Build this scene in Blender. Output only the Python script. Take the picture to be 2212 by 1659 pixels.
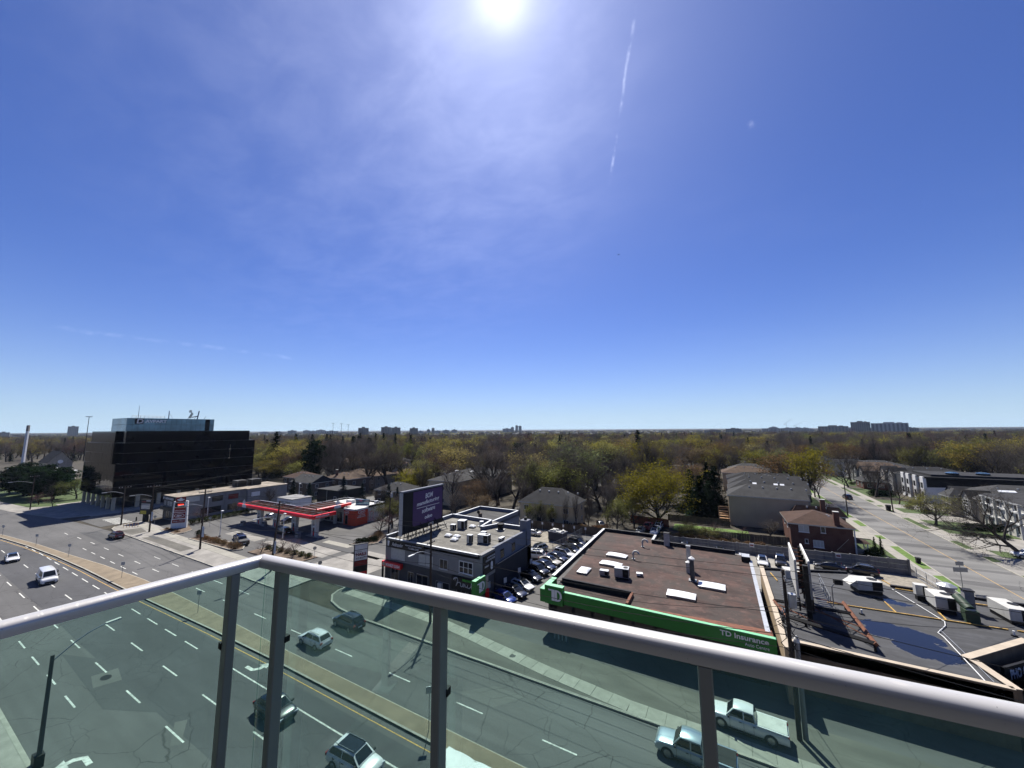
import bpy, bmesh, math, random
from mathutils import Vector, Matrix
R = math.radians
rnd = random.Random(11)
sc = bpy.context.scene
for _o in list(bpy.data.objects):
    bpy.data.objects.remove(_o)
C = sc.collection
EYE = 26.0            # camera height above the street (a ninth-floor balcony)

# ------------------------------------------------------------------ camera
cam_d = bpy.data.cameras.new('camera'); cam = bpy.data.objects.new('camera', cam_d); C.objects.link(cam)
cam_d.sensor_fit = 'HORIZONTAL'; cam_d.sensor_width = 36.0
cam_d.lens = 36.0 * 794.6 / 2212
cam_d.clip_start = 0.05; cam_d.clip_end = 60000
_m = Matrix.Rotation(R(29.0), 4, 'Z') @ Matrix.Rotation(R(90 + 7.05), 4, 'X') @ Matrix.Rotation(R(-0.36), 4, 'Z')
cam.matrix_world = Matrix.Translation((0, 0, EYE)) @ _m
sc.camera = cam

# ------------------------------------------------------------------ sun, sky, exposure
SAZ, SEL = 120.3, 53.6                       # direction to the sun: angle from +X, elevation
S = Vector((math.cos(R(SAZ)) * math.cos(R(SEL)), math.sin(R(SAZ)) * math.cos(R(SEL)), math.sin(R(SEL))))
sun_d = bpy.data.lights.new('sun', 'SUN'); sun_d.energy = 5.0; sun_d.angle = R(0.53); sun_d.color = (1.0, 0.955, 0.88)
sun = bpy.data.objects.new('sun', sun_d); C.objects.link(sun)
sun.rotation_euler = S.to_track_quat('Z', 'Y').to_euler(); sun.location = (0, 0, 200)
vs = sc.view_settings
sc.display_settings.display_device = 'sRGB'
vs.view_transform = 'Standard'; vs.look = 'None'; vs.exposure = 0.77; vs.gamma = 1.0; vs.use_curve_mapping = False
sc.render.engine = 'CYCLES'
cy = sc.cycles
cy.use_denoising = True
try: cy.denoiser = 'OPENIMAGEDENOISE'
except Exception: pass
cy.max_bounces = 6; cy.diffuse_bounces = 2; cy.glossy_bounces = 3; cy.transmission_bounces = 4; cy.transparent_max_bounces = 10
cy.volume_bounces = 0
cy.caustics_reflective = False; cy.caustics_refractive = False
cy.sample_clamp_indirect = 6.0
cy.use_adaptive_sampling = True; cy.adaptive_threshold = 0.012

w = bpy.data.worlds.new('World'); sc.world = w; w.use_nodes = True
nt = w.node_tree; nt.nodes.clear()
class N:
    """tiny node helper: n = N(tree); n('ShaderNodeX', inputs..., **props)"""
    def __init__(s, t): s.t = t
    def __call__(s, typ, *ins, **kw):
        n = s.t.nodes.new(typ)
        named = kw.pop('i', {})
        for k, v in kw.items(): setattr(n, k, v)
        for k, v in list(enumerate(ins)) + list(named.items()):
            if v is None: continue
            if isinstance(v, bpy.types.NodeSocket): s.t.links.new(v, n.inputs[k])
            else: n.inputs[k].default_value = v
        return n
    def math(s, op, a, b=None, c=None, clamp=False):
        n = s('ShaderNodeMath', a, b, c, operation=op); n.use_clamp = clamp; return n.outputs[0]
    def vmath(s, op, a, b=None):
        n = s('ShaderNodeVectorMath', a, b, operation=op)
        return n.outputs['Value'] if op in ('DOT_PRODUCT', 'LENGTH', 'DISTANCE') else n.outputs[0]
    def mix(s, f, a, b, mode='MIX'):
        n = s.t.nodes.new('ShaderNodeMix'); n.data_type = 'RGBA'; n.blend_type = mode
        for k, v in ((0, f), (6, a), (7, b)):
            if isinstance(v, bpy.types.NodeSocket): s.t.links.new(v, n.inputs[k])
            else: n.inputs[k].default_value = v if k == 0 else (tuple(v) + (1,))[:4]
        return n.outputs[2]
    def smooth(s, v, a, b, lo=0.0, hi=1.0):
        n = s('ShaderNodeMapRange', v, a, b, lo, hi); n.interpolation_type = 'SMOOTHSTEP'; return n.outputs[0]
    def noise(s, vec, scale, detail=4, rough=.55, dist=0.0):
        n = s('ShaderNodeTexNoise', vec, i={'Scale': scale, 'Detail': detail, 'Roughness': rough, 'Distortion': dist}); return n.outputs[0]
def dirpx(u, v):     # direction seen at a point of a 2212 x 1659 picture through this camera
    d = _m.to_3x3() @ Vector(((u - 1106) / 794.6, -(v - 829.5) / 794.6, -1)); return d.normalized()
n = N(nt)
sky = n('ShaderNodeTexSky'); sky.sky_type = 'NISHITA'; sky.sun_disc = False
sky.sun_elevation = R(SEL); sky.sun_rotation = R(90 - SAZ)
sky.altitude = 180; sky.air_density = 1.0; sky.dust_density = 0.35; sky.ozone_density = 3.0
D = n('ShaderNodeTexCoord').outputs['Generated']
Dn = n.vmath('NORMALIZE', D)
sx = n('ShaderNodeSeparateXYZ', Dn)
zz = sx.outputs[2]
cosang = n.vmath('DOT_PRODUCT', Dn, tuple(S))
# thin cirrus sheet: direction projected on a plane far above
inv = n.math('DIVIDE', 1.0, n.math('ADD', n.math('MAXIMUM', zz, 0.0), 0.10))
flat = n('ShaderNodeCombineXYZ', n.math('MULTIPLY', sx.outputs[0], inv), n.math('MULTIPLY', sx.outputs[1], inv), 0.0).outputs[0]
rot = n('ShaderNodeMapping', flat, i={'Rotation': (0, 0, R(-52)), 'Scale': (0.8, 1.25, 1.0)}).outputs[0]
broad = n.smooth(n.noise(rot, 0.62, 3, .5, .3), .46, .66)
fine = n.noise(rot, 4.6, 10, .62, .35)
wisps = n.smooth(fine, .26, .82)
near = n.smooth(n.vmath('DOT_PRODUCT', Dn, tuple(dirpx(830, 210))), .78, .985)
veil = n.math('MULTIPLY', n.math('MULTIPLY', n.math('ADD', n.math('MULTIPLY', broad, .10), n.math('MULTIPLY', near, .42)), wisps), n.smooth(zz, .03, .25))
# forward scattering: the veil is bright round the sun
glow = n.math('ADD', n.math('MULTIPLY', n.math('POWER', n.math('MAXIMUM', cosang, 0.0), 13.0), 3.6), 1.6)
aure0 = n.math('MULTIPLY', n.math('POWER', n.math('MAXIMUM', cosang, 0.0), 10.0), 1.9)
aure = n.math('ADD', n.math('MULTIPLY', n.math('POWER', n.math('MAXIMUM', cosang, 0.0), 900.0), 6.0),
              n.math('MULTIPLY', n.math('POWER', n.math('MAXIMUM', cosang, 0.0), 110.0), 2.2))
def trail(a, b, width, seed):
    A, B = dirpx(*a), dirpx(*b); nn = A.cross(B).normalized(); mid = (A + B).normalized(); half = math.acos(max(-1, min(1, A.dot(mid))))
    d = n.math('ABSOLUTE', n.math('ADD', n.vmath('DOT_PRODUCT', Dn, tuple(nn)), n.math('MULTIPLY', n.math('SUBTRACT', n.noise(Dn, 14.0 + seed, 4), .5), width * 2.2)))
    across = n.smooth(d, 0.0, width, 1.0, 0.0)
    along = n.smooth(n.vmath('DOT_PRODUCT', Dn, tuple(mid)), math.cos(half * 1.08), math.cos(half * .92))
    return n.math('MULTIPLY', n.math('MULTIPLY', across, along), n.smooth(n.noise(Dn, 26.0 + seed, 5, .65), .42, .66))
t1 = trail((1372, 20), (1318, 395), .0048, 0.0)
t2 = trail((120, 706), (640, 775), .006, 3.0)
t3 = trail((1612, 276), (1634, 262), .010, 7.0)
tr = n.math('ADD', n.math('ADD', n.math('MULTIPLY', t1, 3.0), n.math('MULTIPLY', t2, 1.0)), n.math('MULTIPLY', t3, 3.0))
base = n.mix(1.0, sky.outputs[0], (0.60, 0.745, 1.30), 'MULTIPLY')
hz = n.math('POWER', n.math('SUBTRACT', 1.0, n.math('MINIMUM', n.math('MAXIMUM', zz, 0.0), 1.0)), 10.0)
base = n.mix(n.math('MULTIPLY', hz, .86), base, (7.0, 9.6, 11.6))
addv = n.math('ADD', n.math('ADD', n.math('ADD', n.math('MULTIPLY', veil, glow), aure), tr), aure0)
addc = n.mix(1.0, (1.0, 1.0, 1.02), n('ShaderNodeCombineColor', addv, addv, addv).outputs[0], 'MULTIPLY')
tot = n.mix(1.0, base, addc, 'ADD')
bg = n('ShaderNodeBackground', tot, 0.05)
n('ShaderNodeOutputWorld', bg.outputs[0])
HAZE = 4e-5
# ------------------------------------------------------------------ materials
M = {}
KA = .60
def alb(col):          # keep base colours in a real-world range; bright paints stay bright
    k = max(col); f = KA if k < .35 else KA + (.84 - KA) * min(1, (k - .35) / .4)
    return tuple(x * f for x in col)
def newmat(name):
    m = bpy.data.materials.new(name); m.use_nodes = True; t = m.node_tree; t.nodes.clear(); M[name] = m
    return m, N(t)
def out(n, sh, disp=None):
    o = n('ShaderNodeOutputMaterial'); n.t.links.new(sh, o.inputs[0])
def coords(n, world):
    return n('ShaderNodeNewGeometry').outputs['Position'] if world else n('ShaderNodeTexCoord').outputs['Object']
def principled(n, col, rough=.7, metal=0.0, normal=None, **kw):
    p = n('ShaderNodeBsdfPrincipled', col if isinstance(col, bpy.types.NodeSocket) else tuple(col) + (1,))
    for k, v in (('Roughness', rough), ('Metallic', metal), ('Normal', normal)):
        if v is None: continue
        if isinstance(v, bpy.types.NodeSocket): n.t.links.new(v, p.inputs[k])
        else: p.inputs[k].default_value = v
    for k, v in kw.items(): p.inputs[k.replace('_', ' ')].default_value = v
    return p.outputs[0]
def pm(name, col, rough=.75, metal=0.0, var=.14, scale=1.2, bump=0.0, world=True, dirt=0.0, spec=.4, coat=0.0, rand=0.0):
    """plain material with blotchy wear; var = light/dark variation, dirt = dark streaks"""
    m, n = newmat(name)
    P = coords(n, world)
    c = alb(col)
    v = n.noise(P, scale, 6, .6)
    f = n.smooth(v, .25, .75)
    lo = tuple(x * (1 - var) for x in c); hi = tuple(min(1, x * (1 + var)) for x in c)
    colr = n.mix(f, lo, hi)
    fine = n.noise(P, scale * 9, 3)
    colr = n.mix(n.math('MULTIPLY', n.smooth(fine, .35, .75), var * .9), colr, tuple(x * .62 for x in c))
    if dirt:
        st = n('ShaderNodeMapping', P, i={'Scale': (1.6, 1.6, .12)}).outputs[0]
        colr = n.mix(n.math('MULTIPLY', n.smooth(n.noise(st, 1.3, 5), .5, .72), dirt), colr, tuple(x * .35 for x in c))
    if rand:
        oi = n('ShaderNodeObjectInfo').outputs['Random']
        colr = n.mix(n.math('MULTIPLY', oi, rand), colr, tuple(x * .45 for x in c))
    nr = None
    if bump:
        nr = n('ShaderNodeBump', bump, 1.0, None, n.noise(P, scale * 14, 4)).outputs[0] if False else None
        b = n('ShaderNodeBump', i={'Strength': bump, 'Height': n.noise(P, scale * 14, 4)}); nr = b.outputs[0]
    rr = n.math('ADD', n.math('MULTIPLY', n.math('SUBTRACT', fine, .5), .25), rough, clamp=True)
    kw = {'Specular_IOR_Level': spec}
    if coat: kw['Coat_Weight'] = coat; kw['Coat_Roughness'] = .06
    out(n, principled(n, colr, rr, metal, nr, **kw))
    return m
def asphalt(name, col, patch=.3, cracks=1.0, dark=.4, scale=1.0):
    m, n = newmat(name); P = coords(n, True)
    c = alb(col)
    big = n.noise(n('ShaderNodeMapping', P, i={'Scale': (.35, 1.2, 1)}).outputs[0], .16 * scale, 5, .6)
    colr = n.mix(n.smooth(big, .3, .72), tuple(x * (1 - patch) for x in c), tuple(x * (1 + patch * .6) for x in c))
    # tyre tracks along the road and oily lane centres
    trk = n('ShaderNodeMapping', P, i={'Scale': (.02, 1.15, 1)}).outputs[0]
    colr = n.mix(n.math('MULTIPLY', n.smooth(n.noise(trk, 1.0, 3), .45, .7), dark * .5), colr, tuple(x * .62 for x in c))
    grit = n.noise(P, 22, 3, .7)
    colr = n.mix(n.math('MULTIPLY', grit, .28), colr, tuple(x * .55 for x in c))
    spk = n.noise(P, 60, 2, .6)
    colr = n.mix(n.math('MULTIPLY', n.smooth(spk, .62, .75), .25), colr, tuple(min(1, x * 2.2) for x in c))
    # crack network
    wv = n('ShaderNodeTexNoise', P, i={'Scale': .8, 'Detail': 5}).outputs[1]
    Pd = n.vmath('ADD', P, n.vmath('MULTIPLY', wv, (.9, .9, 0)))
    def vor(scl, sx, sy):
        q = n('ShaderNodeMapping', Pd, i={'Scale': (sx, sy, 0)}).outputs[0]
        v = n('ShaderNodeTexVoronoi', q, i={'Scale': scl}); v.feature = 'DISTANCE_TO_EDGE'; return v.outputs['Distance']
    k1 = n.smooth(vor(.13, 1.0, 1.6), 0.0, .0065, 1.0, 0.0)
    k2 = n.math('MULTIPLY', n.smooth(vor(.42, 1, 1), 0.0, .014, 1.0, 0.0), n.smooth(n.noise(P, .09, 3), .50, .62))
    ck = n.math('MULTIPLY', n.math('MAXIMUM', k1, k2), .70 * cracks)
    colr = n.mix(ck, colr, tuple(x * .22 for x in c))
    st = n.smooth(n.noise(P, .55, 6, .7), .66, .76)
    colr = n.mix(n.math('MULTIPLY', st, .45 * dark), colr, tuple(x * .35 for x in c))
    b = n('ShaderNodeBump', i={'Strength': .25, 'Distance': .02, 'Height': grit})
    out(n, principled(n, colr, .86, 0, b.outputs[0], Specular_IOR_Level=.3))
    return m
def leafmat(name, col, trans=.5, hue=.10, val=.5, world=False):
    m, n = newmat(name)
    oi = n('ShaderNodeObjectInfo').outputs['Random']
    P = coords(n, False); col = tuple(x * .72 for x in col)
    cl = n.noise(P, .45, 3)
    c = n.mix(n.smooth(cl, .35, .7), tuple(x * .62 for x in col), tuple(min(1, x * 1.25) for x in col))
    hs = n('ShaderNodeHueSaturation', i={'Hue': n.math('ADD', .5 - hue / 2, n.math('MULTIPLY', oi, hue)), 'Saturation': n.math('ADD', .8, n.math('MULTIPLY', n.math('FRACT', n.math('MULTIPLY', oi, 7.31)), .35)),
           'Value': n.math('ADD', 1 - val / 2, n.math('MULTIPLY', n.math('FRACT', n.math('MULTIPLY', oi, 3.77)), val)), 'Color': c}).outputs[0]
    d = n('ShaderNodeBsdfDiffuse', hs).outputs[0]
    tt = n('ShaderNodeBsdfTranslucent', hs).outputs[0]
    out(n, n('ShaderNodeMixShader', trans, d, tt).outputs[0])
    return m
def glassmat(name, tint, rough=.02, refl=1.0, smear=0.0):
    """thin pane: tinted see-through with a Fresnel reflection"""
    m, n = newmat(name)
    tr = n('ShaderNodeBsdfTransparent', tuple(tint) + (1,)).outputs[0]
    gl = n('ShaderNodeBsdfGlossy', (1, 1, 1, 1), rough).outputs[0]
    fr = n.math('MULTIPLY', n('ShaderNodeFresnel', 1.45).outputs[0], refl, clamp=True)
    sh = n('ShaderNodeMixShader', fr, tr, gl).outputs[0]
    if smear:
        P = coords(n, True)
        st = n('ShaderNodeMapping', P, i={'Scale': (5, 5, 1.2)}).outputs[0]
        a = n.smooth(n.noise(st, 1.1, 5, .6), .42, .78)
        sp = n.smooth(n.noise(P, 38, 3, .5), .71, .78)
        film = n.math('ADD', n.math('MULTIPLY', a, smear), n.math('MULTIPLY', sp, smear * 1.3), clamp=True)
        dst = n('ShaderNodeBsdfDiffuse', (.20, .44, .48, 1)).outputs[0]
        tl = n('ShaderNodeBsdfTranslucent', (.20, .44, .48, 1)).outputs[0]
        dd = n('ShaderNodeMixShader', .6, dst, tl).outputs[0]
        sh = n('ShaderNodeMixShader', n.math('ADD', film, .014), sh, dd).outputs[0]
    out(n, sh); return m
def darkglass(name, col, rough=.04, spec=.5, var=.0, wob=0.0, metal=0.0):
    m, n = newmat(name); P = coords(n, True)
    c = col
    if var:
        c = n.mix(n.smooth(n.noise(P, .2, 3), .35, .65), tuple(x * (1 - var) for x in col), tuple(x * (1 + var) for x in col))
    nr = None
    if wob:
        nr = n('ShaderNodeBump', i={'Strength': wob, 'Distance': .12, 'Height': n.noise(P, .55, 3)}).outputs[0]
    out(n, principled(n, c, rough, metal, nr, Specular_IOR_Level=spec)); return m

asphalt('asphalt_main', (0.1783, 0.174, 0.1679), .22, 1.0, .55)
asphalt('asphalt_lane', (.125, .125, .128), .25, .9, .35)
asphalt('asphalt_side', (.27, .265, .25), .30, .55, .25)
asphalt('asphalt_lot', (0.161, 0.1566, 0.1496), .30, .9, .45)
asphalt('asphalt_patch', (.13, .13, .13), .2, .5, .2)
asphalt('asphalt_pale', (0.2044, 0.2001, 0.187), .2, .6, .2)
asphalt('boulevard', (0.1958, 0.1844, 0.1566), .3, .7, .5, 2.0)
pm('concrete', (0.4002, 0.3741, 0.3219), .88, var=.16, scale=.9, bump=.1)
pm('concrete_slab', (0.435, 0.4133, 0.348), .88, var=.14, scale=1.4, bump=.1, rand=.28)
pm('concrete_lot', (0.3741, 0.3523, 0.3132), .88, var=.25, scale=.35, bump=.1)
pm('kerb', (0.4524, 0.4263, 0.3567), .85, var=.18, scale=1.1)
pm('median_brown', (0.3132, 0.2479, 0.1653), .9, var=.20, scale=.6, bump=.15)
pm('gravel', (0.3741, 0.335, 0.2697), .95, var=.35, scale=1.3, bump=.4)
pm('soil', (.20, .145, .10), .95, var=.35, scale=1.5, bump=.4)
pm('ground', (.070, .058, .038), .95, var=.45, scale=.12)
pm('lawn', (.085, .13, .034), .95, var=.40, scale=.5, bump=.3)
pm('lawn_bright', (.15, .25, .045), .95, var=.3, scale=.6, bump=.3)
pm('paint_white', (.66, .66, .60), .8, var=.45, scale=2.6)
pm('paint_yellow', (.62, .38, .10), .8, var=.42, scale=2.6)
def railmetal(name, col):
    m, n = newmat(name); P = coords(n, True); c = alb(col)
    sp = n.smooth(n.noise(P, 150, 2, .5), .70, .76); sc_ = n.smooth(n.noise(n('ShaderNodeMapping', P, i={'Scale': (4, 40, 40)}).outputs[0], 3, 4, .6), .55, .75)
    colr = n.mix(n.math('MULTIPLY', sp, .55), c, tuple(x * .35 for x in c)); colr = n.mix(n.math('MULTIPLY', sc_, .12), colr, tuple(x * .6 for x in c))
    out(n, principled(n, colr, n.math('ADD', .30, n.math('MULTIPLY', sc_, .18)), .35, None, Specular_IOR_Level=.6))
railmetal('alum', (.72, .695, .65))
pm('alum_post', (.42, .44, .42), .42, .2, var=.04, scale=1.0)
pm('rubber', (.018, .018, .02), .7, var=.1)
pm('steel', (.42, .43, .44), .45, .7, var=.12, scale=3)
pm('galv', (.50, .52, .55), .5, .55, var=.15, scale=2)
pm('steel_dark', (0.0175, 0.0165, 0.0165), .6, .3, var=.25, scale=2)
pm('rust', (.23, .085, .042), .85, var=.35, scale=2)
pm('wood_pole', (.075, .055, .042), .92, var=.3, scale=1.2)
pm('wood_fence', (.17, .125, .085), .92, var=.32, scale=.9, dirt=.3, rand=.3)
pm('wood_fence_red', (.28, .075, .04), .9, var=.3, scale=.9)
pm('wood_deck', (.55, .33, .17), .85, var=.25, scale=1.2, rand=.3)
pm('white_paint', (.78, .78, .76), .55, var=.06, scale=1.2, dirt=.12)
pm('off_white', (.62, .61, .56), .6, var=.10, scale=1.0, dirt=.25)
pm('red_paint', (.78, .012, .02), .42, var=.10, scale=.9)
pm('red_dark', (.30, .016, .014), .5, var=.15, scale=.9)
pm('red_shop', (.66, .07, .03), .55, var=.12, scale=.7)
pm('green_sign', (.008, .27, .028), .4, var=.06, scale=.6)
pm('green_light', (.22, .62, .33), .5, var=.08)
pm('purple_sign', (.085, .03, .16), .5, var=.10, scale=.5)
pm('black_sign', (0.006, 0.006, 0.007), .55, var=.2)
pm('black_matt', (0.01, 0.01, 0.0105), .8, var=.2)
pm('yellow_sign', (.62, .50, .04), .5, var=.1)
pm('blue_bin', (.012, .025, .085), .5, var=.2)
pm('letter_white', (.80, .80, .80), .5, var=.03)
pm('letter_green', (.10, .62, .06), .5, var=.03)
pm('letter_black', (.02, .02, .02), .5, var=.03)
pm('stucco_grey', (.36, .355, .345), .9, var=.09, scale=.8, dirt=.15)
pm('stucco_dark', (0.1, 0.1, 0.1), .85, var=.12, scale=.8, dirt=.1)
pm('wall_navy', (0.04125, 0.0429, 0.05225), .85, var=.15, scale=.7)
pm('wall_blue_grey', (0.24, 0.256, 0.304), .85, var=.08, scale=.7, dirt=.1)
pm('wall_beige', (.58, .45, .30), .9, var=.06, scale=.5, dirt=.06)
pm('wall_ochre', (.66, .53, .33), .9, var=.10, scale=.6, dirt=.12)
pm('wall_stone', (.42, .385, .33), .9, var=.22, scale=1.5, dirt=.15)
pm('wall_grey', (.33, .33, .32), .9, var=.14, scale=.8, dirt=.1)
pm('wall_white', (.74, .74, .73), .7, var=.06, scale=.6)
pm('wall_brown', (.17, .135, .105), .9, var=.15, scale=.9)
pm('wall_black', (0.0175, 0.0175, 0.0225), .85, var=.15, scale=.9)
pm('tan_stucco', (.52, .39, .25), .9, var=.12, scale=.7, dirt=.4)
pm('coping', (.56, .47, .36), .8, var=.12, scale=1.0)
pm('brown_face', (0.2635, 0.187, 0.119), .9, var=.2, scale=1.0, dirt=.2)
pm('pillar', (.60, .50, .34), .85, var=.12, scale=.6)
pm('curtain', (.60, .60, .55), .9, var=.12, scale=3)
pm('screen_red', (.9, .1, .05), .6)
darkglass('win_dark', (.016, .018, .022), .05, .5)
darkglass('car_glass', (.012, .014, .016), .03, .55)
darkglass('tower_glass', (.002, .0025, .005), .03, .14, .3, .03)
darkglass('pent_glass', (.09, .16, .22), .07, .8, .35, .06, .5)
glassmat('rail_glass', (.71, .84, .81), .01, .22, .014)
pm('skylight', (.80, .82, .83), .35, var=.05, scale=2)
# pitched asphalt shingles with courses
def shingles(name, col):
    m, n = newmat(name); P = coords(n, True); c = alb(col)
    sp = n('ShaderNodeSeparateXYZ', P)
    row = n.math('FRACT', n.math('MULTIPLY', sp.outputs[2], 5.0))
    v = n.noise(P, .7, 5); f = n.noise(P, 7, 3)
    colr = n.mix(n.smooth(v, .3, .7), tuple(x * .78 for x in c), tuple(x * 1.2 for x in c))
    colr = n.mix(n.math('MULTIPLY', n.smooth(f, .4, .7), .35), colr, tuple(x * .5 for x in c))
    colr = n.mix(n.math('MULTIPLY', n.smooth(row, .86, 1.0), .35), colr, tuple(x * .4 for x in c))
    out(n, principled(n, colr, .92, 0, None, Specular_IOR_Level=.2)); return m
shingles('roof_charcoal', (0.0504, 0.0504, 0.05256)); shingles('roof_grey', (0.0756, 0.0756, 0.0756)); shingles('roof_brown', (0.1044, 0.0612, 0.04464)); shingles('roof_black', (0.0216, 0.0216, 0.02376)); shingles('roof_tan', (0.1368, 0.0936, 0.0648))
# brick
def bricks(name, c1, c2, mortar):
    c1, c2, mortar = alb(c1), alb(c2), alb(mortar); m, n = newmat(name); P = coords(n, True)
    sp = n('ShaderNodeSeparateXYZ', P); q = n('ShaderNodeCombineXYZ', n.math('ADD', sp.outputs[0], sp.outputs[1]), sp.outputs[2], 0.0).outputs[0]
    b = n('ShaderNodeTexBrick', q, tuple(c1) + (1,), tuple(c2) + (1,), tuple(mortar) + (1,), i={'Scale': 1.0, 'Mortar Size': .012, 'Brick Width': .24, 'Row Height': .08})
    colr = n.mix(n.math('MULTIPLY', n.smooth(n.noise(P, .5, 5), .4, .7), .45), b.outputs[0], tuple(x * .4 for x in c1))
    out(n, principled(n, colr, .9, 0, None, Specular_IOR_Level=.2)); return m
bricks('brick_red', (.20, .062, .038), (.155, .045, .03), (.22, .17, .14)); bricks('brick_brown', (.17, .11, .075), (.13, .085, .06), (.22, .2, .17))
# flat tar roofs: streaked, stained
def tar(name, col, stain, streak=(.25, 2.2), amt=.6, pools=None, blot=0.0):
    m, n = newmat(name); P = coords(n, True); c = alb(col); stain = alb(stain)
    st = n('ShaderNodeMapping', P, i={'Scale': (streak[0], streak[1], 1)}).outputs[0]
    colr = n.mix(n.smooth(n.noise(st, .55, 7, .65), .32, .70), tuple(x * .50 for x in c), tuple(x * 1.5 for x in c))
    colr = n.mix(n.math('MULTIPLY', n.smooth(n.noise(P, .22, 6, .65), .40, .62), amt), colr, stain)
    colr = n.mix(n.math('MULTIPLY', n.noise(P, 5, 4, .7), .35), colr, tuple(x * .5 for x in c))
    sp = n('ShaderNodeSeparateXYZ', P)
    seam = n.math('FRACT', n.math('DIVIDE', sp.outputs[1], 1.0)); seam2 = n.math('FRACT', n.math('DIVIDE', n.math('ADD', sp.outputs[0], n.math('MULTIPLY', n.math('FLOOR', sp.outputs[1]), 3.7)), 9.0))
    sl = n.math('MAXIMUM', n.smooth(seam, .965, .985), n.smooth(seam2, .9965, .998))
    colr = n.mix(n.math('MULTIPLY', sl, .16), colr, tuple(x * .4 for x in c))
    k = n.smooth(n.noise(P, .42, 6, .7), .66, .74)
    colr = n.mix(n.math('MULTIPLY', k, .7), colr, tuple(x * .25 for x in c))
    k2 = n.smooth(n.noise(st, 1.6, 6, .7), .56, .70)
    colr = n.mix(n.math('MULTIPLY', k2, .35), colr, tuple(x * 1.9 for x in c))
    if blot:
        b1 = n.smooth(n.noise(P, .33, 6, .7), .50, .60); b2 = n.smooth(n.noise(n.vmath('ADD', P, (37, 11, 0)), .9, 7, .72), .54, .64); b3 = n.smooth(n.noise(n.vmath('ADD', P, (5, 71, 0)), .30, 5, .6), .50, .66)
        colr = n.mix(n.math('MULTIPLY', b3, .55 * blot), colr, stain); colr = n.mix(n.math('MULTIPLY', b1, .55 * blot), colr, tuple(x * .38 for x in c)); colr = n.mix(n.math('MULTIPLY', b2, .42 * blot), colr, tuple(x * 1.7 + .012 for x in c))
    rough = .85
    if pools:
        dist = n.vmath('ADD', P, n.vmath('MULTIPLY', n.vmath('SUBTRACT', n('ShaderNodeTexNoise', P, i={'Scale': .9, 'Detail': 6}).outputs[1], (.5, .5, .5)), (2.6, 2.6, 0)))
        f = 0.0
        for (x, y, rx, ry) in pools:
            q = n.vmath('MULTIPLY', n.vmath('SUBTRACT', dist, (x, y, 0)), (1 / rx, 1 / ry, 0)); f = n.math('MAXIMUM', f, n.smooth(n.vmath('LENGTH', q), .78, 1.02, 1.0, 0.0))
        rim = n.smooth(f, .0, .5); wet = n.smooth(f, .35, .6)
        colr = n.mix(n.math('MULTIPLY', rim, .5), colr, tuple(x * 1.5 for x in c)); colr = n.mix(wet, colr, (.010, .011, .014))
        rough = n.math('ADD', .85, n.math('MULTIPLY', wet, -.82))
    out(n, principled(n, colr, rough, 0, None, Specular_IOR_Level=.5 if pools else .25)); return m
tar('roof_rust', (.118, .066, .052), (.072, .064, .056), (.16, 1.3), .8, blot=1.0)
tar('roof_dark', (.072, .074, .080), (.05, .05, .052), (.3, 2.0), .5, pools=[(15.3, 56.0, 3.4, 2.4), (16.6, 53.2, 2.9, 1.9), (13.6, 57.6, 1.2, .8), (17.4, 65.2, 2.0, .7)], blot=.5)
tar('roof_nail', (.30, .285, .245), (.20, .19, .17), (.5, 1.5), .6, blot=.7)
tar('roof_nail_back', (.085, .083, .078), (.06, .06, .06), (.5, 1.5), .5)
tar('roof_tan_flat', (.42, .36, .285), (.33, .28, .22), (.4, .6), .5)
# vegetation
leafmat('leaf_yellow', (.34, .30, .075), .5, .05, .6)
leafmat('leaf_green', (.19, .20, .065), .5, .06, .6)
leafmat('leaf_bronze', (.19, .13, .065), .5, .04, .4)
leafmat('needle', (.018, .033, .016), .2, .05, .6)
leafmat('needle_pine', (.024, .045, .022), .25, .05, .5)
leafmat('needle_blue', (.030, .048, .045), .2, .05, .4)
leafmat('hedge_leaf', (.065, .085, .03), .35, .05, .5)
leafmat('dry_shrub', (.20, .125, .07), .4, .04, .5)
leafmat('twig', (.150, .128, .112), .15, .03, .6)
leafmat('twig_red', (.20, .115, .11), .2, .03, .5)
pm('bark', (.085, .070, .058), .95, var=.3, scale=2.5, world=False)
def carpaint(name, col, metal=.0, rough=.28):
    m, n = newmat(name); col = alb(col)
    out(n, principled(n, col, rough, metal, None, Coat_Weight=1.0, Coat_Roughness=.04, Specular_IOR_Level=.5)); return m
for nm, cc, me in (('white', (.78, .78, .77), 0), ('black', (.010, .010, .012), .1), ('darkgrey', (.045, .048, .055), .4), ('navy', (.012, .02, .055), .3), ('blue', (.012, .05, .30), .3), ('silver', (.42, .44, .46), .6), ('red', (.42, .045, .03), .1), ('maroon', (.085, .012, .014), .3), ('cream', (.62, .58, .48), .1), ('paleblue', (.50, .58, .62), .5), ('charcoal', (.022, .024, .028), .3)):
    carpaint('paint_' + nm if nm != 'white' else 'paint_car_white', cc, me)
pm('headlamp', (.7, .72, .74), .12, .2, var=.02); pm('tail_lamp', (.35, .01, .01), .2, var=.02); pm('rim', (.45, .46, .47), .35, .8, var=.05); pm('plate', (.7, .72, .75), .5)

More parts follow.
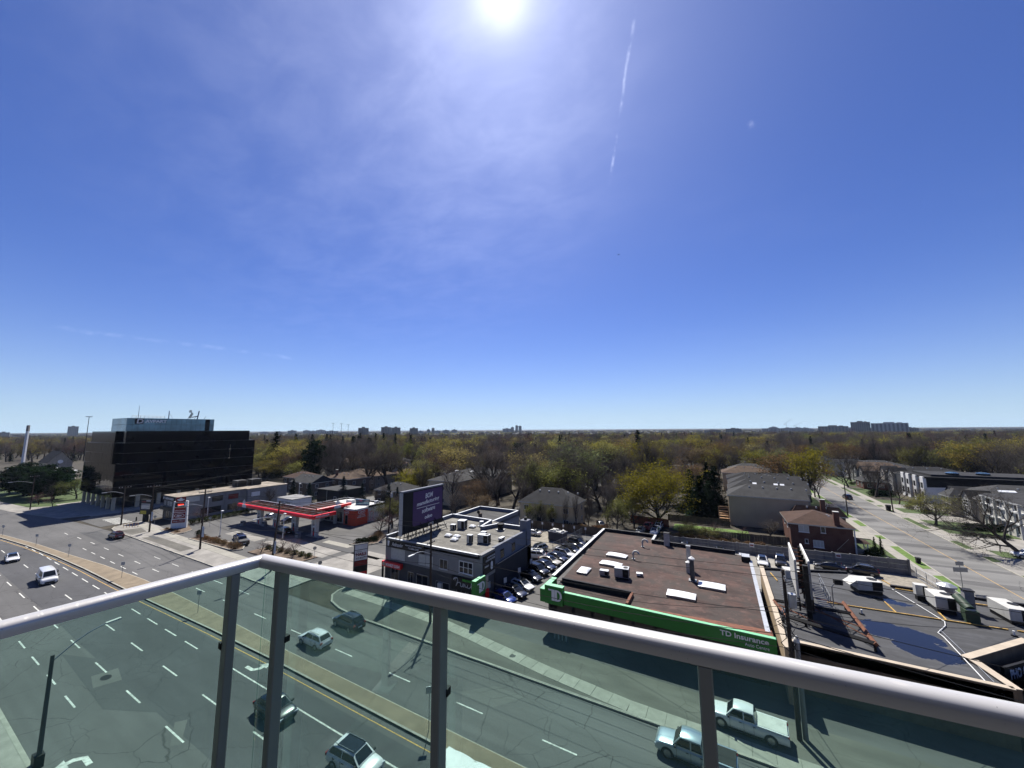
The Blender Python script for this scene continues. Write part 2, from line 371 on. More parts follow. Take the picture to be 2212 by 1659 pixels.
# ------------------------------------------------------------------ geometry helpers
class MB:
    def __init__(s): s.v = []; s.f = []; s.mi = []; s.cur = 0
    def add(s, vs, fs):
        o = len(s.v); s.v += [tuple(p) for p in vs]
        for f in fs: s.f.append(tuple(o + i for i in f)); s.mi.append(s.cur)
        return s
    def box(s, x0, x1, y0, y1, z0, z1):
        return s.add([(x0, y0, z0), (x1, y0, z0), (x1, y1, z0), (x0, y1, z0), (x0, y0, z1), (x1, y0, z1), (x1, y1, z1), (x0, y1, z1)],
                     [(3, 2, 1, 0), (4, 5, 6, 7), (0, 1, 5, 4), (1, 2, 6, 5), (2, 3, 7, 6), (3, 0, 4, 7)])
    def obox(s, c, size, rz=0.0, rx=0.0, ry=0.0):
        m = Matrix.Translation(c) @ Matrix.Rotation(rz, 4, 'Z') @ Matrix.Rotation(ry, 4, 'Y') @ Matrix.Rotation(rx, 4, 'X'); a, b, d = (q / 2 for q in size)
        t = MB().box(-a, a, -b, b, -d, d); return s.add([m @ Vector(p) for p in t.v], t.f)
    def prism(s, pts, z0, z1):
        k = len(pts)
        return s.add([(x, y, z0) for x, y in pts] + [(x, y, z1) for x, y in pts],
                     [tuple(range(k - 1, -1, -1)), tuple(range(k, 2 * k))] + [(i, (i + 1) % k, k + (i + 1) % k, k + i) for i in range(k)])
    def sheet(s, pts, z): return s.add([(x, y, z) for x, y in pts], [tuple(range(len(pts)))])
    def cyl(s, a, b, r0, r1=None, k=8, caps=True):
        r1 = r0 if r1 is None else r1
        a, b = Vector(a), Vector(b); d = (b - a)
        if d.length < 1e-6: return s
        q = d.normalized().to_track_quat('Z', 'Y'); vs = []
        for c, r in ((a, r0), (b, r1)):
            for i in range(k):
                t = 2 * math.pi * i / k; vs.append(c + q @ Vector((r * math.cos(t), r * math.sin(t), 0)))
        fs = [(i, (i + 1) % k, k + (i + 1) % k, k + i) for i in range(k)]
        if caps: fs += [tuple(range(k - 1, -1, -1)), tuple(range(k, 2 * k))]
        return s.add(vs, fs)
    def tube(s, pts, r, k=6):
        rr = r if isinstance(r, (list, tuple)) else [r] * len(pts)
        P = [Vector(p) for p in pts]; vs = []; fs = []
        for i, p in enumerate(P):
            d = (P[min(i + 1, len(P) - 1)] - P[max(i - 1, 0)]).normalized(); q = d.to_track_quat('Z', 'Y')
            for j in range(k):
                t = 2 * math.pi * j / k; vs.append(p + q @ Vector((rr[i] * math.cos(t), rr[i] * math.sin(t), 0)))
        for i in range(len(P) - 1):
            for j in range(k): fs.append((i * k + j, i * k + (j + 1) % k, (i + 1) * k + (j + 1) % k, (i + 1) * k + j))
        fs += [tuple(range(k - 1, -1, -1)), tuple(range((len(P) - 1) * k, len(P) * k))]
        return s.add(vs, fs)
    def bars(s, pts, wdt, dep):
        for a, b in zip(pts[:-1], pts[1:]): s.cyl(a, b, wdt / 2, k=4)
        return s
    def mesh(s, name, mats, smooth=False, off=(0, 0, 0)):
        me = bpy.data.meshes.new(name)
        me.from_pydata([(a - off[0], b - off[1], c - off[2]) for a, b, c in s.v], [], s.f)
        for q in (mats if isinstance(mats, (list, tuple)) else [mats]): me.materials.append(M[q] if isinstance(q, str) else q)
        if isinstance(mats, (list, tuple)) and len(mats) > 1: me.polygons.foreach_set('material_index', s.mi)
        if smooth:
            me.polygons.foreach_set('use_smooth', [True] * len(me.polygons))
            me.set_sharp_from_angle(angle=R(smooth if smooth is not True else 40))
        me.update(); return me
    def build(s, name, mats, parent=None, smooth=False, world=True):
        off = (0, 0, 0)
        if parent is not None and world:
            r = parent
            while r.parent: r = r.parent
            off = r.location
        return link(name, s.mesh(name, mats, smooth, off), parent)
def link(name, me, parent=None):
    o = bpy.data.objects.new(name, me); C.objects.link(o)
    if parent is not None: o.parent = parent
    return o
def tag(o, label, cat, group=None):
    o['label'] = label; o['category'] = cat
    if group: o['group'] = group
    return o
def struct(o): o['kind'] = 'structure'; return o
def stuff(o, label=None, cat=None):
    o['kind'] = 'stuff'
    if label: o['label'] = label; o['category'] = cat
    return o
def thing(name, label, cat, loc=(0, 0, 0), rz=0.0, group=None):
    o = bpy.data.objects.new(name, None); C.objects.link(o); o.empty_display_size = .3
    o.location = loc; o.rotation_euler = (0, 0, rz); return tag(o, label, cat, group)
def dup(root, loc, rz=0.0, scale=None, label=None, group=None):
    def cp(o, par):
        c = o.copy(); C.objects.link(c); c.parent = par
        for ch in o.children: cp(ch, c)
        return c
    r = cp(root, None); r.location = loc; r.rotation_euler = (0, 0, rz)
    if scale: r.scale = scale if isinstance(scale, (tuple, list)) else (scale,) * 3
    if label: r['label'] = label
    if group: r['group'] = group
    return r
def repaint(o, m, names):
    for ch in o.children:
        if ch.name.split('.')[0] in names and ch.type == 'MESH':
            ch.material_slots[0].link = 'OBJECT'; ch.material_slots[0].material = M[m]
def text(body, mat, name, parent, org, right, up, width=None, height=None, bold=.0, shear=0.0, depth=.02):
    """flat raised lettering; org = lower left corner, right/up = directions on the face"""
    cu = bpy.data.curves.new('t', 'FONT'); cu.body = body; cu.size = 1.0; cu.offset = bold; cu.shear = shear; cu.extrude = .01; cu.resolution_u = 3
    ob = bpy.data.objects.new('t', cu); C.objects.link(ob)
    dg = bpy.context.evaluated_depsgraph_get(); me = bpy.data.meshes.new_from_object(ob.evaluated_get(dg))
    bpy.data.objects.remove(ob)
    xs = [v.co.x for v in me.vertices]; ys = [v.co.y for v in me.vertices]
    x0, x1, y0, y1 = min(xs), max(xs), min(ys), max(ys)
    sy = (height / (y1 - y0)) if height else (width / (x1 - x0)); sx_ = (width / (x1 - x0)) if width else sy
    Rv, Uv = Vector(right).normalized(), Vector(up).normalized(); Nv = Rv.cross(Uv)
    r = parent
    off = Vector((0, 0, 0))
    if r is not None:
        while r.parent: r = r.parent
        off = r.location
    for v in me.vertices:
        v.co = Vector(org) - off + Rv * ((v.co.x - x0) * sx_) + Uv * ((v.co.y - y0) * sy) + Nv * (depth if v.co.z > 0 else -.004)
    me.materials.clear(); me.materials.append(M[mat]); me.name = name
    return link(name, me, parent)
def disc(mb, c, right, up, rx, ry, d0, d1, k=20):
    Rv, Uv = Vector(right).normalized(), Vector(up).normalized(); Nv = Rv.cross(Uv); c = Vector(c)
    ring = [Rv * rx * math.cos(2 * math.pi * i / k) + Uv * ry * math.sin(2 * math.pi * i / k) for i in range(k)]
    mb.add([c + p + Nv * d0 for p in ring] + [c + p + Nv * d1 for p in ring], [tuple(range(k, 2 * k))] + [(i, (i + 1) % k, k + (i + 1) % k, k + i) for i in range(k)]); return mb
def plate(mb, org, right, up, pts, d0, d1):
    """polygon pts (u, v) on a face, standing off from d0 to d1"""
    Rv, Uv = Vector(right).normalized(), Vector(up).normalized(); Nv = Rv.cross(Uv); o = Vector(org); k = len(pts)
    ring = [o + Rv * a + Uv * b for a, b in pts]
    mb.add([p + Nv * d0 for p in ring] + [p + Nv * d1 for p in ring], [tuple(range(k, 2 * k)), tuple(range(k - 1, -1, -1))] + [(i, (i + 1) % k, k + (i + 1) % k, k + i) for i in range(k)]); return mb
# ------------------------------------------------------------------ ground, roads, pavements
struct(MB().sheet([(-30000, -30000), (30000, -30000), (30000, 30000), (-30000, 30000)], -.06).build('ground', 'ground'))
def bend(x): return -.00098 * max(0.0, -122 - x) ** 2
def strip(xs, ya, yb, z): 
    m = MB(); pa = [(x, ya(x), z) for x in xs]; pb = [(x, yb(x), z) for x in xs]; k = len(xs)
    return m.add(pa + pb, [(i, i + 1, k + i + 1, k + i) for i in range(k - 1)])
XS = [-420 + 6 * i for i in range(93)]        # -420 .. 132
road = struct(strip(XS, lambda x: 9.9 + bend(x), lambda x: 37.3 + bend(x), .0).build('main_road', 'asphalt_main'))
# the darker resurfaced westbound lanes
strip([x for x in XS if x <= 96], lambda x: (17.0 if x < -76 else 16.9) + bend(x), lambda x: 25.3 + bend(x) * 1.1 if x > -100 else 25.3 + bend(x) * 1.1 - min(2.6, (-100 - x) * .055), .004).build('resurfaced_lane', 'asphalt_lane', road)
MB().sheet([(-69.5, 15.2), (-52.5, 14.6), (-47.5, 16.9), (-64, 17.1)], .0062).build('asphalt_patch', 'asphalt_patch', road)
for q in ([(-60.5, 15.6), (-57.6, 15.1), (-56.8, 17.0), (-59.9, 17.5)], [(-44.5, 17.2), (-41.6, 15.9), (-41.0, 16.4), (-43.9, 17.9)]):
    MB().sheet(q, .0072).build('road_repair', 'asphalt_pale', road)
MB().sheet([(-24.5, 32.4), (-20.2, 32.4), (-18.2, 35.0), (-21.6, 35.0)], .005).build('road_repair', 'asphalt_pale', road)
MB().sheet([(-148, 32.6), (-128, 32.2), (-126, 34.2), (-144, 35.4)], .005).build('asphalt_patch', 'asphalt_patch', road)
# man-hole in the repair
disc(MB(), (-58.8, 16.3, .012), (1, 0, 0), (0, 1, 0), .62, .42, 0, .004).build('manhole_cover', 'steel_dark', road)
disc(MB(), (-22.4, 40.1, .155), (1, 0, 0), (0, 1, 0), .42, .42, 0, .006).build('manhole_cover', 'steel_dark', road)
# painted lane markings
_dash = {}
def dash(x0, x1, y, wd=.14, mat='paint_white', z=.0105, yb=None):
    key = (round(x1 - x0, 2), wd, mat)
    if key not in _dash:
        L = x1 - x0; _dash[key] = MB().sheet([(-L / 2, -wd / 2), (L / 2, -wd / 2), (L / 2, wd / 2), (-L / 2, wd / 2)], 0).mesh('lane_dash', mat)
    o = link('lane_dash', _dash[key], road); o.location = ((x0 + x1) / 2, y + bend((x0 + x1) / 2), z); return o
for i in range(-4, 14): dash(-29.7 - 3.05 + 9.05 * -i + 0.0, -29.7 + 9.05 * -i, 31.3)
for i in range(5): dash(-105.0 + 8.6 * i, -101.9 + 8.6 * i, 34.3)
for i in range(-6, 12): dash(-52.3 - 1.8 - 9.45 * i, -52.3 + 1.8 - 9.45 * i, 16.62)
for i in range(-6, 10): dash(-54.2 - 1.8 - 9.45 * i, -54.2 + 1.8 - 9.45 * i, 20.05)
for i in range(-2, 8): dash(-70.2 - 1.6 - 6.7 * i, -70.2 + 1.6 - 6.7 * i, 13.4)
for i in range(0, 15): dash(-58.2 - 1.7 - 5.9 * i, -58.2 + 1.7 - 5.9 * i, 23.4)
dash(-49.4, -41.6, 23.55); dash(-36.6, -27.9, 23.5); dash(-24.8, -14.0, 23.5)
for i in range(6): dash(-127 + 5.9 * i, -124.4 + 5.9 * i, 28.9)
# turn arrows
def arrow(x, y, flip):
    s = flip
    pts = [(-1.6, -.12), (-.3, -.12), (.0, .15), (.35, .55), (.35, .95), (.75, .95), (.1, 1.75), (-.55, .95), (-.15, .95), (-.15, .6), (-.45, .25), (-1.6, .25)]
    pts = [(x + a * s, y + b * s * 1.0) for a, b in pts]
    MB().sheet(pts, .0095).build('turn_arrow', 'paint_white', road)
arrow(-46.0, 24.4, 1); arrow(-46.6, 12.2, -1)
# stop-bar and crosswalk of the next junction
for k in range(6): MB().sheet([(-152.2 - 2.0 * k, 40.1), (-151.4 - 2.0 * k, 40.1), (-151.0 - 2.0 * k, 43.6), (-151.8 - 2.0 * k, 43.6)], .0085).build('crosswalk_bar', 'paint_white', road)
# raised median, tapering to the left, with its yellow edge lines
medL = [(60, 26.65), (-20, 26.65), (-46, 26.6), (-60, 26.35), (-78, 25.75), (-92, 25.4), (-107, 25.15), (-123, 24.55), (-140.5, 23.4), (-158.5, 21.7), (-172, 20.0), (-205, 15.4)]
medR = [(60, 28.1), (-20, 28.1), (-46, 28.15), (-60, 28.4), (-78, 28.5), (-90, 28.35), (-106.7, 27.4), (-122.2, 26.0), (-140.2, 24.6), (-160, 22.5), (-172, 20.9), (-205, 16.3)]
med = struct(MB().prism(medL + medR[::-1], 0, .16).build('median', 'median_brown'))
def line_along(pts, off, wd, z, mat, name, par):
    m = MB(); P = [Vector((x, y + off, z)) for x, y in pts]; k = len(P)
    return m.add([p for p in P] + [p + Vector((0, wd, 0)) for p in P], [(i, i + 1, k + i + 1, k + i) for i in range(k - 1)]).build(name, mat, par)
line_along(medR, .12, .11, .0085, 'paint_yellow', 'yellow_line', road)
line_along(medL, -.85, .10, .0085, 'paint_yellow', 'yellow_line', road)
line_along(medL, -.22, .20, .17, 'kerb', 'kerb_edge', med); line_along(medR, .0, .10, .17, 'kerb', 'kerb_edge', med)
for a, b in zip(medL[:-1], medL[1:]): MB().prism([(a[0], a[1] - .22), (b[0], b[1] - .22), (b[0], b[1] - .02), (a[0], a[1] - .02)], 0, .168).build('kerb_stone', 'steel_dark', med)
# near kerb and pavement (under the balcony)
nearwalk = struct(strip(XS, lambda x: 2.0 + bend(x), lambda x: 9.6 + bend(x), .14).build('near_pavement', 'concrete'))
strip(XS, lambda x: 9.6 + bend(x), lambda x: 9.9 + bend(x), .15).build('kerb', 'kerb', nearwalk)
# far side: kerb, worn boulevard and the slab pavement
def kerbline(pts, wd, h, name, par, mat='kerb'):
    m = MB()
    for a, b in zip(pts[:-1], pts[1:]):
        d = Vector((b[0] - a[0], b[1] - a[1])); d.normalize(); nx, ny = -d.y * wd, d.x * wd
        m.prism([a, b, (b[0] + nx, b[1] + ny), (a[0] + nx, a[1] + ny)], -.02, h)
    return m.build(name, mat, par)
walk = struct(MB().prism([(132, 37.45), (132, 43.2), (-30, 43.6), (-55.7, 43.6), (-55.9, 42.0), (-55.2, 40.4), (-53.4, 39.0), (-50.5, 38.1), (-46, 37.6)], -.02, .13).build('far_pavement', 'boulevard'))
kerbline([(132, 37.3), (-46, 37.45), (-50.5, 37.95), (-53.5, 38.85), (-55.4, 40.3), (-56.1, 42.0), (-55.9, 44.5)][::-1], .28, .155, 'kerb', walk)
path = [(-54, 42.3), (-44, 42.2), (-34, 41.9), (-29, 41.2), (-17.8, 39.45), (-9, 38.5), (4, 38.35), (30, 38.35), (60, 38.35)]
def along(path, step):
    outp = []; 
    for a, b in zip(path[:-1], path[1:]):
        a, b = Vector(a), Vector(b); L = (b - a).length; k = max(1, round(L / step))
        for i in range(k): outp.append((a.lerp(b, (i + .5) / k), math.atan2(b.y - a.y, b.x - a.x), L / k))
    return outp
_sl = MB().box(-.5, .5, -.82, .82, 0, .05).mesh('slab', 'concrete_slab')
for p, a, L in along(path, 1.62):
    o = link('slab', _sl, walk); o.location = (p.x, p.y, .105 + rnd.uniform(-.006, .008)); o.rotation_euler = (rnd.uniform(-.004, .004), 0, a); o.scale = (L - .035, 1, 1)
# pavement in front of the filling station and the junction corner
walk2 = struct(MB().prism([(-64, 37.45), (-64, 43.0), (-108, 43.2), (-122, 43.4), (-140, 45.5), (-149.4, 45.5), (-149.2, 41.5), (-147.6, 39.2), (-145, 38.0), (-141.5, 37.45)], -.02, .10).build('station_pavement', 'concrete_lot'))
kerbline([(-149.0, 42.5), (-148.6, 40.6), (-147.2, 38.9), (-144.6, 37.7), (-141.5, 37.3), (-64, 37.3)], .26, .15, 'kerb', walk2)
_bs = MB().box(-.5, .5, -.9, .9, 0, .03).mesh('slab', 'concrete_slab')
for p, a, L in along([(-147, 43.2), (-64, 41.9)], 3.1):
    o = link('slab', _bs, walk2); o.location = (p.x, p.y, .09); o.rotation_euler = (0, 0, a); o.scale = (L - .05, 1, 1)
for q in ([(-140, 38.2), (-131.5, 38.2), (-132.5, 41.2), (-139, 42)], [(-126, 38.3), (-104, 38.3), (-104, 40.6), (-124, 40.6)]):
    MB().sheet(q, .106).build('boulevard_paving', 'boulevard', walk2)
MB().sheet([(-126.5, 39.6), (-121, 39.4), (-121, 40.3), (-126, 40.5)], .111).build('asphalt_patch', 'asphalt_patch', walk2)
# lots
struct(MB().sheet([(-137, 43.2), (-55.9, 43.2), (-55.9, 84), (-120, 84), (-137, 84)], .004).build('station_forecourt', 'asphalt_lot'))
for q, m_ in (([(-72, 43.3), (-58, 43.3), (-57, 58), (-70, 58)], 'concrete_lot'), ([(-96, 50.5), (-73, 50.5), (-73, 55.0), (-92, 56)], 'concrete_lot'), ([(-83, 57.2), (-74, 57.2), (-74, 59.0), (-83, 59.0)], 'concrete_slab'), ([(-112, 50), (-98, 50), (-98, 52.6), (-112, 52.8)], 'concrete_lot'), ([(-86, 55.6), (-62, 55.0), (-62, 56.0), (-86, 56.6)], 'asphalt_patch')):
    struct(MB().sheet(q, .0085).build('concrete_apron', m_))
struct(MB().sheet([(-56, 43.6), (33, 43.2), (33, 96), (-56, 96)], .002).build('parking_lot', 'asphalt_lot'))
struct(MB().sheet([(-45, 77.6), (-33.5, 77.6), (-33.2, 91), (-45, 91)], .0065).build('gravel_yard', 'gravel'))
struct(MB().sheet([(16, 76), (30, 74), (29.5, 93.6), (22, 93.6)], .0065).build('gravel_lot', 'gravel'))
struct(MB().sheet([(-20, 75), (15, 75), (15, 93.5), (-20, 93.5)], .0075).build('rear_yard', 'concrete_lot'))
# side street on the right
ss = struct(MB().sheet([(33.0, 43.2), (44.4, 43.2), (44.4, 520), (33.0, 520)], .004).build('side_street', 'asphalt_side'))
MB().sheet([(38.85, 48), (38.96, 48), (38.96, 420), (38.85, 420)], .0085).build('yellow_line', 'paint_yellow', ss)
for x0, x1, y0, y1 in ((33.3, 37.5, 141, 146), (36, 44.2, 132, 134.5), (33.2, 44.3, 116, 119.5), (33.2, 38.5, 150, 153), (38.9, 44.3, 122, 125), (33.2, 44.3, 102, 104), (33.2, 41, 109, 111.5), (33.2, 44.3, 93, 96), (33.2, 38.6, 126, 129), (33.2, 44.3, 171, 176), (33.2, 44.3, 160, 163)):
    MB().sheet([(x0, y0), (x1, y0 + .5), (x1, y1), (x0, y1 - .6)], .0065 + .0005 * rnd.random()).build('road_repair', rnd.choice(['asphalt_main', 'asphalt_pale', 'asphalt_main']), ss)
kl = struct(kerbline([(33.0, 50), (33.0, 420)], .22, .12, 'kerb_west', None)); kr = struct(kerbline([(44.62, 50), (44.62, 420)], .22, .12, 'kerb_east', None))
sw_w = struct(MB().prism([(29.5, 60), (31.3, 60), (31.3, 420), (29.5, 420)], -.02, .10).build('pavement_west', 'concrete'))
sw_e = struct(MB().prism([(46.2, 50), (48.0, 50), (48.0, 420), (46.2, 420)], -.02, .10).build('pavement_east', 'concrete'))
def verge(x0, x1, spans, mat='lawn'):
    for a, b in spans: struct(MB().prism([(x0, a), (x1, a + .8), (x1, b), (x0, b - .5)], -.02, .09).build('grass_verge', mat))
verge(31.3, 32.78, [(86.5, 96), (99, 114.5), (120, 124), (133, 140.5), (144, 160), (166, 185), (190, 230), (236, 300)], 'lawn_bright')
verge(44.64, 46.2, [(97, 103), (110, 114), (119, 126), (137, 151), (159.5, 163), (168, 171), (176, 182), (190, 212), (220, 300)])
struct(MB().prism([(31.3, 60), (32.78, 60), (32.78, 420), (31.3, 420)], -.02, .075).build('verge_paving', 'concrete_lot')); struct(MB().prism([(44.64, 60), (46.2, 60), (46.2, 420), (44.64, 420)], -.02, .075).build('verge_paving', 'concrete_lot'))
def lawn(x0, x1, y0, y1, mat='lawn'): return struct(MB().prism([(x0, y0), (x1, y0), (x1, y1), (x0, y1)], -.05, .06).build('front_lawn', mat))
for a in ((48, 58, 100, 108.5), (48, 56, 115, 120), (48, 60, 134.5, 150), (48, 60, 160, 168), (48, 58, 176, 184), (48, 58, 192, 214), (48, 58, 222, 300)): lawn(*a)
struct(MB().prism([(48, 85), (62, 85), (62, 180), (48, 180)], -.05, .03).build('driveway_apron', 'concrete_lot'))
for a in ((24.5, 29.5, 99, 118), (19.6, 29.5, 121, 180)): lawn(*a)
struct(MB().prism([(24.5, 119), (29.5, 119), (29.5, 126), (24.5, 126)], -.05, .07).build('driveway_apron', 'concrete'))
lawn(-12, 5, 106.8, 113.5, 'lawn_bright')
# park strip and junction on the far left
struct(MB().prism([(-300, 26), (-252, 30.5), (-212, 34.0), (-206, 40.5), (-214, 60), (-300, 70)], -.05, .05).build('park_lawn', 'lawn'))
struct(MB().prism([(-290, 18.0), (-240, 26.5), (-205, 29.5), (-176, 34.5), (-172, 45), (-214, 44), (-212, 34.2), (-252, 30.7), (-300, 26)], -.05, .04).build('corner_pavement', 'concrete_lot'))
struct(MB().sheet([(-171, 36.5), (-150.5, 37.0), (-150.5, 130), (-171, 130)], .002).build('cross_street', 'asphalt_lot'))
struct(MB().prism([(-212, 40), (-171.5, 40), (-171.5, 60), (-212, 60)], -.05, .06).build('plaza_pavement', 'concrete'))
struct(MB().sheet([(-62, 96), (-52, 96), (-47, 200), (-57, 200)], .003).build('back_street', 'asphalt_pale'))
struct(MB().sheet([(-122, 84), (-112, 84), (-112, 200), (-122, 200)], .003).build('back_lane', 'asphalt_pale'))
# ------------------------------------------------------------------ balcony railing (the camera stands behind it)
Z0 = EYE - .5
CO = Vector((-1.676, .903)); LE = Vector((-1.80, -.546)); RE = Vector((1.30, 1.186))     # outer top edge: corner, left end, right end
dl = (LE - CO).normalized(); dr = (RE - CO).normalized()
nl = Vector((-dl.y, dl.x));  nr = Vector((dr.y, -dr.x))                                    # towards the inside
if nl.dot(Vector((0, 0)) - CO) < 0: nl = -nl
if nr.dot(Vector((0, 0)) - CO) < 0: nr = -nr
WR, HR = .056, .046
# corner point for any inset
def corner(i):
    a = CO + nl * i; b = CO + nr * i; den = dl.x * dr.y - dl.y * dr.x; t = ((b.x - a.x) * dr.y - (b.y - a.y) * dr.x) / den; return a + dl * t
prof = [(.0, -.036), (.001, -.012), (.005, -.005), (.013, -.001), (.024, .0), (.035, -.002), (.043, -.006), (.0475, -.012), (.049, -.019), (.049, -.039), (.0, -.039)]
balcony = thing('balcony_railing', 'brushed aluminium balcony railing with green glass panes in the foreground', 'railing', (CO.x, CO.y, EYE - 1.57))
for nm, end, nv in (('top_rail', LE, nl), ('top_rail', RE, nr)):
    m = MB(); k = len(prof); ring = []
    for base in (0, 1):
        for i, z in prof:
            p = corner(i) if base == 0 else (end + nv * i); ring.append((p.x, p.y, Z0 + z))
    m.add(ring, [(i, (i + 1) % k, k + (i + 1) % k, k + i) for i in range(k)] + [tuple(range(k)), tuple(range(2 * k - 1, k - 1, -1))])
    o = m.build(nm, 'alum', balcony, smooth=50)
def post(c, ang, lx=.030, ly=.044):
    m = MB().obox((c.x, c.y, EYE - 1.055), (lx, ly, 1.03), ang)
    o = m.build('post', 'alum_post', balcony)
    b = o.modifiers.new('b', 'BEVEL'); b.width = .003; b.segments = 1
    MB().obox((c.x, c.y, EYE - 1.56), (.11, .11, .012), ang).build('base_plate', 'alum_post', balcony)
def clips(c, nv, d):
    for z_ in (.80,):
        p = c - nv * .026
        MB().obox((p.x, p.y, EYE - z_), (.037, .02, .022), math.atan2(d.y, d.x)).build('glass_clip', 'rubber', balcony)
    MB().obox((c.x, c.y, Z0 - .0405), (.06, .038, .004), math.atan2(d.y, d.x)).build('rail_bracket', 'alum_post', balcony)
al, ar = math.atan2(dl.y, dl.x), math.atan2(dr.y, dr.x)
post(CO + nl * .026 + dl * .118, al); post(CO + nr * .026 + dr * .147, ar); post(CO + nr * .026 + dr * .885, ar); post(CO + nr * .026 + dr * 1.618, ar); post(CO + nr * .026 + dr * 2.36, ar); post(CO + nl * .026 + dl * .86, al)
for nv_, d_, q_ in ((nl, dl, .118), (nr, dr, .147), (nr, dr, .885), (nr, dr, 1.618)): clips(CO + nv_ * .026 + d_ * q_, nv_, d_)
def pane(a, b, nv):
    p0 = CO + nv * -.012; 
    d = dl if nv is nl else dr
    A, B = p0 + d * a, p0 + d * b; q = nv * .008
    pts = [(A.x, A.y), (B.x, B.y), (B.x - q.x, B.y - q.y), (A.x - q.x, A.y - q.y)]
    m = MB().prism(pts, EYE - 1.50, Z0 - .030)
    m.build('glass_pane', 'rail_glass', balcony)
pane(-.012, 1.44, nl); pane(-.011, 2.9, nr)
slab_o = struct(MB().prism([(-1.86, -1.6), (-1.67, .92), (1.4, 1.2), (2.6, 1.3), (2.6, -1.6)], EYE - 1.80, EYE - 1.57).build('balcony_floor', 'stucco_dark'))

# the ninth-floor building the balcony belongs to, behind the camera
home = thing('condo_building', 'pale condominium building carrying the balcony, behind the viewpoint', 'building', (0, -1.6, 0))
MB().box(-34, 44, -24, -1.65, 0, EYE + 3.2).build('wall', 'stucco_dark', home)
for i in range(9):
    z_ = i * 2.95 + .2
    MB().box(-33.9, 43.9, -1.649, -1.6, z_ + .9, z_ + 2.5).build('window_band', 'win_dark', home)
    if i < 8: MB().box(-33.9, 43.9, -1.62, -1.45, z_ + 2.6, z_ + 2.85).build('slab_edge', 'concrete', home)
X, Y, Zv = (1, 0, 0), (0, 1, 0), (0, 0, 1)
def window(par, face, pos, u0, u1, z0, z1, mull=1, trans=0, frame='white_paint', pane='win_dark', d=.06, bar=.07, sill=False):
    """face 'S' looks to -Y (the camera), 'E' to +X, 'W' to -X; pos = wall plane; frame is the window, the glass its pane"""
    def bx(m, a, b, c, e, dep0, dep1):
        if face == 'S': m.box(a, b, pos - dep1, pos - dep0, c, e)
        elif face == 'E': m.box(pos + dep0, pos + dep1, a, b, c, e)
        else: m.box(pos - dep1, pos - dep0, a, b, c, e)
    m = MB()
    bx(m, u0, u0 + bar, z0, z1, .0, d); bx(m, u1 - bar, u1, z0, z1, .0, d); bx(m, u0 + bar, u1 - bar, z0, z0 + bar, 0, d); bx(m, u0 + bar, u1 - bar, z1 - bar, z1, 0, d)
    for i in range(1, mull + 1):
        c = u0 + (u1 - u0) * i / (mull + 1); bx(m, c - bar * .4, c + bar * .4, z0 + bar, z1 - bar, 0, d * .9)
    for i in range(1, trans + 1):
        c = z0 + (z1 - z0) * i / (trans + 1); bx(m, u0 + bar, u1 - bar, c - bar * .3, c + bar * .3, 0, d * .8)
    if sill: bx(m, u0 - .08, u1 + .08, z0 - .10, z0 - .002, 0, d + .08)
    o = m.build('window', frame, par)
    p = MB(); bx(p, u0 + bar * .9, u1 - bar * .9, z0 + bar * .9, z1 - bar * .9, .004, d * .4); p.build('pane', pane, o)
    return o
def parapet(par, pts, z0, z1, wd, mat, name='parapet', cap=None):
    k = len(pts)
    for i in range(k):
        a, b = Vector(pts[i]), Vector(pts[(i + 1) % k]); d = (b - a).normalized(); nx = Vector((-d.y, d.x)) * wd
        q = [a, b - d * wd, b - d * wd + nx, a + nx]
        o = MB().prism([(p.x, p.y) for p in q], z0, z1).build(name, mat, par)
        if cap: MB().prism([(p.x + s_ * .0, p.y) for p, s_ in zip(q, (0, 0, 0, 0))], z1 + .002, z1 + .05).build('coping', cap, o)
def rooftop_unit(name, label, c, size, rz=0, mat='off_white', group=None, fan=True, curb=.25, hood=False):
    sx_, sy_, sz_ = size
    t = thing(name, label, 'rooftop unit', c, rz, group)
    MB().box(-sx_ / 2 + .08, sx_ / 2 - .08, -sy_ / 2 + .08, sy_ / 2 - .08, 0, curb).build('curb', 'steel_dark', t, world=False)
    b = MB().box(-sx_ / 2, sx_ / 2, -sy_ / 2, sy_ / 2, curb, curb + sz_).build('cabinet', mat, t, world=False)
    bv = b.modifiers.new('b', 'BEVEL'); bv.width = .03; bv.segments = 1
    MB().box(sx_ * .08, sx_ / 2 - .06, -sy_ / 2 - .012, -sy_ / 2 + .01, curb + .08, curb + sz_ - .08).build('grille', 'steel_dark', t, world=False)
    MB().box(sx_ / 2 - .01, sx_ / 2 + .012, -sy_ * .42, sy_ * .42, curb + .08, curb + sz_ - .08).build('grille', 'steel_dark', t, world=False)
    MB().box(-sx_ * .4, -sx_ * .02, -sy_ / 2 - .012, -sy_ / 2 + .01, curb + .1, curb + sz_ * .8).build('door_panel', mat, t, world=False)
    if fan: disc(MB(), (sx_ * .27, 0, curb + sz_), X, Y, min(sx_, sy_) * .26, min(sx_, sy_) * .26, 0, .05).build('fan_grille', 'steel_dark', t, world=False)
    if hood: MB().add([(-sx_ / 2, -sy_ * .4, curb + sz_ * .95), (-sx_ / 2, sy_ * .4, curb + sz_ * .95), (-sx_ / 2 - .8, -sy_ * .4, curb + sz_ * .45), (-sx_ / 2 - .8, sy_ * .4, curb + sz_ * .45), (-sx_ / 2, -sy_ * .4, curb + sz_ * .35), (-sx_ / 2, sy_ * .4, curb + sz_ * .35)], [(0, 2, 3, 1), (0, 4, 2), (1, 3, 5), (2, 4, 5, 3)]).build('intake_hood', mat, t, world=False)
    return t
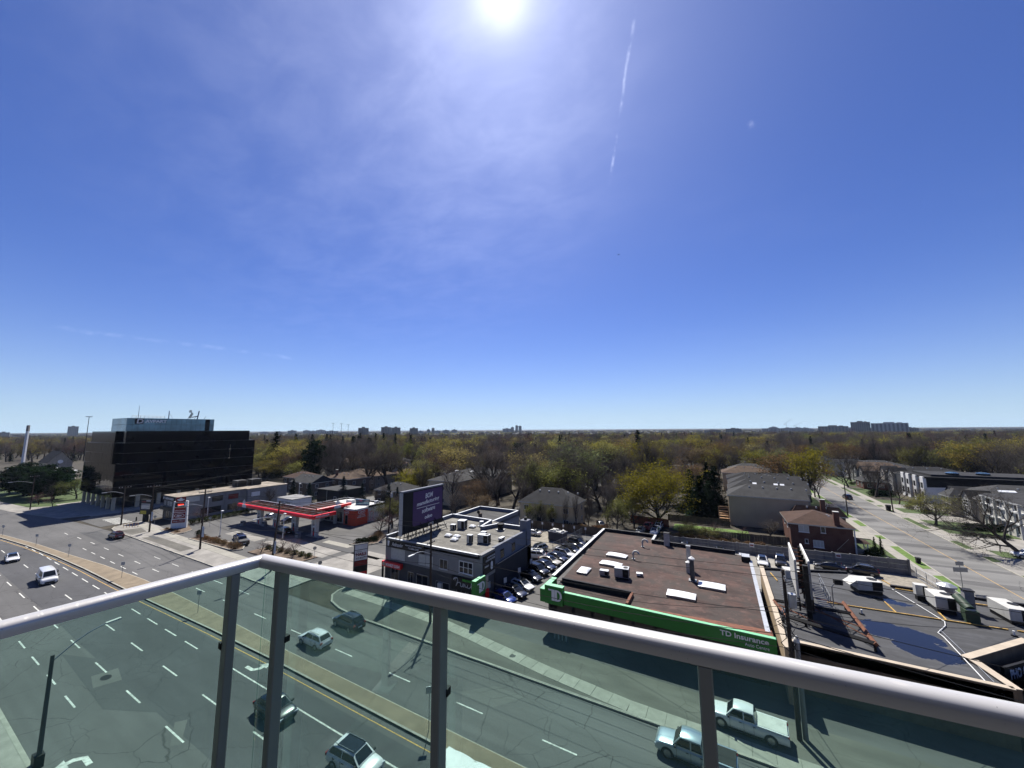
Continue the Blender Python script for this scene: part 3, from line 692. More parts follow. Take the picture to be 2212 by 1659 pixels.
def skylight(label, c, size, rz, group):
    a, b = size[0] / 2, size[1] / 2
    t = thing('roof_skylight', label, 'skylight', c, rz, group)
    MB().box(-a, a, -b, b, 0, .28).build('curb', 'steel', t, world=False)
    m = MB(); k = 8; vs = []; fs = []
    for i in range(k + 1):
        u = -1 + 2 * i / k
        for j in range(k + 1):
            v = -1 + 2 * j / k; vs.append((u * a * 1.02, v * b * 1.02, .29 + .30 * (1 - u ** 6) * (1 - v * v)))
    for i in range(k):
        for j in range(k): q = i * (k + 1) + j; fs.append((q, q + k + 1, q + k + 2, q + 1))
    m.add(vs, fs).build('dome', 'skylight', t, smooth=60, world=False)
    return t
def td_logo(par, org, right, h, mat='letter_white', d=.05):
    s = h / 10.0
    T = [(0, 9.9), (9.0, 9.9), (9.0, 8.9), (6.6, 8.9), (6.6, 0), (3.6, 0), (3.6, 8.9), (.6, 8.9)]
    T = [(a * s, b * s) for a, b in [(0, 10), (6.7, 10), (6.7, 0), (3.7, 0), (3.7, 8.8), (.5, 8.8)]]
    Dm = [(7.0, 0), (7.0, 10), (9.6, 10)] + [(9.6 + 4.6 * math.sin(R(t)), 5 + 5 * math.cos(R(t))) for t in range(10, 180, 17)] + [(9.6, 0)]
    plate(MB(), org, right, Zv, T[::-1], 0, d).build('logo_letter', mat, par)
    o = Vector(org)
    # D as an outline ring
    outer = [(a * s, b * s) for a, b in Dm]; cx, cyy = 9.4 * s, 5 * s
    inner = [(max(9.2 * s, cx + (a - cx) * .60), cyy + (b - cyy) * .72) for a, b in outer]
    k = len(outer); m = MB(); Rv, Uv = Vector(right), Vector(Zv); Nv = Rv.cross(Uv)
    P = [o + Rv * a + Uv * b + Nv * d for a, b in outer] + [o + Rv * a + Uv * b + Nv * d for a, b in inner]
    m.add(P, [(i, k + i, k + (i + 1) % k, (i + 1) % k) for i in range(k)]); m.add([p - Nv * d for p in P], [(i, (i + 1) % k, k + (i + 1) % k, k + i) for i in range(k)])
    m.build('logo_letter', mat, par)

# ================================================================== bank with the green fascia
bank = thing('bank_building', 'low bank building with rust-brown flat roof and long green fascia sign', 'building', (-20.5, 48.2, 0))
fp = [(-21.0, 48.2), (3.0, 48.2), (3.0, 76.2), (-12.3, 76.2), (-12.3, 80.2), (-22.0, 80.2)]
MB().prism(fp, 0, 4.35).build('wall', 'wall_black', bank)
ROOF_T = 4.55
rec = [(-20.4, 48.5), (-11.0, 48.5), (-11.0, 51.7), (-20.4, 51.7)]
m = MB()
for q in ([(-21.0, 51.7), (3.0, 51.7), (3.0, 76.2), (-22.0, 76.2)], [(-22.0, 76.2), (-12.3, 76.2), (-12.3, 80.2), (-22.0, 80.2)], [(-11.0, 48.2), (3.0, 48.2), (3.0, 51.7), (-11.0, 51.7)]): m.prism(q, 4.352, ROOF_T)
m.build('flat_roof', 'roof_rust', bank)
MB().box(-20.6, -11.0, 48.4, 51.7, 4.352, 4.36).build('sunken_roof', 'roof_rust', bank)
MB().box(-20.6, -11.2, 51.35, 51.695, 4.36, 5.15).build('recess_wall', 'wall_black', bank); MB().box(-11.2, -10.9, 48.3, 51.7, 4.36, 5.0).build('recess_wall', 'rust', bank)
for a, b, mt in (((-21.9, 51.7), (-22.2, 80.1), 0), ((-22.2, 80.1), (-12.3, 80.1), 1), ((-12.3, 80.1), (-12.3, 76.1), 0), ((-12.3, 76.1), (1.2, 76.1), 1)):
    a, b = Vector(a), Vector(b); d = (b - a).normalized(); q = Vector((-d.y, d.x)) * .35
    o = MB().prism([(p.x, p.y) for p in (a, b, b + q, a + q)], 4.3, 5.1).build('parapet', 'wall_black', bank)
    MB().prism([(p.x, p.y) for p in (a - q * .15, b - q * .15, b + q * 1.1, a + q * 1.1)], 5.102, 5.16).build('parapet_cap', 'galv' if mt == 0 else 'steel_dark', o)
MB().box(3.0, 3.45, 49.0, 73.5, 4.3, 4.72).build('gutter', 'galv', bank)
MB().box(2.0, 3.2, 72.6, 74.4, ROOF_T, 5.35).build('roof_hatch', 'steel_dark', bank); MB().box(2.05, 3.15, 72.65, 74.35, 5.352, 5.40).build('hatch_lid', 'galv', bank)
# sloping rusty flashing behind the fascia
MB().add([(-10.8, 47.85, 5.02), (3.6, 47.85, 5.02), (3.6, 50.2, 4.565), (-10.8, 48.6, 4.565)], [(0, 1, 2, 3)]).build('rusty_flashing', 'rust', bank)
fas = MB().box(-18.9, 3.75, 47.35, 47.72, 3.55, 4.98).build('fascia', 'green_sign', bank)
MB().box(-18.9, 3.75, 47.30, 47.75, 4.982, 5.05).build('fascia_cap', 'green_light', fas)
text('TD Insurance', 'letter_white', 'lettering', fas, (-1.2, 47.34, 4.28), X, Zv, width=4.3, height=.52, bold=.022)
text('Auto Centre', 'letter_white', 'lettering', fas, (1.0, 47.34, 3.78), X, Zv, width=2.1, height=.32, bold=.004)
tb = MB().box(-21.4, -18.9, 47.15, 47.85, 3.35, 5.55).build('logo_panel', 'green_sign', bank)
MB().box(-21.42, -18.88, 47.13, 47.87, 5.552, 5.62).build('panel_cap', 'green_light', tb)
td_logo(tb, (-20.9, 47.148, 3.85), X, 1.35)
sd = MB().box(-22.1, -21.42, 47.2, 51.5, 3.4, 4.95).build('side_fascia', 'green_sign', bank); MB().box(-22.12, -21.41, 47.2, 51.5, 4.952, 5.0).build('fascia_cap', 'green_light', sd)
for i in range(9): window(bank, 'S', 48.2, -20.2 + i * 2.5, -18.0 + i * 2.5, .35, 3.2, 0, 0, 'steel_dark', 'win_dark', .07)
MB().box(-20.9, -20.6, 47.2, 47.5, 0, 3.36).build('column', 'steel_dark', bank)
for i in range(4): MB().box(-19.6 + .5 * i, -19.5 + .5 * i, 45.9, 46.0, 0, 1.0).build('railing_post', 'off_white', bank)
for (cx_, cyy, a, b, k, lb) in ((-16.3, 65.65, 3.3, 1.5, -.05, 'white domed skylight farthest back on the rust-brown roof'), (-16.2, 61.2, 3.3, 1.6, -.05, 'white domed skylight just behind the air conditioner on rust roof'), (-19.1, 56.6, 1.55, 2.4, .0, 'square white skylight near the parking-lot edge of the rust roof'), (-5.5, 54.45, 3.35, 1.9, .0, 'long white skylight nearest the green fascia on the rust roof'), (-2.1, 59.35, 3.2, 2.0, .0, 'long white skylight beside the tall vent stack on rust roof')):
    skylight(lb, (cx_, cyy, ROOF_T), (a, b), k, 'skylights on the bank roof')
rooftop_unit('air_conditioner', 'grey air conditioner with round fan on the rust-brown roof', (-13.5, 56.9, ROOF_T), (2.0, 1.3, 1.25), .1, 'galv')
rooftop_unit('vent_box', 'small pale metal vent box beside the air conditioner on rust roof', (-16.0, 56.6, ROOF_T), (1.3, .8, .7), .1, 'galv', fan=False, curb=.1)
rooftop_unit('roof_ventilator', 'low white vent cap in the middle of the rust roof', (-11.4, 58.8, ROOF_T), (.9, .7, .35), .3, 'white_paint', fan=False, curb=.12)
def gooseneck(label, c):
    t = thing('gooseneck_vent', label, 'roof vent', c)
    m = MB().tube([(0, 0, 0), (0, 0, .9)] + [(.45 - .45 * math.cos(R(a)), 0, .9 + .45 * math.sin(R(a))) for a in range(20, 200, 20)], .17, 8); m.build('pipe', 'off_white', t, smooth=True, world=False)
    MB().cyl((0, 0, 0), (0, 0, .12), .28, k=10).build('flange', 'steel', t, world=False)
gooseneck('white gooseneck vent pipe near the back of the rust roof', (-13.4, 73.0, ROOF_T)); gooseneck('white gooseneck vent pipe between the skylights on rust roof', (-13.6, 65.6, ROOF_T))
t = thing('vent_stack', 'tall dark vent stack with white cap on the rust-brown roof', 'vent stack', (-4.5, 60.6, ROOF_T))
MB().box(-.28, .28, -.28, .28, 0, 2.9).build('stack', 'stucco_dark', t, world=False); MB().cyl((0, 0, 2.9), (0, 0, 3.05), .42, .42, 10).cyl((0, 0, 3.05), (0, 0, 3.3), .42, .08, 10).build('cap', 'white_paint', t, world=False); MB().box(-.5, .5, -.5, .5, 0, .14).build('flashing', 'steel', t, world=False)
t = thing('vent_duct', 'slender metal duct pair rising behind the tall vent stack', 'duct', (-5.2, 63.6, ROOF_T))
MB().box(-.3, .3, -.3, .3, 0, 1.5).build('duct', 'galv', t, world=False); MB().cyl((0, 0, 1.5), (0, 0, 1.7), .4, .1, 10).build('cap', 'white_paint', t, world=False); MB().box(-.28, .28, 1.2, 1.7, 0, 3.4).build('duct', 'galv', t, world=False); MB().box(-.32, .32, 1.15, 1.75, 3.4, 3.5).build('cap', 'steel', t, world=False)
t = thing('roof_chimney', 'square grey metal chimney on the back edge of the rust roof', 'chimney', (-9.6, 76.0, ROOF_T))
MB().box(-.45, .45, -.4, .4, 0, 2.2).build('stack', 'galv', t, world=False); MB().box(-.5, .5, -.45, .45, 2.2, 2.3).build('cap', 'steel_dark', t, world=False)

# ================================================================== dark-roofed shops on the right
shops = thing('shop_building', 'low shop building with dark tar roof, big puddle and beige coping', 'building', (4.2, 48.4, 0))
PZ = 4.5
fp = [(4.3, 48.6), (19.7, 48.6), (18.95, 52.8), (25.3, 59.2), (60, 60), (60, 71.5), (21, 71.0), (19.0, 71.2), (15.6, 74.6), (4.3, 70.6)]
MB().prism(fp, 0, PZ - .25).build('wall', 'brown_face', shops)
MB().prism(fp, PZ - .248, PZ - .02).build('flat_roof', 'roof_dark', shops)
def edge(a, b, wd, z0, z1, mat, name='parapet', par=shops, cap=None):
    a, b = Vector(a), Vector(b); d = (b - a).normalized(); q = Vector((-d.y, d.x)) * wd
    o = MB().prism([(p.x, p.y) for p in (a, b, b + q, a + q)], z0, z1).build(name, mat, par)
    if cap: MB().prism([(p.x, p.y) for p in (a - q * .12, b - q * .12, b + q * 1.15, a + q * 1.15)], z1 + .002, z1 + .06).build('coping', cap, o)
    return o
edge((4.7, 48.6), (19.9, 48.6), .38, 3.6, 4.62, 'brown_face', cap='coping'); edge((19.75, 48.7), (18.95, 52.7), -.55, 3.6, 4.62, 'brown_face', cap='coping'); edge((18.95, 52.75), (26, 59.9), .5, 3.6, 4.62, 'brown_face', cap='coping')
edge((4.25, 46.2), (4.25, 70.4), -.42, 0, 4.95, 'tan_stucco', 'party_wall', cap='coping')
edge((4.7, 70.35), (15.4, 74.4), .3, 4.2, 4.70, 'wall_black', cap='steel_dark'); edge((19.1, 71.0), (60, 71.2), .3, 4.2, 4.70, 'wall_black', cap='steel_dark')
# angled sign front
pf = MB().add([(19.75, 48.55, 0), (26.6, 59.0, 0), (26.6, 59.0, 3.6), (19.75, 48.55, 3.6)], [(0, 1, 2, 3)]).build('shopfront', 'black_matt', shops)
dv = (Vector((26.6, 59.6, 0)) - Vector((19.3, 52.6, 0))).normalized()
sgn = plate(MB(), (21.0, 53.8, 2.55), dv, Zv, [(.6, 0), (7, 0), (7, 1.4), (.6, 1.4)], .0, .22).build('sign_panel', 'black_sign', shops)
nv_ = dv.cross(Vector(Zv))
text('PHO O', 'letter_white', 'lettering', sgn, Vector((21.25, 54.0, 2.85)) + nv_ * .225 + dv * 1.0, dv, Zv, width=2.5, height=.85, bold=.03)
# timber blocking and pipes on the roof
for a, b in (((10.4, 61.1), (25.6, 62.2)), ((26.3, 62.3), (36, 63.0)), ((16.6, 64.7), (16.7, 61.7)), ((21.1, 65.4), (20.9, 61.9)), ((18.8, 73.4), (19.3, 71.6)), ((19.4, 70.4), (23.5, 70.3)), ((24.5, 69.0), (32, 69.4)), ((5.4, 69.2), (5.9, 66.2))):
    edge(a, b, .12, PZ + .02, PZ + .12, 'paint_yellow', 'gas_pipe')
t = MB(); t.tube([(18.9, 69.9, 4.6), (19.8, 65.5, 4.58), (20.6, 61.4, 4.58), (20.2, 60.2, 4.58), (18.8, 57.9, 4.58), (18.9, 57.0, 4.58), (18.4, 48.9, 4.6)], .045, 6); tag(t.build('conduit', 'white_paint'), 'thin white conduit winding across the dark tar roof', 'pipe')
tag(MB().tube([(19.3, 58.9, 4.57), (19.2, 54.5, 4.58), (19.0, 49.3, 4.6)], .03, 6).build('conduit', 'galv'), 'second grey conduit beside the white one on the tar roof', 'pipe')
rooftop_unit('air_handler', 'long white rooftop air handler with hood in the middle of the tar roof', (15.7, 67.5, PZ), (2.7, 2.0, 1.15), .25, 'off_white', curb=.5, hood=True)
rooftop_unit('air_handler', 'white rooftop air handler with dark end grille beside the green duct', (21.8, 65.3, PZ), (1.7, 2.6, 1.4), .0, 'off_white', curb=.45)
rooftop_unit('air_handler', 'white rooftop air handler at the right-hand end of the tar roof', (27.3, 65.8, PZ), (1.6, 3.2, 1.25), .1, 'off_white', curb=.4)
rooftop_unit('air_handler', 'white boxy intake standing behind the air handler with dark end grille', (20.9, 67.6, PZ), (1.1, .9, 1.3), 0, 'off_white', fan=False, curb=.6)
rooftop_unit('air_handler', 'small white rooftop air handler behind the hoarding frames', (8.0, 66.6, PZ), (2.4, 1.8, 1.4), .1, 'off_white', curb=.4)
t = thing('exhaust_fan', 'grey exhaust duct post on the tar roof by the side street', 'duct', (24.5, 66.4, PZ)); MB().box(-.4, .4, -.4, .4, 0, 2.3).build('duct', 'stucco_grey', t, world=False); MB().box(-.48, .48, -.48, .48, 2.3, 2.42).build('cap', 'steel_dark', t, world=False)
pm('green_metal', (.05, .09, .05), .6, var=.2)
t = thing('green_duct', 'dark green kitchen exhaust with round pale mouth on the tar roof', 'duct', (23.2, 62.9, PZ)); MB().box(-.55, .55, -.5, .5, 0, 1.3).build('housing', 'green_metal', t, world=False); MB().cyl((0, -.1, 1.3), (-.3, 1.6, 2.0), .45, .45, 12).build('duct', 'green_metal', t, smooth=True, world=False); disc(MB(), (0, 0, 1.3), X, Y, .42, .42, 0, .1).build('mouth', 'off_white', t, world=False)
t = thing('dome_fan', 'round metal dome fan at the back edge of the tar roof', 'fan', (25.2, 73.2, 4.4)); MB().cyl((0, 0, 0), (0, 0, .5), .7, .7, 12).cyl((0, 0, .5), (0, 0, .7), .95, .95, 12).cyl((0, 0, .7), (0, 0, 1.0), .95, .4, 12).build('housing', 'galv', t, world=False)
for i, (a, b) in enumerate(((25.4, 60.9), (13.2, 59.5), (28.5, 64.8))):
    t = thing('vent_pipe', ('short vent pipe beside the green duct', 'small dark block vent beside the puddle on tar roof', 'short vent pipe beside the right-hand air handler')[i], 'roof vent', (a, b, PZ)); MB().cyl((0, 0, 0), (0, 0, .5), .09, k=8).build('pipe', 'white_paint', t, world=False); MB().cyl((0, 0, 0), (0, 0, .1), .25, k=8).build('flange', 'steel_dark', t, world=False)

# ------------------------------------------------------------------ double-sided hoarding on its steel frame
hb = thing('rooftop_hoarding', 'pair of tall narrow-on white billboard panels on rusty steel roof frame', 'billboard', (7.6, 56.0, PZ))
HZ = 4.6
for (x0, y0, x1, y1, mt) in ((6.85, 54.4, 7.30, 61.9, 'pent_glass'), (8.10, 54.5, 8.52, 61.9, 'white_paint')):
    d = Vector((x1 - x0, y1 - y0)).normalized(); q = Vector((-d.y, d.x)) * .22
    pts = [(x0, y0), (x1, y1), (x1 + q.x, y1 + q.y), (x0 + q.x, y0 + q.y)]
    p = MB().prism(pts, 6.9, 10.9).build('panel', 'off_white', hb)
    MB().prism([(x0 - .03, y0 - .03), (x1 - .03, y1 + .03), (x1 + q.x + .03, y1 + q.y + .03), (x0 + q.x + .03, y0 + q.y - .03)], 10.902, 11.02).build('panel_cap', 'white_paint', p)
    k = q.normalized() * (.225 if x0 < 7 else -.005)
    for i in range(4): MB().cyl((x0 + d.x * (.6 + 2.1 * i), y0 + d.y * (.6 + 2.1 * i), 5.3), (x0 + d.x * (.6 + 2.1 * i), y0 + d.y * (.6 + 2.1 * i), 6.9), .09, k=4).build('upright', 'steel_dark', hb)
for i in range(5):
    for zq in (7.3, 8.8, 10.4): MB().cyl((6.95 + i * .1, 54.7 + i * 1.75, zq), (8.1 + i * .1, 54.7 + i * 1.75, zq + (.0 if zq > 8 else .4)), .06, k=4).build('brace', 'rust', hb)
    MB().cyl((7.75 + i * .1, 54.6 + i * 1.75, 5.0), (7.75 + i * .1, 54.6 + i * 1.75, 10.7), .13, k=4).build('upright', 'steel_dark', hb)
MB().box(7.35, 7.8, 53.9, 54.4, 4.5, 10.6).build('mast', 'steel_dark', hb)
# frame on the roof
def beam(a, b, wd=.22, mat='rust', nm='beam'): return MB().cyl(a, b, wd * .62, k=4).build(nm, mat, hb)
beam((11.8, 60.2, 5.2), (12.0, 50.4, 5.2), .34); beam((4.6, 56.9, 5.25), (11.8, 57.2, 5.2), .3, 'steel_dark'); beam((5.3, 52.9, 5.25), (12.0, 50.6, 5.2), .34, 'steel_dark'); beam((4.6, 57.0, 5.2), (5.4, 52.8, 5.2), .26)
for a, b in (((7, 56.9), (12, 53.8)), ((8.5, 56.9), (12, 51.4)), ((6, 52.7), (9.5, 56.9)), ((5, 56.0), (9, 51.6)), ((9.2, 51.4), (11.9, 56.0)), ((5.2, 54.6), (7, 56.9)), ((8.8, 60.2), (11.8, 59.6))): beam((a[0], a[1], 5.2), (b[0], b[1], 5.2), .11, rnd.choice(['rust', 'steel_dark']), 'brace')
for p in ((11.9, 60.0), (11.95, 50.6), (5.0, 53.0), (4.8, 56.8), (7.0, 53.0), (8.4, 57.0)): MB().cyl((p[0], p[1], 4.45), (p[0], p[1], 5.2), .12, k=4).build('foot', 'steel_dark', hb)
for i in range(14): MB().cyl((8.5 + i * .03, 54.4 + i * .56, 6.5), (9.6 + i * .03, 54.4 + i * .56, 6.5), .04, k=4).build('walkway_bar', 'galv', hb)
for z_ in (6.5, 7.1, 7.6): MB().cyl((9.6, 54.4, z_), (10.0, 61.9, z_), .04, k=4).build('walkway_rail', 'steel', hb)
for i in range(6): MB().cyl((9.6 + i * .08, 54.4 + i * 1.5, 6.5), (9.6 + i * .08, 54.4 + i * 1.5, 7.6), .03, k=4).build('walkway_post', 'steel', hb)
for i in range(12): MB().cyl((5.3 + i * .03, 54.4 + i * .6, 6.5), (6.8 + i * .03, 54.4 + i * .6, 6.5), .045, k=4).build('walkway_bar', 'galv', hb)
t = thing('floodlight', 'black floodlight on a bent pipe beside the hoarding walkway', 'lamp', (9.9, 54.9, 6.5)); MB().tube([(0, 0, 0), (0, 0, 2.0), (.2, 0, 2.3), (.5, 0, 2.4)], .05, 6).build('pipe', 'steel', t, world=False); MB().obox((.6, .1, 2.55), (.75, .35, .5), .2).build('head', 'black_matt', t, world=False)

# ================================================================== two-storey salon and restaurant block
nail = thing('shop_block', 'two-storey grey and charcoal shop block with flat roof and billboard', 'building', (-52, 48, 0))
NZ = 7.05
MB().prism([(-52.0, 48.0), (-32.1, 48.0), (-32.1, 64.4), (-40.6, 64.4), (-40.6, 67.5), (-52.0, 67.5)], 0, 3.85).build('lower_wall', 'stucco_dark', nail)
MB().prism([(-52.0, 48.0), (-32.6, 48.0), (-32.6, 64.4), (-40.6, 64.4), (-40.6, 67.5), (-52.0, 67.5)], 3.852, NZ).build('upper_wall', 'stucco_grey', nail)
MB().box(-32.09, -31.9, 51.8, 64.4, 0, 4.9).build('side_wall', 'wall_navy', nail); MB().box(-32.6, -32.12, 51.8, 64.4, 4.0, 7.5).build('side_wall', 'wall_blue_grey', nail); MB().cyl((-31.75, 52.2, 4.95), (-31.75, 63.9, 4.95), .06, k=6).build('pipe', 'coping', nail)
MB().box(-32.6, -31.95, 48.0, 51.8, 3.852, 7.42).build('corner_wall', 'stucco_grey', nail)
MB().prism([(-51.7, 48.3), (-32.9, 48.3), (-32.9, 64.1), (-40.9, 64.1), (-40.9, 67.2), (-51.7, 67.2)], NZ + .002, NZ + .06).build('flat_roof', 'roof_nail', nail)
for a, b in (((-52, 48.0), (-32.3, 48.0)), ((-32.3, 48.0), (-32.3, 64.4)), ((-32.3, 64.4), (-38.8, 64.4)), ((-38.8, 64.4), (-40.4, 60.6)), ((-40.4, 60.6), (-41.4, 66.0)), ((-41.4, 66.0), (-52, 66.6)), ((-52, 66.6), (-52, 48.0))):
    z1 = 7.35 if a[1] < 60 and b[1] < 60 or a == (-32.3, 48.0) else 7.75
    edge(a, b, .28, NZ - .3, z1, 'wall_blue_grey' if z1 > 7.5 else 'stucco_grey', 'parapet', nail, 'galv')
MB().box(-33.4, -31.9, 62.9, 64.5, 0, 9.2).build('chimney', 'wall_blue_grey', nail); MB().cyl((-32.6, 63.7, 9.2), (-32.6, 63.7, 9.7), .3, k=8).build('flue', 'steel_dark', nail)
# rear wing
MB().prism([(-53.5, 67.5), (-42.4, 67.5), (-42.4, 79.5), (-53.5, 79.5)], 0, 6.2).build('rear_wall', 'wall_blue_grey', nail); MB().prism([(-53.2, 67.8), (-42.7, 67.8), (-42.7, 79.2), (-53.2, 79.2)], 6.202, 6.26).build('rear_roof', 'roof_nail_back', nail)
for a, b in (((-53.5, 67.5), (-42.4, 67.5)), ((-42.4, 67.5), (-42.4, 79.5)), ((-42.4, 79.5), (-53.5, 79.5)), ((-53.5, 79.5), (-53.5, 67.5))): edge(a, b, .28, 5.9, 6.95, 'wall_blue_grey', 'parapet', nail, 'galv')
for a in (70, 72.5, 75): window(nail, 'E', -42.4, a, a + 1.2, 3.6, 5.0, 0, 1)
# street front
window(nail, 'S', 48.0, -50.6, -47.4, 4.15, 6.0, 1, 1, 'off_white', 'curtain'); window(nail, 'S', 48.0, -44.4, -41.2, 4.1, 5.9, 1, 0, 'stucco_grey', 'curtain'); window(nail, 'S', 48.0, -39.9, -38.3, 4.3, 5.75, 1, 0, 'off_white', 'win_dark', sill=True); window(nail, 'S', 48.0, -36.1, -33.5, 4.3, 6.1, 2, 1, 'white_paint', 'win_dark', sill=True, bar=.12)
sg = MB().box(-51.6, -43.1, 47.78, 47.99, 6.0, 7.2).build('sign_band', 'black_sign', nail)
text('Andmander', 'letter_white', 'lettering', sg, (-50.3, 47.77, 6.3), X, Zv, width=2.6, height=.62, shear=.35); text('DESIGN BUILD, CREATIVE & COMPLETE', 'letter_white', 'lettering', sg, (-47.2, 47.77, 6.72), X, Zv, width=3.6, height=.2); text('416-886-2290', 'letter_white', 'lettering', sg, (-46.6, 47.77, 6.3), X, Zv, width=2.4, height=.3, bold=.01)
plate(MB(), (-51.3, 47.775, 6.2), X, Zv, [(0, 0), (.28, 0), (.45, .8), (.3, .85), (-.05, .85)], 0, .02).build('emblem', 'letter_white', sg)
ms = MB().box(-52.0, -47.6, 47.2, 47.75, 2.95, 3.75).build('sign_band', 'red_paint', nail)
text('MONKEY SUSHI', 'letter_white', 'lettering', ms, (-51.0, 47.19, 3.1), X, Zv, width=3.2, height=.48, bold=.02); disc(MB(), (-51.5, 47.19, 3.35), X, Zv, .33, .3, 0, .02).build('emblem', 'coping', ms)
hn = MB().box(-37.3, -32.3, 47.7, 47.98, 1.9, 3.75).build('sign_band', 'black_sign', nail)
text('HOLLYWOOD', 'letter_green', 'lettering', hn, (-35.2, 47.69, 3.3), X, Zv, width=1.9, height=.32, bold=.03)
scr = [(-36.9, 3.35), (-36.75, 3.55), (-36.5, 3.45), (-36.6, 3.2), (-36.85, 3.25), (-36.6, 3.6), (-36.2, 3.62), (-36.05, 3.3), (-36.25, 2.75), (-36.4, 2.45), (-36.1, 2.95), (-35.75, 3.1), (-35.5, 2.9), (-35.55, 2.6), (-35.3, 2.5), (-35.0, 2.75), (-34.8, 2.95), (-35.1, 2.95), (-35.15, 2.65), (-34.9, 2.55), (-34.7, 2.9), (-34.65, 2.6), (-34.4, 2.55), (-34.2, 2.95), (-34.25, 2.55), (-33.95, 2.5), (-33.5, 2.9), (-33.3, 3.35), (-33.45, 3.45), (-33.6, 2.9), (-33.5, 2.5), (-33.2, 2.5), (-32.8, 2.75)]
MB().tube([(a, 47.66, b) for a, b in scr], .055, 5).build('lettering', 'letter_white', hn)
for a, b in ((-50.5, -48.6), (-46.6, -45.4), (-44.7, -42.2), (-40.6, -37.9), (-36.5, -34.8), (-34.4, -32.6)): window(nail, 'S', 48.0, a, b, .4, 2.7 if a < -42 else 2.35, 1, 0, 'steel', 'win_dark')
MB().box(-52.0, -51.75, 47.25, 47.5, 0, 2.95).build('column', 'steel_dark', nail); MB().box(-40.0, -39.2, 47.6, 47.98, 1.5, 2.2).build('window_air_conditioner', 'off_white', nail)
# boards on the corner facing the parking lot
cb = MB().box(-31.94, -31.82, 48.3, 51.6, 4.4, 7.1).build('sign_board', 'black_sign', nail)
text('HARDWORKING', 'letter_white', 'lettering', cb, (-31.81, 49.3, 6.55), Y, Zv, width=2.2, height=.26); text('CUSTOM HOME BUILDER', 'letter_white', 'lettering', cb, (-31.81, 48.9, 6.15), Y, Zv, width=2.6, height=.26); text('Andmander', 'letter_white', 'lettering', cb, (-31.81, 48.6, 5.4), Y, Zv, width=1.2, height=.3, shear=.3)
plate(MB(), (-31.82, 50.3, 4.7), Y, Zv, [(0, .2), (.2, 0), (.42, 0), (.6, .2), (.6, 1.0), (.3, 1.25), (0, 1.0)], 0, .02).build('emblem', 'letter_white', cb)
MB().box(-31.94, -31.8, 48.3, 49.6, 2.4, 4.2).build('poster_panel', 'coping', nail); MB().box(-31.94, -31.78, 49.0, 49.8, .9, 2.3).build('poster_panel', 'red_paint', nail); MB().box(-31.94, -31.78, 49.6, 50.2, 2.2, 3.1).build('poster_panel', 'paint_paleblue', nail)
for a, c in ((53.6, 5.2), (57.4, 5.2)): window(nail, 'E', -32.12, a, a + 1.3, c, c + 1.5, 0, 1, 'wall_blue_grey', 'win_dark')
# things on that roof
for lb, c, s_, rz in (('large grey condenser box on the shop-block roof near the lot side', (-35.6, 54.2, 7.1), (2.0, 1.2, 1.3), .1), ('tall grey cabinet beside the condenser on the shop-block roof', (-37.6, 52.9, 7.1), (.9, .7, 1.3), .1), ('small grey cabinet behind the condenser on the shop-block roof', (-36.6, 55.6, 7.1), (.9, .8, 1.3), .1), ('rusty-sided box unit near the billboard on the shop-block roof', (-44.3, 59.8, 7.1), (1.5, 1.5, 1.5), .2), ('low grey cabinet beside the rusty-sided roof unit', (-45.4, 58.4, 7.1), (1.0, .8, .9), .2)):
    rooftop_unit('roof_unit', lb, c, s_, rz, 'galv', fan=('condenser box' in lb), curb=.1, group='units on the shop-block roof')
for lb, c in (('small roof dome closest to the billboard on the shop block', (-43.2, 54.2, 7.1)), ('small roof dome in the middle of the shop-block roof', (-41.5, 54.4, 7.1)), ('small roof dome closest to the street on the shop-block roof', (-40.7, 52.7, 7.1)), ('small roof dome by the rear parapet of the shop block', (-42.9, 61.2, 7.1))): skylight(lb, c, (1.1, 1.0), .1, 'domes on the shop-block roof')
t = thing('roof_fan', 'black round roof fan by the rear parapet of the shop block', 'fan', (-37.2, 62.3, 7.1)); MB().cyl((0, 0, 0), (0, 0, 1.1), .55, k=12).cyl((0, 0, 1.1), (0, 0, 1.2), .7, k=12).build('housing', 'black_matt', t, world=False); MB().box(-.7, .7, -.7, .7, 0, .15).build('base_frame', 'steel', t, world=False)
t = thing('roof_fan', 'grey ribbed roof fan against the middle parapet of the shop block', 'fan', (-41.9, 62.9, 7.1)); MB().cyl((0, 0, 0), (0, 0, 1.0), .5, .42, k=12).build('housing', 'galv', t, world=False); MB().box(-.6, .6, -.6, .6, 0, .15).build('base_frame', 'steel', t, world=False)
t = thing('brick_flue', 'small brown brick flue with dish on the rear wing roof', 'chimney', (-46.6, 69.4, 6.26)); MB().box(-.3, .3, -.3, .3, 0, 1.6).build('stack', 'brick_brown', t, world=False); disc(MB(), (-.2, -.4, 1.9), (1, .2, 0), Zv, .35, .35, 0, .05).build('dish', 'steel_dark', t, world=False)
rooftop_unit('roof_ventilator', 'white box vent on the lot-side edge of the shop-block roof', (-33.6, 56.6, 7.1), (.6, 1.4, .35), 0, 'white_paint', fan=False, curb=.25)
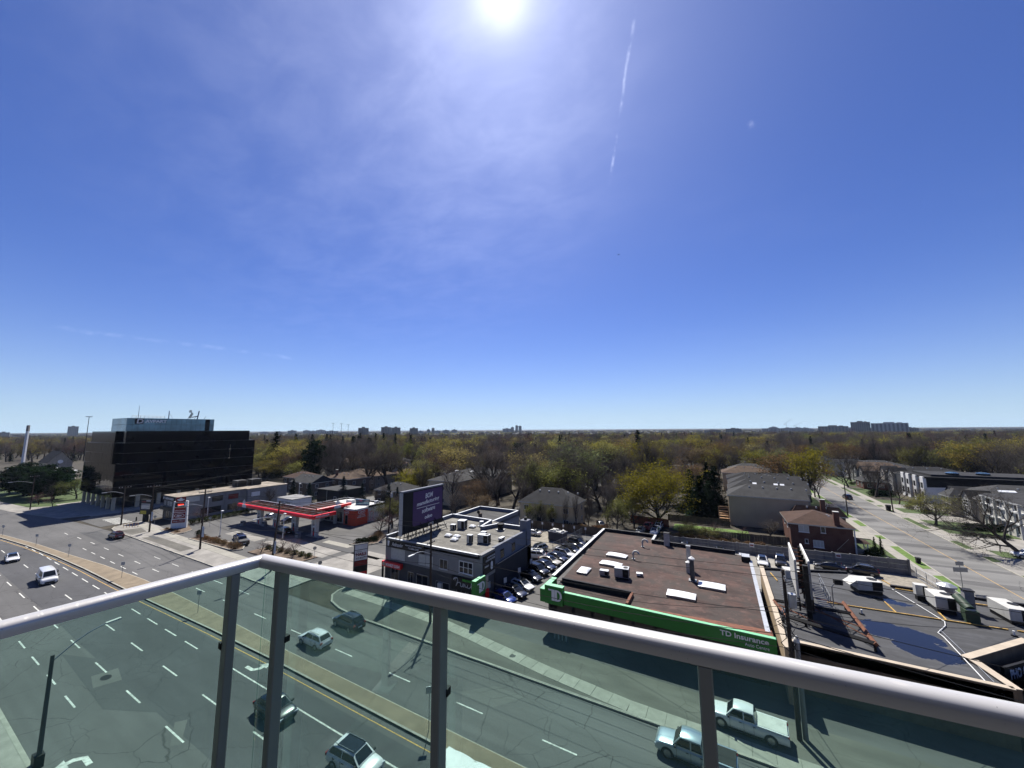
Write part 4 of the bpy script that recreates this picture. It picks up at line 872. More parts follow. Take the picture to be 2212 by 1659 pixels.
# ------------------------------------------------------------------ purple billboard on that roof
bb = thing('rooftop_billboard', 'big purple billboard with white hand lettering above the shop block', 'billboard', (-50.2, 55, 7.1))
MB().box(-50.5, -50.05, 49.3, 60.6, 8.2, 14.75).build('panel', 'black_matt', bb)
MB().box(-50.6, -49.95, 49.2, 60.7, 14.752, 15.0).build('top_frame', 'wall_blue_grey', bb); MB().box(-50.6, -49.97, 49.15, 49.42, 8.1, 14.75).build('side_frame', 'galv', bb)
pp = MB().box(-50.048, -50.0, 52.0, 60.3, 9.0, 14.55).build('poster', 'purple_sign', bb)
for bd, y_, z_, wd, h in (('BOM', 55.3, 13.1, 2.1, .85), ('manufacturing', 53.0, 11.9, 6.3, .85), ('software', 54.4, 10.75, 3.7, .75), ('odoo', 55.2, 9.65, 2.1, .62)): text(bd, 'letter_white', 'lettering', pp, (-49.998, y_, z_), (0, 1, .05), Zv, width=wd, height=h, bold=.018 if bd != 'odoo' else .03, shear=.12 if bd != 'odoo' else 0)
MB().box(-49.998, -49.985, 53.0, 59.4, 11.72, 11.8).build('underline', 'letter_white', pp)
text('1010', 'letter_white', 'lettering', bb, (-49.9, 56.2, 8.3), Y, Zv, width=1.4, height=.6)
for i in range(6):
    y_ = 49.9 + i * 2.05
    MB().cyl((-50.9, y_, 7.1), (-50.9, y_, 14.5), .12, k=4).build('upright', 'steel_dark', bb); MB().cyl((-54.0 + 5.5, y_, 7.1), (-50.6, y_, 10.2), .07, k=4).build('brace', 'steel_dark', bb); MB().cyl((-51.9, y_, 7.1), (-51.0, y_, 11.5), .07, k=4).build('brace', 'steel_dark', bb)
for z_ in (7.5, 8.0): MB().cyl((-49.0, 49.6, z_), (-49.0, 60.6, z_), .05, k=4).build('walkway_rail', 'steel_dark', bb)
for i in range(16): MB().box(-49.9, -48.9, 49.6 + i * .7, 49.85 + i * .7, 7.86, 7.92).build('walkway_bar', 'steel_dark', bb)
bb.location = (-48.2, 53.1, 7.1); bb.scale = (1, .955, 1.06)
# free-standing bank sign
t = thing('pylon_sign', 'green cube-like pylon sign with white monogram at the lot entrance', 'sign', (-31.1, 46.0, 0)); MB().box(-.2, .2, -.2, .2, 0, 2.6).build('post', 'steel_dark', t, world=False)
pb = MB().box(-.32, .32, -1.3, 1.3, 2.7, 5.02).build('cabinet', 'green_sign', t, world=False); MB().box(-.31, .31, -1.29, 1.29, 5.022, 5.05).build('cabinet_top', 'green_light', t, world=False); td_logo(pb, (-31.1 + .322, 46.0 - .85, 3.25), Y, 1.3)
# ================================================================== filling station
can = thing('station_canopy', 'red-edged L-shaped filling station canopy on white columns', 'canopy', (-105, 60.4, 0))
CZ = 4.75
m = MB().box(-121.6, -87.2, 57.8, 63.0, CZ, CZ + .12).box(-103.2, -94.4, 63.0, 73.4, CZ, CZ + .12).build('deck', 'rust', can)
# round red fascia along the street and the rear arm, flat red elsewhere
def roundfascia(a, b, r, mat='red_paint'):
    return MB().cyl(a, b, r, k=14).build('fascia', mat, can, smooth=50)
roundfascia((-122.2, 57.5, CZ + .28), (-87.6, 57.5, CZ + .28), .46); roundfascia((-94.1, 62.8, CZ + .28), (-94.1, 73.2, CZ + .28), .44)
MB().box(-87.6, -86.9, 57.3, 63.4, CZ - .12, CZ + .72).build('fascia', 'red_paint', can); MB().box(-122.3, -94.6, 62.95, 63.3, CZ - .1, CZ + .4).build('fascia', 'red_dark', can); MB().box(-122.3, -121.6, 57.6, 63.3, CZ - .1, CZ + .5).build('fascia', 'red_dark', can)
text('PETRO-CANADA', 'letter_white', 'lettering', can, (-86.89, 57.9, CZ + .12), Y, Zv, width=3.6, height=.42, bold=.03)
# open roof trusses and gutters above the deck
for i in range(35): MB().box(-121.3 + i, -121.18 + i, 57.9, 62.9, CZ + .122, CZ + .32).build('purlin', 'rust' if i % 3 else 'steel', can)
for i in range(10): MB().box(-103.0, -94.6, 63.6 + i, 63.72 + i, CZ + .122, CZ + .32).build('purlin', 'rust' if i % 2 else 'steel', can)
for y_ in (58.2, 60.4, 62.6): MB().box(-121.5, -87.5, y_, y_ + .14, CZ + .33, CZ + .48).build('joist', 'rust', can)
for x_ in (-103.1, -94.9): MB().box(x_, x_ + .2, 63.2, 73.3, CZ + .33, CZ + .55).build('joist', 'galv', can)
MB().box(-121.5, -103.4, 62.7, 62.9, CZ + .5, CZ + .7).build('gutter', 'galv', can)
def leaf(par, org, right, h, mat='letter_white'):
    pts = [(.5, 0), (.53, .22), (.78, .18), (.74, .30), (1.0, .48), (.92, .53), (.98, .68), (.82, .66), (.78, .74), (.64, .58), (.70, .90), (.60, .86), (.5, 1.05), (.40, .86), (.30, .90), (.36, .58), (.22, .74), (.18, .66), (.02, .68), (.08, .53), (0, .48), (.26, .30), (.22, .18), (.47, .22)]
    o = Vector(org); Rv = Vector(right); m = MB(); Nv = Rv.cross(Vector(Zv)); cen = o + Rv * .5 * h + Vector(Zv) * .5 * h
    k = len(pts); P = [o + Rv * a * h + Vector(Zv) * b * h for a, b in pts]
    m.add([cen + Nv * .06] + [p + Nv * .06 for p in P], [(0, 1 + i, 1 + (i + 1) % k) for i in range(k)]); m.add([cen] + P, [(0, 1 + (i + 1) % k, 1 + i) for i in range(k)])
    return m.build('leaf_emblem', mat, par)
MB().box(-119.2, -117.3, 56.95, 57.03, CZ - .1, CZ + .7).build('emblem_panel', 'white_paint', can); leaf(can, (-119.1, 56.98, CZ + .45), X, 1.6)
MB().box(-93.63, -93.5, 67.6, 69.6, CZ - .1, CZ + .7).build('emblem_panel', 'white_paint', can); leaf(can, (-93.52, 67.7, CZ + .45), Y, 1.7)
for i, (x_, y_) in enumerate(((-114.6, 59.6), (-106.9, 59.8), (-98.0, 59.6), (-89.2, 59.4))):
    c = MB().box(x_ - .95, x_ - .35, y_ - .4, y_ + .4, 0, CZ).box(x_ + .35, x_ + .95, y_ - .4, y_ + .4, 0, CZ).box(x_ - .35, x_ + .35, y_ - .3, y_ + .3, 3.0, CZ).build('column', 'off_white', can)
    MB().box(x_ - 2.6, x_ + 2.6, y_ - .75, y_ + .75, 0, .16).build('pump_island', 'concrete', can)
for x_ in (-102.3, -96.2): MB().box(x_ - .35, x_ + .35, 69.6, 70.3, 0, CZ).build('column', 'off_white', can)
for i, (x_, y_) in enumerate(((-114.6, 59.6), (-106.9, 59.8), (-98.0, 59.6), (-89.2, 59.4))):
    t = thing('fuel_pump', ('red-faced fuel pump in the first column bay from the left', 'red-faced fuel pump in the second column bay from the left', 'red-faced fuel pump in the third column bay from the left', 'red-faced fuel pump in the bay nearest the street corner end')[i], 'fuel pump', (x_, y_, .16), 0, 'fuel pumps under the canopy')
    MB().box(-.32, .32, -.28, .28, 0, 2.0).build('cabinet', 'red_dark', t, world=False); MB().box(-.24, .24, -.30, -.281, 1.2, 1.7).build('screen', 'black_matt', t, world=False); MB().box(-.28, .28, -.30, -.281, .15, 1.0).build('panel', 'red_paint', t, world=False); MB().tube([(.33, -.1, 1.6), (.5, -.2, 1.3), (.5, -.2, .7), (.36, -.1, .5)], .03, 6).build('hose', 'rubber', t, world=False); MB().box(-.36, .36, -.34, .34, 2.0, 2.35).build('crown', 'white_paint', t, world=False)
for i, (x_, y_) in enumerate(((-116.9, 56.4), (-102.6, 58.6), (-91.6, 56.6), (-111, 58.9))):
    t = thing('waste_bin', ('pale bin unit at the street end of the first pump island', 'pale bin unit between the second and third pump islands', 'pale bin unit before the last pump island', 'pale bin unit beside the second column')[i], 'bin', (x_, y_, 0), .1, 'bins at the pump islands'); MB().box(-.55, .55, -.4, .4, 0, 1.25).build('cabinet', 'stucco_grey', t, world=False); MB().box(-.5, .5, -.42, -.401, .8, 1.1).build('opening', 'black_matt', t, world=False)
# shop and grill
shop = thing('station_shop', 'flat-roofed red and white station shop with burger grill signs', 'building', (-97, 75, 0))
MB().box(-106.0, -88.9, 71.0, 81.0, 0, 4.15).build('wall', 'off_white', shop)
MB().box(-93.2, -88.4, 70.4, 74.6, 0, 4.2).build('red_corner', 'red_shop', shop)
MB().box(-105.7, -89.0, 71.4, 80.8, 4.152, 4.22).build('flat_roof', 'off_white', shop)
for a, b in (((-106, 70.9), (-93.3, 70.9)), ((-88.9, 74.7), (-88.9, 81.1)), ((-88.9, 81.1), (-106, 81.1)), ((-106, 81.1), (-106, 70.9))): edge(a, b, .25, 4.0, 4.6, 'wall_black', 'parapet', shop, 'steel')
edge((-93.3, 70.35), (-88.35, 70.35), .3, 4.0, 4.4, 'white_paint', 'parapet', shop, 'white_paint'); edge((-88.35, 70.35), (-88.35, 74.7), .3, 4.0, 4.4, 'white_paint', 'parapet', shop, 'white_paint')
def rootsign(par, c, right, rx, ry):
    Nv = Vector(right).cross(Vector(Zv)); c = Vector(c)
    a = disc(MB(), c, right, Zv, rx, ry, 0, .06, 24).build('oval_sign', 'white_paint', par)
    disc(MB(), c + Nv * .062, right, Zv, rx * .86, ry * .76, 0, .03, 24).build('oval_face', 'red_shop', a)
    text('A&W', 'letter_white', 'lettering', a, c + Nv * .1 - Vector(right) * rx * .6 - Vector(Zv) * ry * .38, right, Zv, width=rx * 1.2, height=ry * .76, bold=.03, shear=.2)
rootsign(shop, (-91.9, 70.34, 3.35), X, 1.0, .52); rootsign(shop, (-88.34, 72.4, 3.5), Y, 1.15, .55)
text('HOME OF THE', 'letter_white', 'lettering', shop, (-88.38, 71.3, 2.45), Y, Zv, width=2.3, height=.32, bold=.02); text('BURGER FAMILY', 'letter_white', 'lettering', shop, (-88.38, 71.1, 2.0), Y, Zv, width=2.7, height=.32, bold=.02)
for a in (75.2, 77.6): window(shop, 'E', -88.9, a, a + 1.7, .4, 2.9, 1, 0, 'red_paint' if a < 76 else 'steel', 'curtain')
for a, b in ((-105, -102.8), (-102.4, -100), (-99.6, -97.4), (-97, -94.6)): window(shop, 'S', 71.0, a, b, .3, 3.0, 1, 0, 'steel', 'win_dark')
window(shop, 'S', 70.4, -92.6, -91.4, .2, 2.6, 0, 0, 'steel', 'win_dark')
MB().obox((-93.2, 76.6, 5.0), (4.2, .5, 1.5), .35).build('roof_screen', 'pent_glass', shop); MB().box(-99.8, -97.6, 76, 77.6, 4.22, 5.2).build('roof_unit', 'white_paint', shop); MB().box(-90.6, -89.8, 78.6, 79.6, 4.22, 5.2).build('roof_unit', 'galv', shop)
gar = thing('car_wash', 'small white car wash building behind the filling station canopy', 'building', (-127, 76, 0))
MB().box(-131.0, -122.2, 73.0, 79.5, 0, 3.7).build('wall', 'white_paint', gar); MB().box(-131.2, -122.0, 72.8, 79.7, 3.702, 3.9).build('roof', 'stucco_grey', gar)
for a in (-129.8, -126.2): MB().box(a, a + 2.7, 72.94, 72.99, .1, 2.9).build('door', 'galv', gar)
gz = thing('garden_pavilion', 'small brown pavilion roof beside the taekwondo building', 'pavilion', (-131.5, 66.5, 0))
for a in (-1.5, 1.5):
    for b in (-1.5, 1.5): MB().cyl((a, b, 0), (a, b, 2.6), .1, k=6).build('post', 'wood_fence', gz, world=False)
MB().add([(-2.2, -2.2, 2.6), (2.2, -2.2, 2.6), (2.2, 2.2, 2.6), (-2.2, 2.2, 2.6), (0, 0, 4.0)], [(0, 1, 4), (1, 2, 4), (2, 3, 4), (3, 0, 4), (3, 2, 1, 0)]).build('roof', 'roof_tan', gz, world=False)
# price pylon
py = thing('price_pylon', 'tall white fuel price pylon with red leaf top and red panels', 'sign', (-129.0, 46.6, 0), R(48))
MB().add([(-1.75, -.3, 0), (1.75, -.3, 0), (1.75, .3, 0), (-1.75, .3, 0), (-1.55, -.3, 7.2), (1.55, -.3, 7.2), (1.55, .3, 7.2), (-1.55, .3, 7.2)], [(0, 1, 5, 4), (1, 2, 6, 5), (2, 3, 7, 6), (3, 0, 4, 7), (4, 5, 6, 7)]).build('cabinet', 'white_paint', py, world=False)
def pyl(nm, mat, x0, x1, z0, z1, d=.34): return MB().box(x0, x1, -d, -.295, z0, z1).build(nm, mat, py, world=False)
pyl('leaf_panel', 'red_dark', -1.1, 1.1, 7.0, 8.3); pyl('price_screen', 'black_matt', -1.2, .9, 5.75, 6.85); pyl('panel', 'red_dark', -1.25, 1.3, 4.35, 5.5); pyl('panel', 'red_dark', -1.3, 1.3, 2.75, 4.2); pyl('panel', 'red_dark', -1.5, 1.3, 1.6, 2.45); pyl('stripe', 'paint_yellow', -1.25, 1.3, 5.55, 5.68)
def txl(body, mat, org, wd, h, par=None, **k):
    o = text(body, mat, 'lettering', None, org, X, Zv, width=wd, height=h, **k); o.parent = par or py; return o
def em(name, col, st):
    m_, nn = newmat(name); out(nn, nn('ShaderNodeEmission', tuple(col) + (1,), st).outputs[0])
em('led_red', (1.0, .06, .03), 1.4)
txl('163.9', 'led_red', (-.55, -.345, 6.05), 1.25, .5, bold=.04); txl('PETRO-CANADA', 'letter_white', (-1.1, -.345, 4.6), 2.2, .28, bold=.02); txl('A&W', 'letter_white', (-.7, -.39, 3.2), 1.3, .5, bold=.04, shear=.2); txl('Glide n Wash', 'letter_white', (-1.2, -.345, 1.9), 2.2, .3, shear=.2)
o = disc(MB(), (-.02, -.34, 3.47), X, Zv, 1.15, .52, 0, .02, 24).build('oval_sign', 'white_paint', py, world=False); disc(MB(), (-.02, -.362, 3.47), X, Zv, 1.0, .42, 0, .02, 24).build('oval_face', 'red_dark', py, world=False)
lf = leaf(None, (-.85, -.345, 7.08), X, 1.7); lf.scale = (1, 1, .62); lf.location = (0, 0, 2.7); lf.parent = py
# strip-mall pylon and nail-bar pylon
t = thing('tenant_pylon', 'dark tenant pylon with yellow bottom panel at the junction corner', 'sign', (-147.3, 45.2, 0), R(20)); MB().box(-.7, .7, -.25, .25, 0, 2.2).build('base', 'black_matt', t, world=False); MB().box(-1.9, 1.9, -.3, .3, 2.2, 6.4).build('cabinet', 'black_sign', t, world=False)
for nm, mt, a, b, c, d in (('panel', 'off_white', -1.5, 1.5, 3.7, 4.8), ('panel', 'yellow_sign', -1.6, .4, 2.3, 3.2), ('panel', 'blue_bin', -1.5, 1.4, 3.4, 3.6), ('panel', 'red_dark', -1.4, .0, 5.6, 5.85), ('panel', 'letter_white', -1.5, 1.5, 5.0, 5.15), ('panel', 'letter_white', .1, 1.6, 5.9, 6.1)): MB().box(a, b, -.33, -.302, c, d).build(nm, mt, t, world=False)
t = thing('tenant_pylon', 'nail-bar pylon with white top and red panels before the shop block', 'sign', (-56.6, 46.6, 0), R(62)); MB().box(-1.15, 1.15, -.25, .25, 0, 6.1).build('cabinet', 'stucco_dark', t, world=False)
for nm, mt, a, b, c, d in (('panel', 'white_paint', -1.05, 1.05, 5.2, 6.0), ('panel', 'white_paint', -1.05, 1.05, 3.4, 5.1), ('panel', 'red_dark', -1.05, 1.05, 2.5, 3.3), ('panel', 'black_sign', -1.05, 1.05, 1.5, 2.4), ('panel', 'red_paint', -1.05, 1.05, .4, 1.4)): MB().box(a, b, -.28, -.252, c, d).build(nm, mt, t, world=False)
txl('NAILS', 'red_dark', (-.85, -.285, 4.15), 1.7, .5, t, bold=.04); txl('AND BEAUTY', 'letter_black', (-.85, -.285, 3.6), 1.6, .3, t); txl('SALON', 'letter_black', (-.8, -.285, 4.8), .9, .16, t)

# ================================================================== taekwondo hall
tk = thing('taekwondo_hall', 'long two-storey grey hall with tan flat roof and posters', 'building', (-149, 49.5, 0))
TZ = 6.75
MB().prism([(-149.2, 49.6), (-140.0, 49.6), (-140.0, 67.6), (-138.6, 67.6), (-138.6, 80.5), (-152, 80.5)], 0, TZ).build('wall', 'stucco_grey', tk)
MB().prism([(-149.3, 49.4), (-139.8, 49.4), (-139.8, 67.4), (-138.4, 67.4), (-138.4, 80.7), (-152.3, 80.7)], TZ + .002, TZ + .12).build('flat_roof', 'roof_tan_flat', tk)
sgk = MB().box(-149.1, -141.3, 49.3, 49.59, 5.55, 6.6).build('sign_band', 'black_sign', tk); text('TAEKWONDO', 'letter_white', 'lettering', sgk, (-147.7, 49.29, 5.75), X, Zv, width=5.9, height=.65, bold=.02); disc(MB(), (-148.5, 49.29, 6.1), X, Zv, .4, .38, 0, .02).build('emblem', 'letter_white', sgk)
for a, b, mt in ((-148.8, -147.2, 'off_white'), (-146.6, -143.2, 'off_white'), (-142.6, -140.4, 'stucco_grey')): window(tk, 'S', 49.6, a, b, 3.9, 5.4, 1, 0, 'steel_dark', 'curtain' if mt == 'off_white' else 'win_dark')
MB().box(-149.6, -140.2, 49.0, 49.59, 2.7, 3.6).build('fascia', 'black_sign', tk)
for a, b in ((-148.8, -147.9), (-147.2, -144.4), (-144.0, -141.0)): window(tk, 'S', 49.6, a, b, .2, 2.6, 1, 1, 'stucco_dark', 'win_dark')
window(tk, 'E', -140.0, 50.2, 55.0, 5.0, 6.5, 0, 0, 'off_white', 'curtain')
for i, (a, mt) in enumerate(((58.2, 'win_dark'), (62.6, 'red_dark'), (68.6, 'white_paint'))): window(tk, 'E', -140.0 if a < 67 else -138.6, a, a + 2.9, 4.1, 5.7, 0, 0, 'steel_dark', mt)
for a in (55.6, 58.2, 62.6): window(tk, 'E', -140.0, a, a + 2.6, .8, 2.6, 1, 0, 'steel_dark', 'win_dark')
for a in (57.4, 61.8, 66.2): MB().box(-139.99, -139.85, a - .15, a + .15, 0, TZ).build('pilaster', 'stucco_grey', tk)
for i, (a, b) in enumerate(((-147.6, 69.2), (-147.2, 73.6))): rooftop_unit('roof_unit', ('dark rooftop unit with pale hood on the taekwondo hall, nearer the street', 'dark rooftop unit with pale hood on the taekwondo hall, farther back')[i], (a, b, TZ + .1), (3.4, 3.2, 1.9), 0, 'stucco_dark', curb=.2, group='units on the hall roof')

# ================================================================== black glass office block
of = thing('office_block', 'black mirror-glass office block with blue glass penthouse and sign', 'building', (-195, 66, 0))
OX, OY = -178.0, 45.5
FH = 3.55
# floors are stacked glass bands with thin recessed joints; the corner steps back high up
def band(z0, z1, pts, nm='glass_storey', mt='tower_glass'): return MB().prism(pts, z0, z1).build(nm, mt, of)
full = [(-211.5, OY), (OX, OY), (OX, 88.0), (-211.5, 88.0)]
notch = [(-211.5, OY), (-184.0, OY), (-184.0, 51.0), (OX, 51.0), (OX, 88.0), (-211.5, 88.0)]
top = [(-209.0, OY + .6), (-184.0, OY + .6), (-184.0, 47.2), (OX, 47.2), (OX, 85.6), (-209.0, 85.6)]
band(4.2, 7.7, full); band(7.75, 11.4, full); band(11.45, 15.1, full); band(15.15, 18.7, full[:1] + [(-182.0, OY), (-182.0, 47.0), (OX, 47.0)] + full[2:]); band(18.75, 22.2, full[:1] + [(-182.0, OY), (-182.0, 47.0), (OX, 47.0)] + full[2:]); band(22.25, 26.25, top)
for z_ in (7.7, 11.4, 15.1, 18.7, 22.2): MB().prism([(-211.3, OY + .2), (OX - .2, OY + 1.7), (OX - .2, 87.8), (-211.3, 87.8)], z_ - .02, z_ + .07).build('floor_joint', 'steel', of)
MB().prism([(-207, 49.5), (-181.5, 49.5), (-181.5, 86), (-207, 86)], 0, 4.2).build('recessed_lobby', 'win_dark', of)
for i in range(7): MB().box(-209.8 + i * 5.2, -209.0 + i * 5.2, OY + .3, OY + 1.1, 0, 4.2).build('pillar', 'pillar', of)
for i in range(7): MB().box(OX - 1.1, OX - .3, OY + 6.2 + i * 5.6, OY + 7.2 + i * 5.6, 0, 4.2).build('pillar', 'pillar', of)
MB().box(OX - .3, OX + .02, 78.4, 79.0, 14.9, 20.6).build('wall_slot', 'pillar', of); MB().box(OX - .3, OX + .015, 77.9, 78.4, 14.9, 20.6).build('wall_slot', 'black_matt', of)
# curtain-wall panel lines on the two street faces
for i in range(0): MB().box(OX - .01, OX + .012, OY + 1.6 + i * 1.5, OY + 1.63 + i * 1.5, 4.3, 22.2).build('mullion', 'black_matt', of)
for i in range(0): MB().box(-211.5 + i * 1.5, -211.47 + i * 1.5, OY - .012, OY + .01, 4.3, 22.2).build('mullion', 'black_matt', of)
# single panes, each a hair out of true, so that the mirror facade breaks up
_gp = MB().box(-.70, .70, -.02, .02, 0, 3.30).mesh('glass_pane', 'tower_glass')
for j, zf in enumerate((4.32, 7.87, 11.57, 15.27, 18.85)):
    for i in range(28):
        if j > 2 and i < 1: continue
        o = link('glass_pane', _gp, of); o.location = (OX + .03 + 195, OY + 1.0 + i * 1.5 - 66, zf); o.rotation_euler = (0, rnd.gauss(0, .004), R(90) + rnd.gauss(0, .006))
    for i in range(22 if j < 3 else 19):
        o = link('glass_pane', _gp, of); o.location = (-210.7 + i * 1.5 + 195, OY - .03 - 66, zf); o.rotation_euler = (rnd.gauss(0, .004), 0, rnd.gauss(0, .006))
# penthouse
PX0, PX1, PY0, PY1 = -192.6, OX - .1, 47.0, 72.4
for z0, z1 in ((26.26, 28.45), (28.55, 30.8)):
    k = 17
    for i in range(k): MB().box(PX1 - .3, PX1, PY0 + (PY1 - PY0) * i / k + .03, PY0 + (PY1 - PY0) * (i + 1) / k - .03, z0, z1).build('glass_panel', 'black_matt' if i == k - 2 else 'pent_glass', of)
    for i in range(12): MB().box(PX0 + (PX1 - .3 - PX0) * i / 12 + .03, PX0 + (PX1 - .3 - PX0) * (i + 1) / 12 - .03, PY0, PY0 + .3, z0, z1).build('glass_panel', 'pent_glass', of)
MB().box(PX0 + .1, PX1 - .15, PY0 + .15, PY1, 26.26, 30.7).build('penthouse_core', 'black_matt', of)
text('AVPART', 'letter_white', 'lettering', of, (PX1 + .03, 51.7, 29.25), Y, Zv, width=5.9, height=1.0, bold=.03)
lg = MB().box(PX1, PX1 + .06, 49.0, 51.3, 28.75, 30.7).build('logo_plate', 'black_sign', of); text('D', 'letter_white', 'lettering', lg, (PX1 + .08, 49.5, 28.95), Y, Zv, width=1.7, height=1.6, bold=.02, shear=.1)
m = MB(); m.cyl((-179, 50.0, 30.7), (-179, 50.0, 35.2), .09, .05, 6); m.build('mast', 'steel', of)
m = MB()
for i in range(9): m.cyl((-179.5, 48.5 + i * 1.1, 30.7), (-179.5, 48.5 + i * 1.1, 31.7), .05, k=4)
for z_ in (31.2, 31.7): m.cyl((-179.5, 48.5, z_), (-179.5, 57.3, z_), .05, k=4)
m.build('roof_guardrail', 'steel', of)
m = MB().cyl((-179, 58.3, 30.7), (-179, 58.3, 33.7), .16, .12, 6).cyl((-179, 58.3, 33.0), (-179, 59.6, 30.8), .05, k=4); m.build('antenna', 'galv', of)
m = MB()
for i in range(7): m.obox((-179 + rnd.uniform(-.3, .3), 65.0 + rnd.uniform(-.4, .4), 31.3 + i * .45), (.7, .6, .35), i * .7)
m.build('antenna', 'wall_stone', of); m = MB().cyl((-179, 67.0, 30.7), (-179, 67.4, 34.0), .2, .2, 6).cyl((-179, 65.2, 31.5), (-179, 67.2, 32), .2, k=6); m.build('antenna', 'steel', of)
for a in (64.0, 66.0, 69.2): MB().cyl((-179, a, 30.7), (-179, a + .6, 32.0), .06, k=4).build('antenna_strut', 'steel_dark', of)

# ================================================================== far-left group
ch = thing('chapel', 'pale gabled chapel front with round window beyond the pine trees', 'building', (-352, 64, 0))
MB().add([(-352, 61, 0), (-352, 71, 0), (-352, 71, 8), (-352, 66, 14.2), (-352, 61, 8), (-372, 61, 0), (-372, 71, 0), (-372, 71, 8), (-372, 66, 14.2), (-372, 61, 8)], [(0, 1, 2, 3, 4), (5, 9, 8, 7, 6), (0, 4, 9, 5), (1, 6, 7, 2)]).build('wall', 'wall_stone', ch)
MB().add([(-351.4, 60.6, 7.6), (-351.4, 66, 14.5), (-351.4, 71.4, 7.6), (-372.5, 60.6, 7.6), (-372.5, 66, 14.5), (-372.5, 71.4, 7.6)], [(0, 1, 4, 3), (1, 2, 5, 4)]).build('roof', 'roof_charcoal', ch)
disc(MB(), (-351.97, 66, 8.3), Y, Zv, 1.1, 1.1, 0, .05).build('round_window', 'letter_white', ch); MB().box(-351.98, -351.9, 65.2, 66.8, 1.0, 5.5).build('door', 'coping', ch)
fb = thing('flat_school', 'sprawling flat-roofed low building with white edges beside the chapel', 'building', (-325, 60, 0))
MB().prism([(-372, 50), (-330, 47), (-305, 52), (-300, 62), (-318, 66), (-340, 58)], 0, 4.4).build('wall', 'wall_stone', fb); MB().prism([(-373, 49.7), (-330, 46.7), (-304.5, 51.8), (-299.5, 62.3), (-318, 66.4), (-340, 58.4)], 4.402, 4.9).build('roof_edge', 'white_paint', fb); MB().prism([(-370, 50.4), (-330, 47.8), (-306, 52.6), (-302, 61.4), (-318, 65.2), (-340, 57.4)], 4.902, 4.95).build('flat_roof', 'roof_tan_flat', fb)
MB().box(-326, -312, 54, 60, 4.952, 6.4).build('roof_lantern', 'white_paint', fb)
ob = thing('white_obelisk', 'tall thin white obelisk tower on the far left', 'tower', (-420, 62, 0)); MB().cyl((0, 0, 0), (0, 0, 30.5), .95, .75, 4).build('shaft', 'wall_white', ob, world=False); MB().cyl((0, 0, 27), (0, 0, 31), .85, .8, 4).build('cap', 'wall_stone', ob, world=False)
def highmast(label, c, h):
    t = thing('high_mast_light', label, 'street light', c, 0, 'high-mast highway lights'); MB().cyl((0, 0, 0), (0, 0, h), .35, .2, 8).build('pole', 'steel_dark', t, world=False); MB().cyl((0, 0, h - .3), (0, 0, h + .2), 2.2, 2.2, 10).build('lamp_ring', 'steel', t, world=False)
highmast('dark high-mast light pole standing left of the black office block', (-500, 107, 0), 40)
# ================================================================== houses
def roof_hip(par, x0, x1, y0, y1, z, h, mat, over=.45, gable=None, name='roof'):
    """hip roof with the ridge along the longer side; gable='E'/'W'/'S'/'N' sets make that end upright"""
    X0, X1, Y0, Y1 = x0 - over, x1 + over, y0 - over, y1 + over
    lx, ly = X1 - X0, Y1 - Y0
    if lx >= ly:
        ins = ly / 2; a = X0 + (0 if gable and 'W' in gable else ins); b = X1 - (0 if gable and 'E' in gable else ins); ym = (Y0 + Y1) / 2
        vs = [(X0, Y0, z), (X1, Y0, z), (X1, Y1, z), (X0, Y1, z), (a, ym, z + h), (b, ym, z + h)]
        fs = [(0, 1, 5, 4), (1, 2, 5), (2, 3, 4, 5), (3, 0, 4)]
    else:
        ins = lx / 2; a = Y0 + (0 if gable and 'S' in gable else ins); b = Y1 - (0 if gable and 'N' in gable else ins); xm = (X0 + X1) / 2
        vs = [(X0, Y0, z), (X1, Y0, z), (X1, Y1, z), (X0, Y1, z), (xm, a, z + h), (xm, b, z + h)]
        fs = [(0, 1, 4), (1, 2, 5, 4), (2, 3, 5), (3, 0, 4, 5)]
    m = MB().add([(p[0], p[1], p[2]) for p in vs], fs)
    o = m.build(name, mat, par)
    MB().prism([(X0 + .03, Y0 + .03), (X1 - .03, Y0 + .03), (X1 - .03, Y1 - .03), (X0 + .03, Y1 - .03)], z - .22, z - .004).build('eaves', 'off_white', o)
    return o
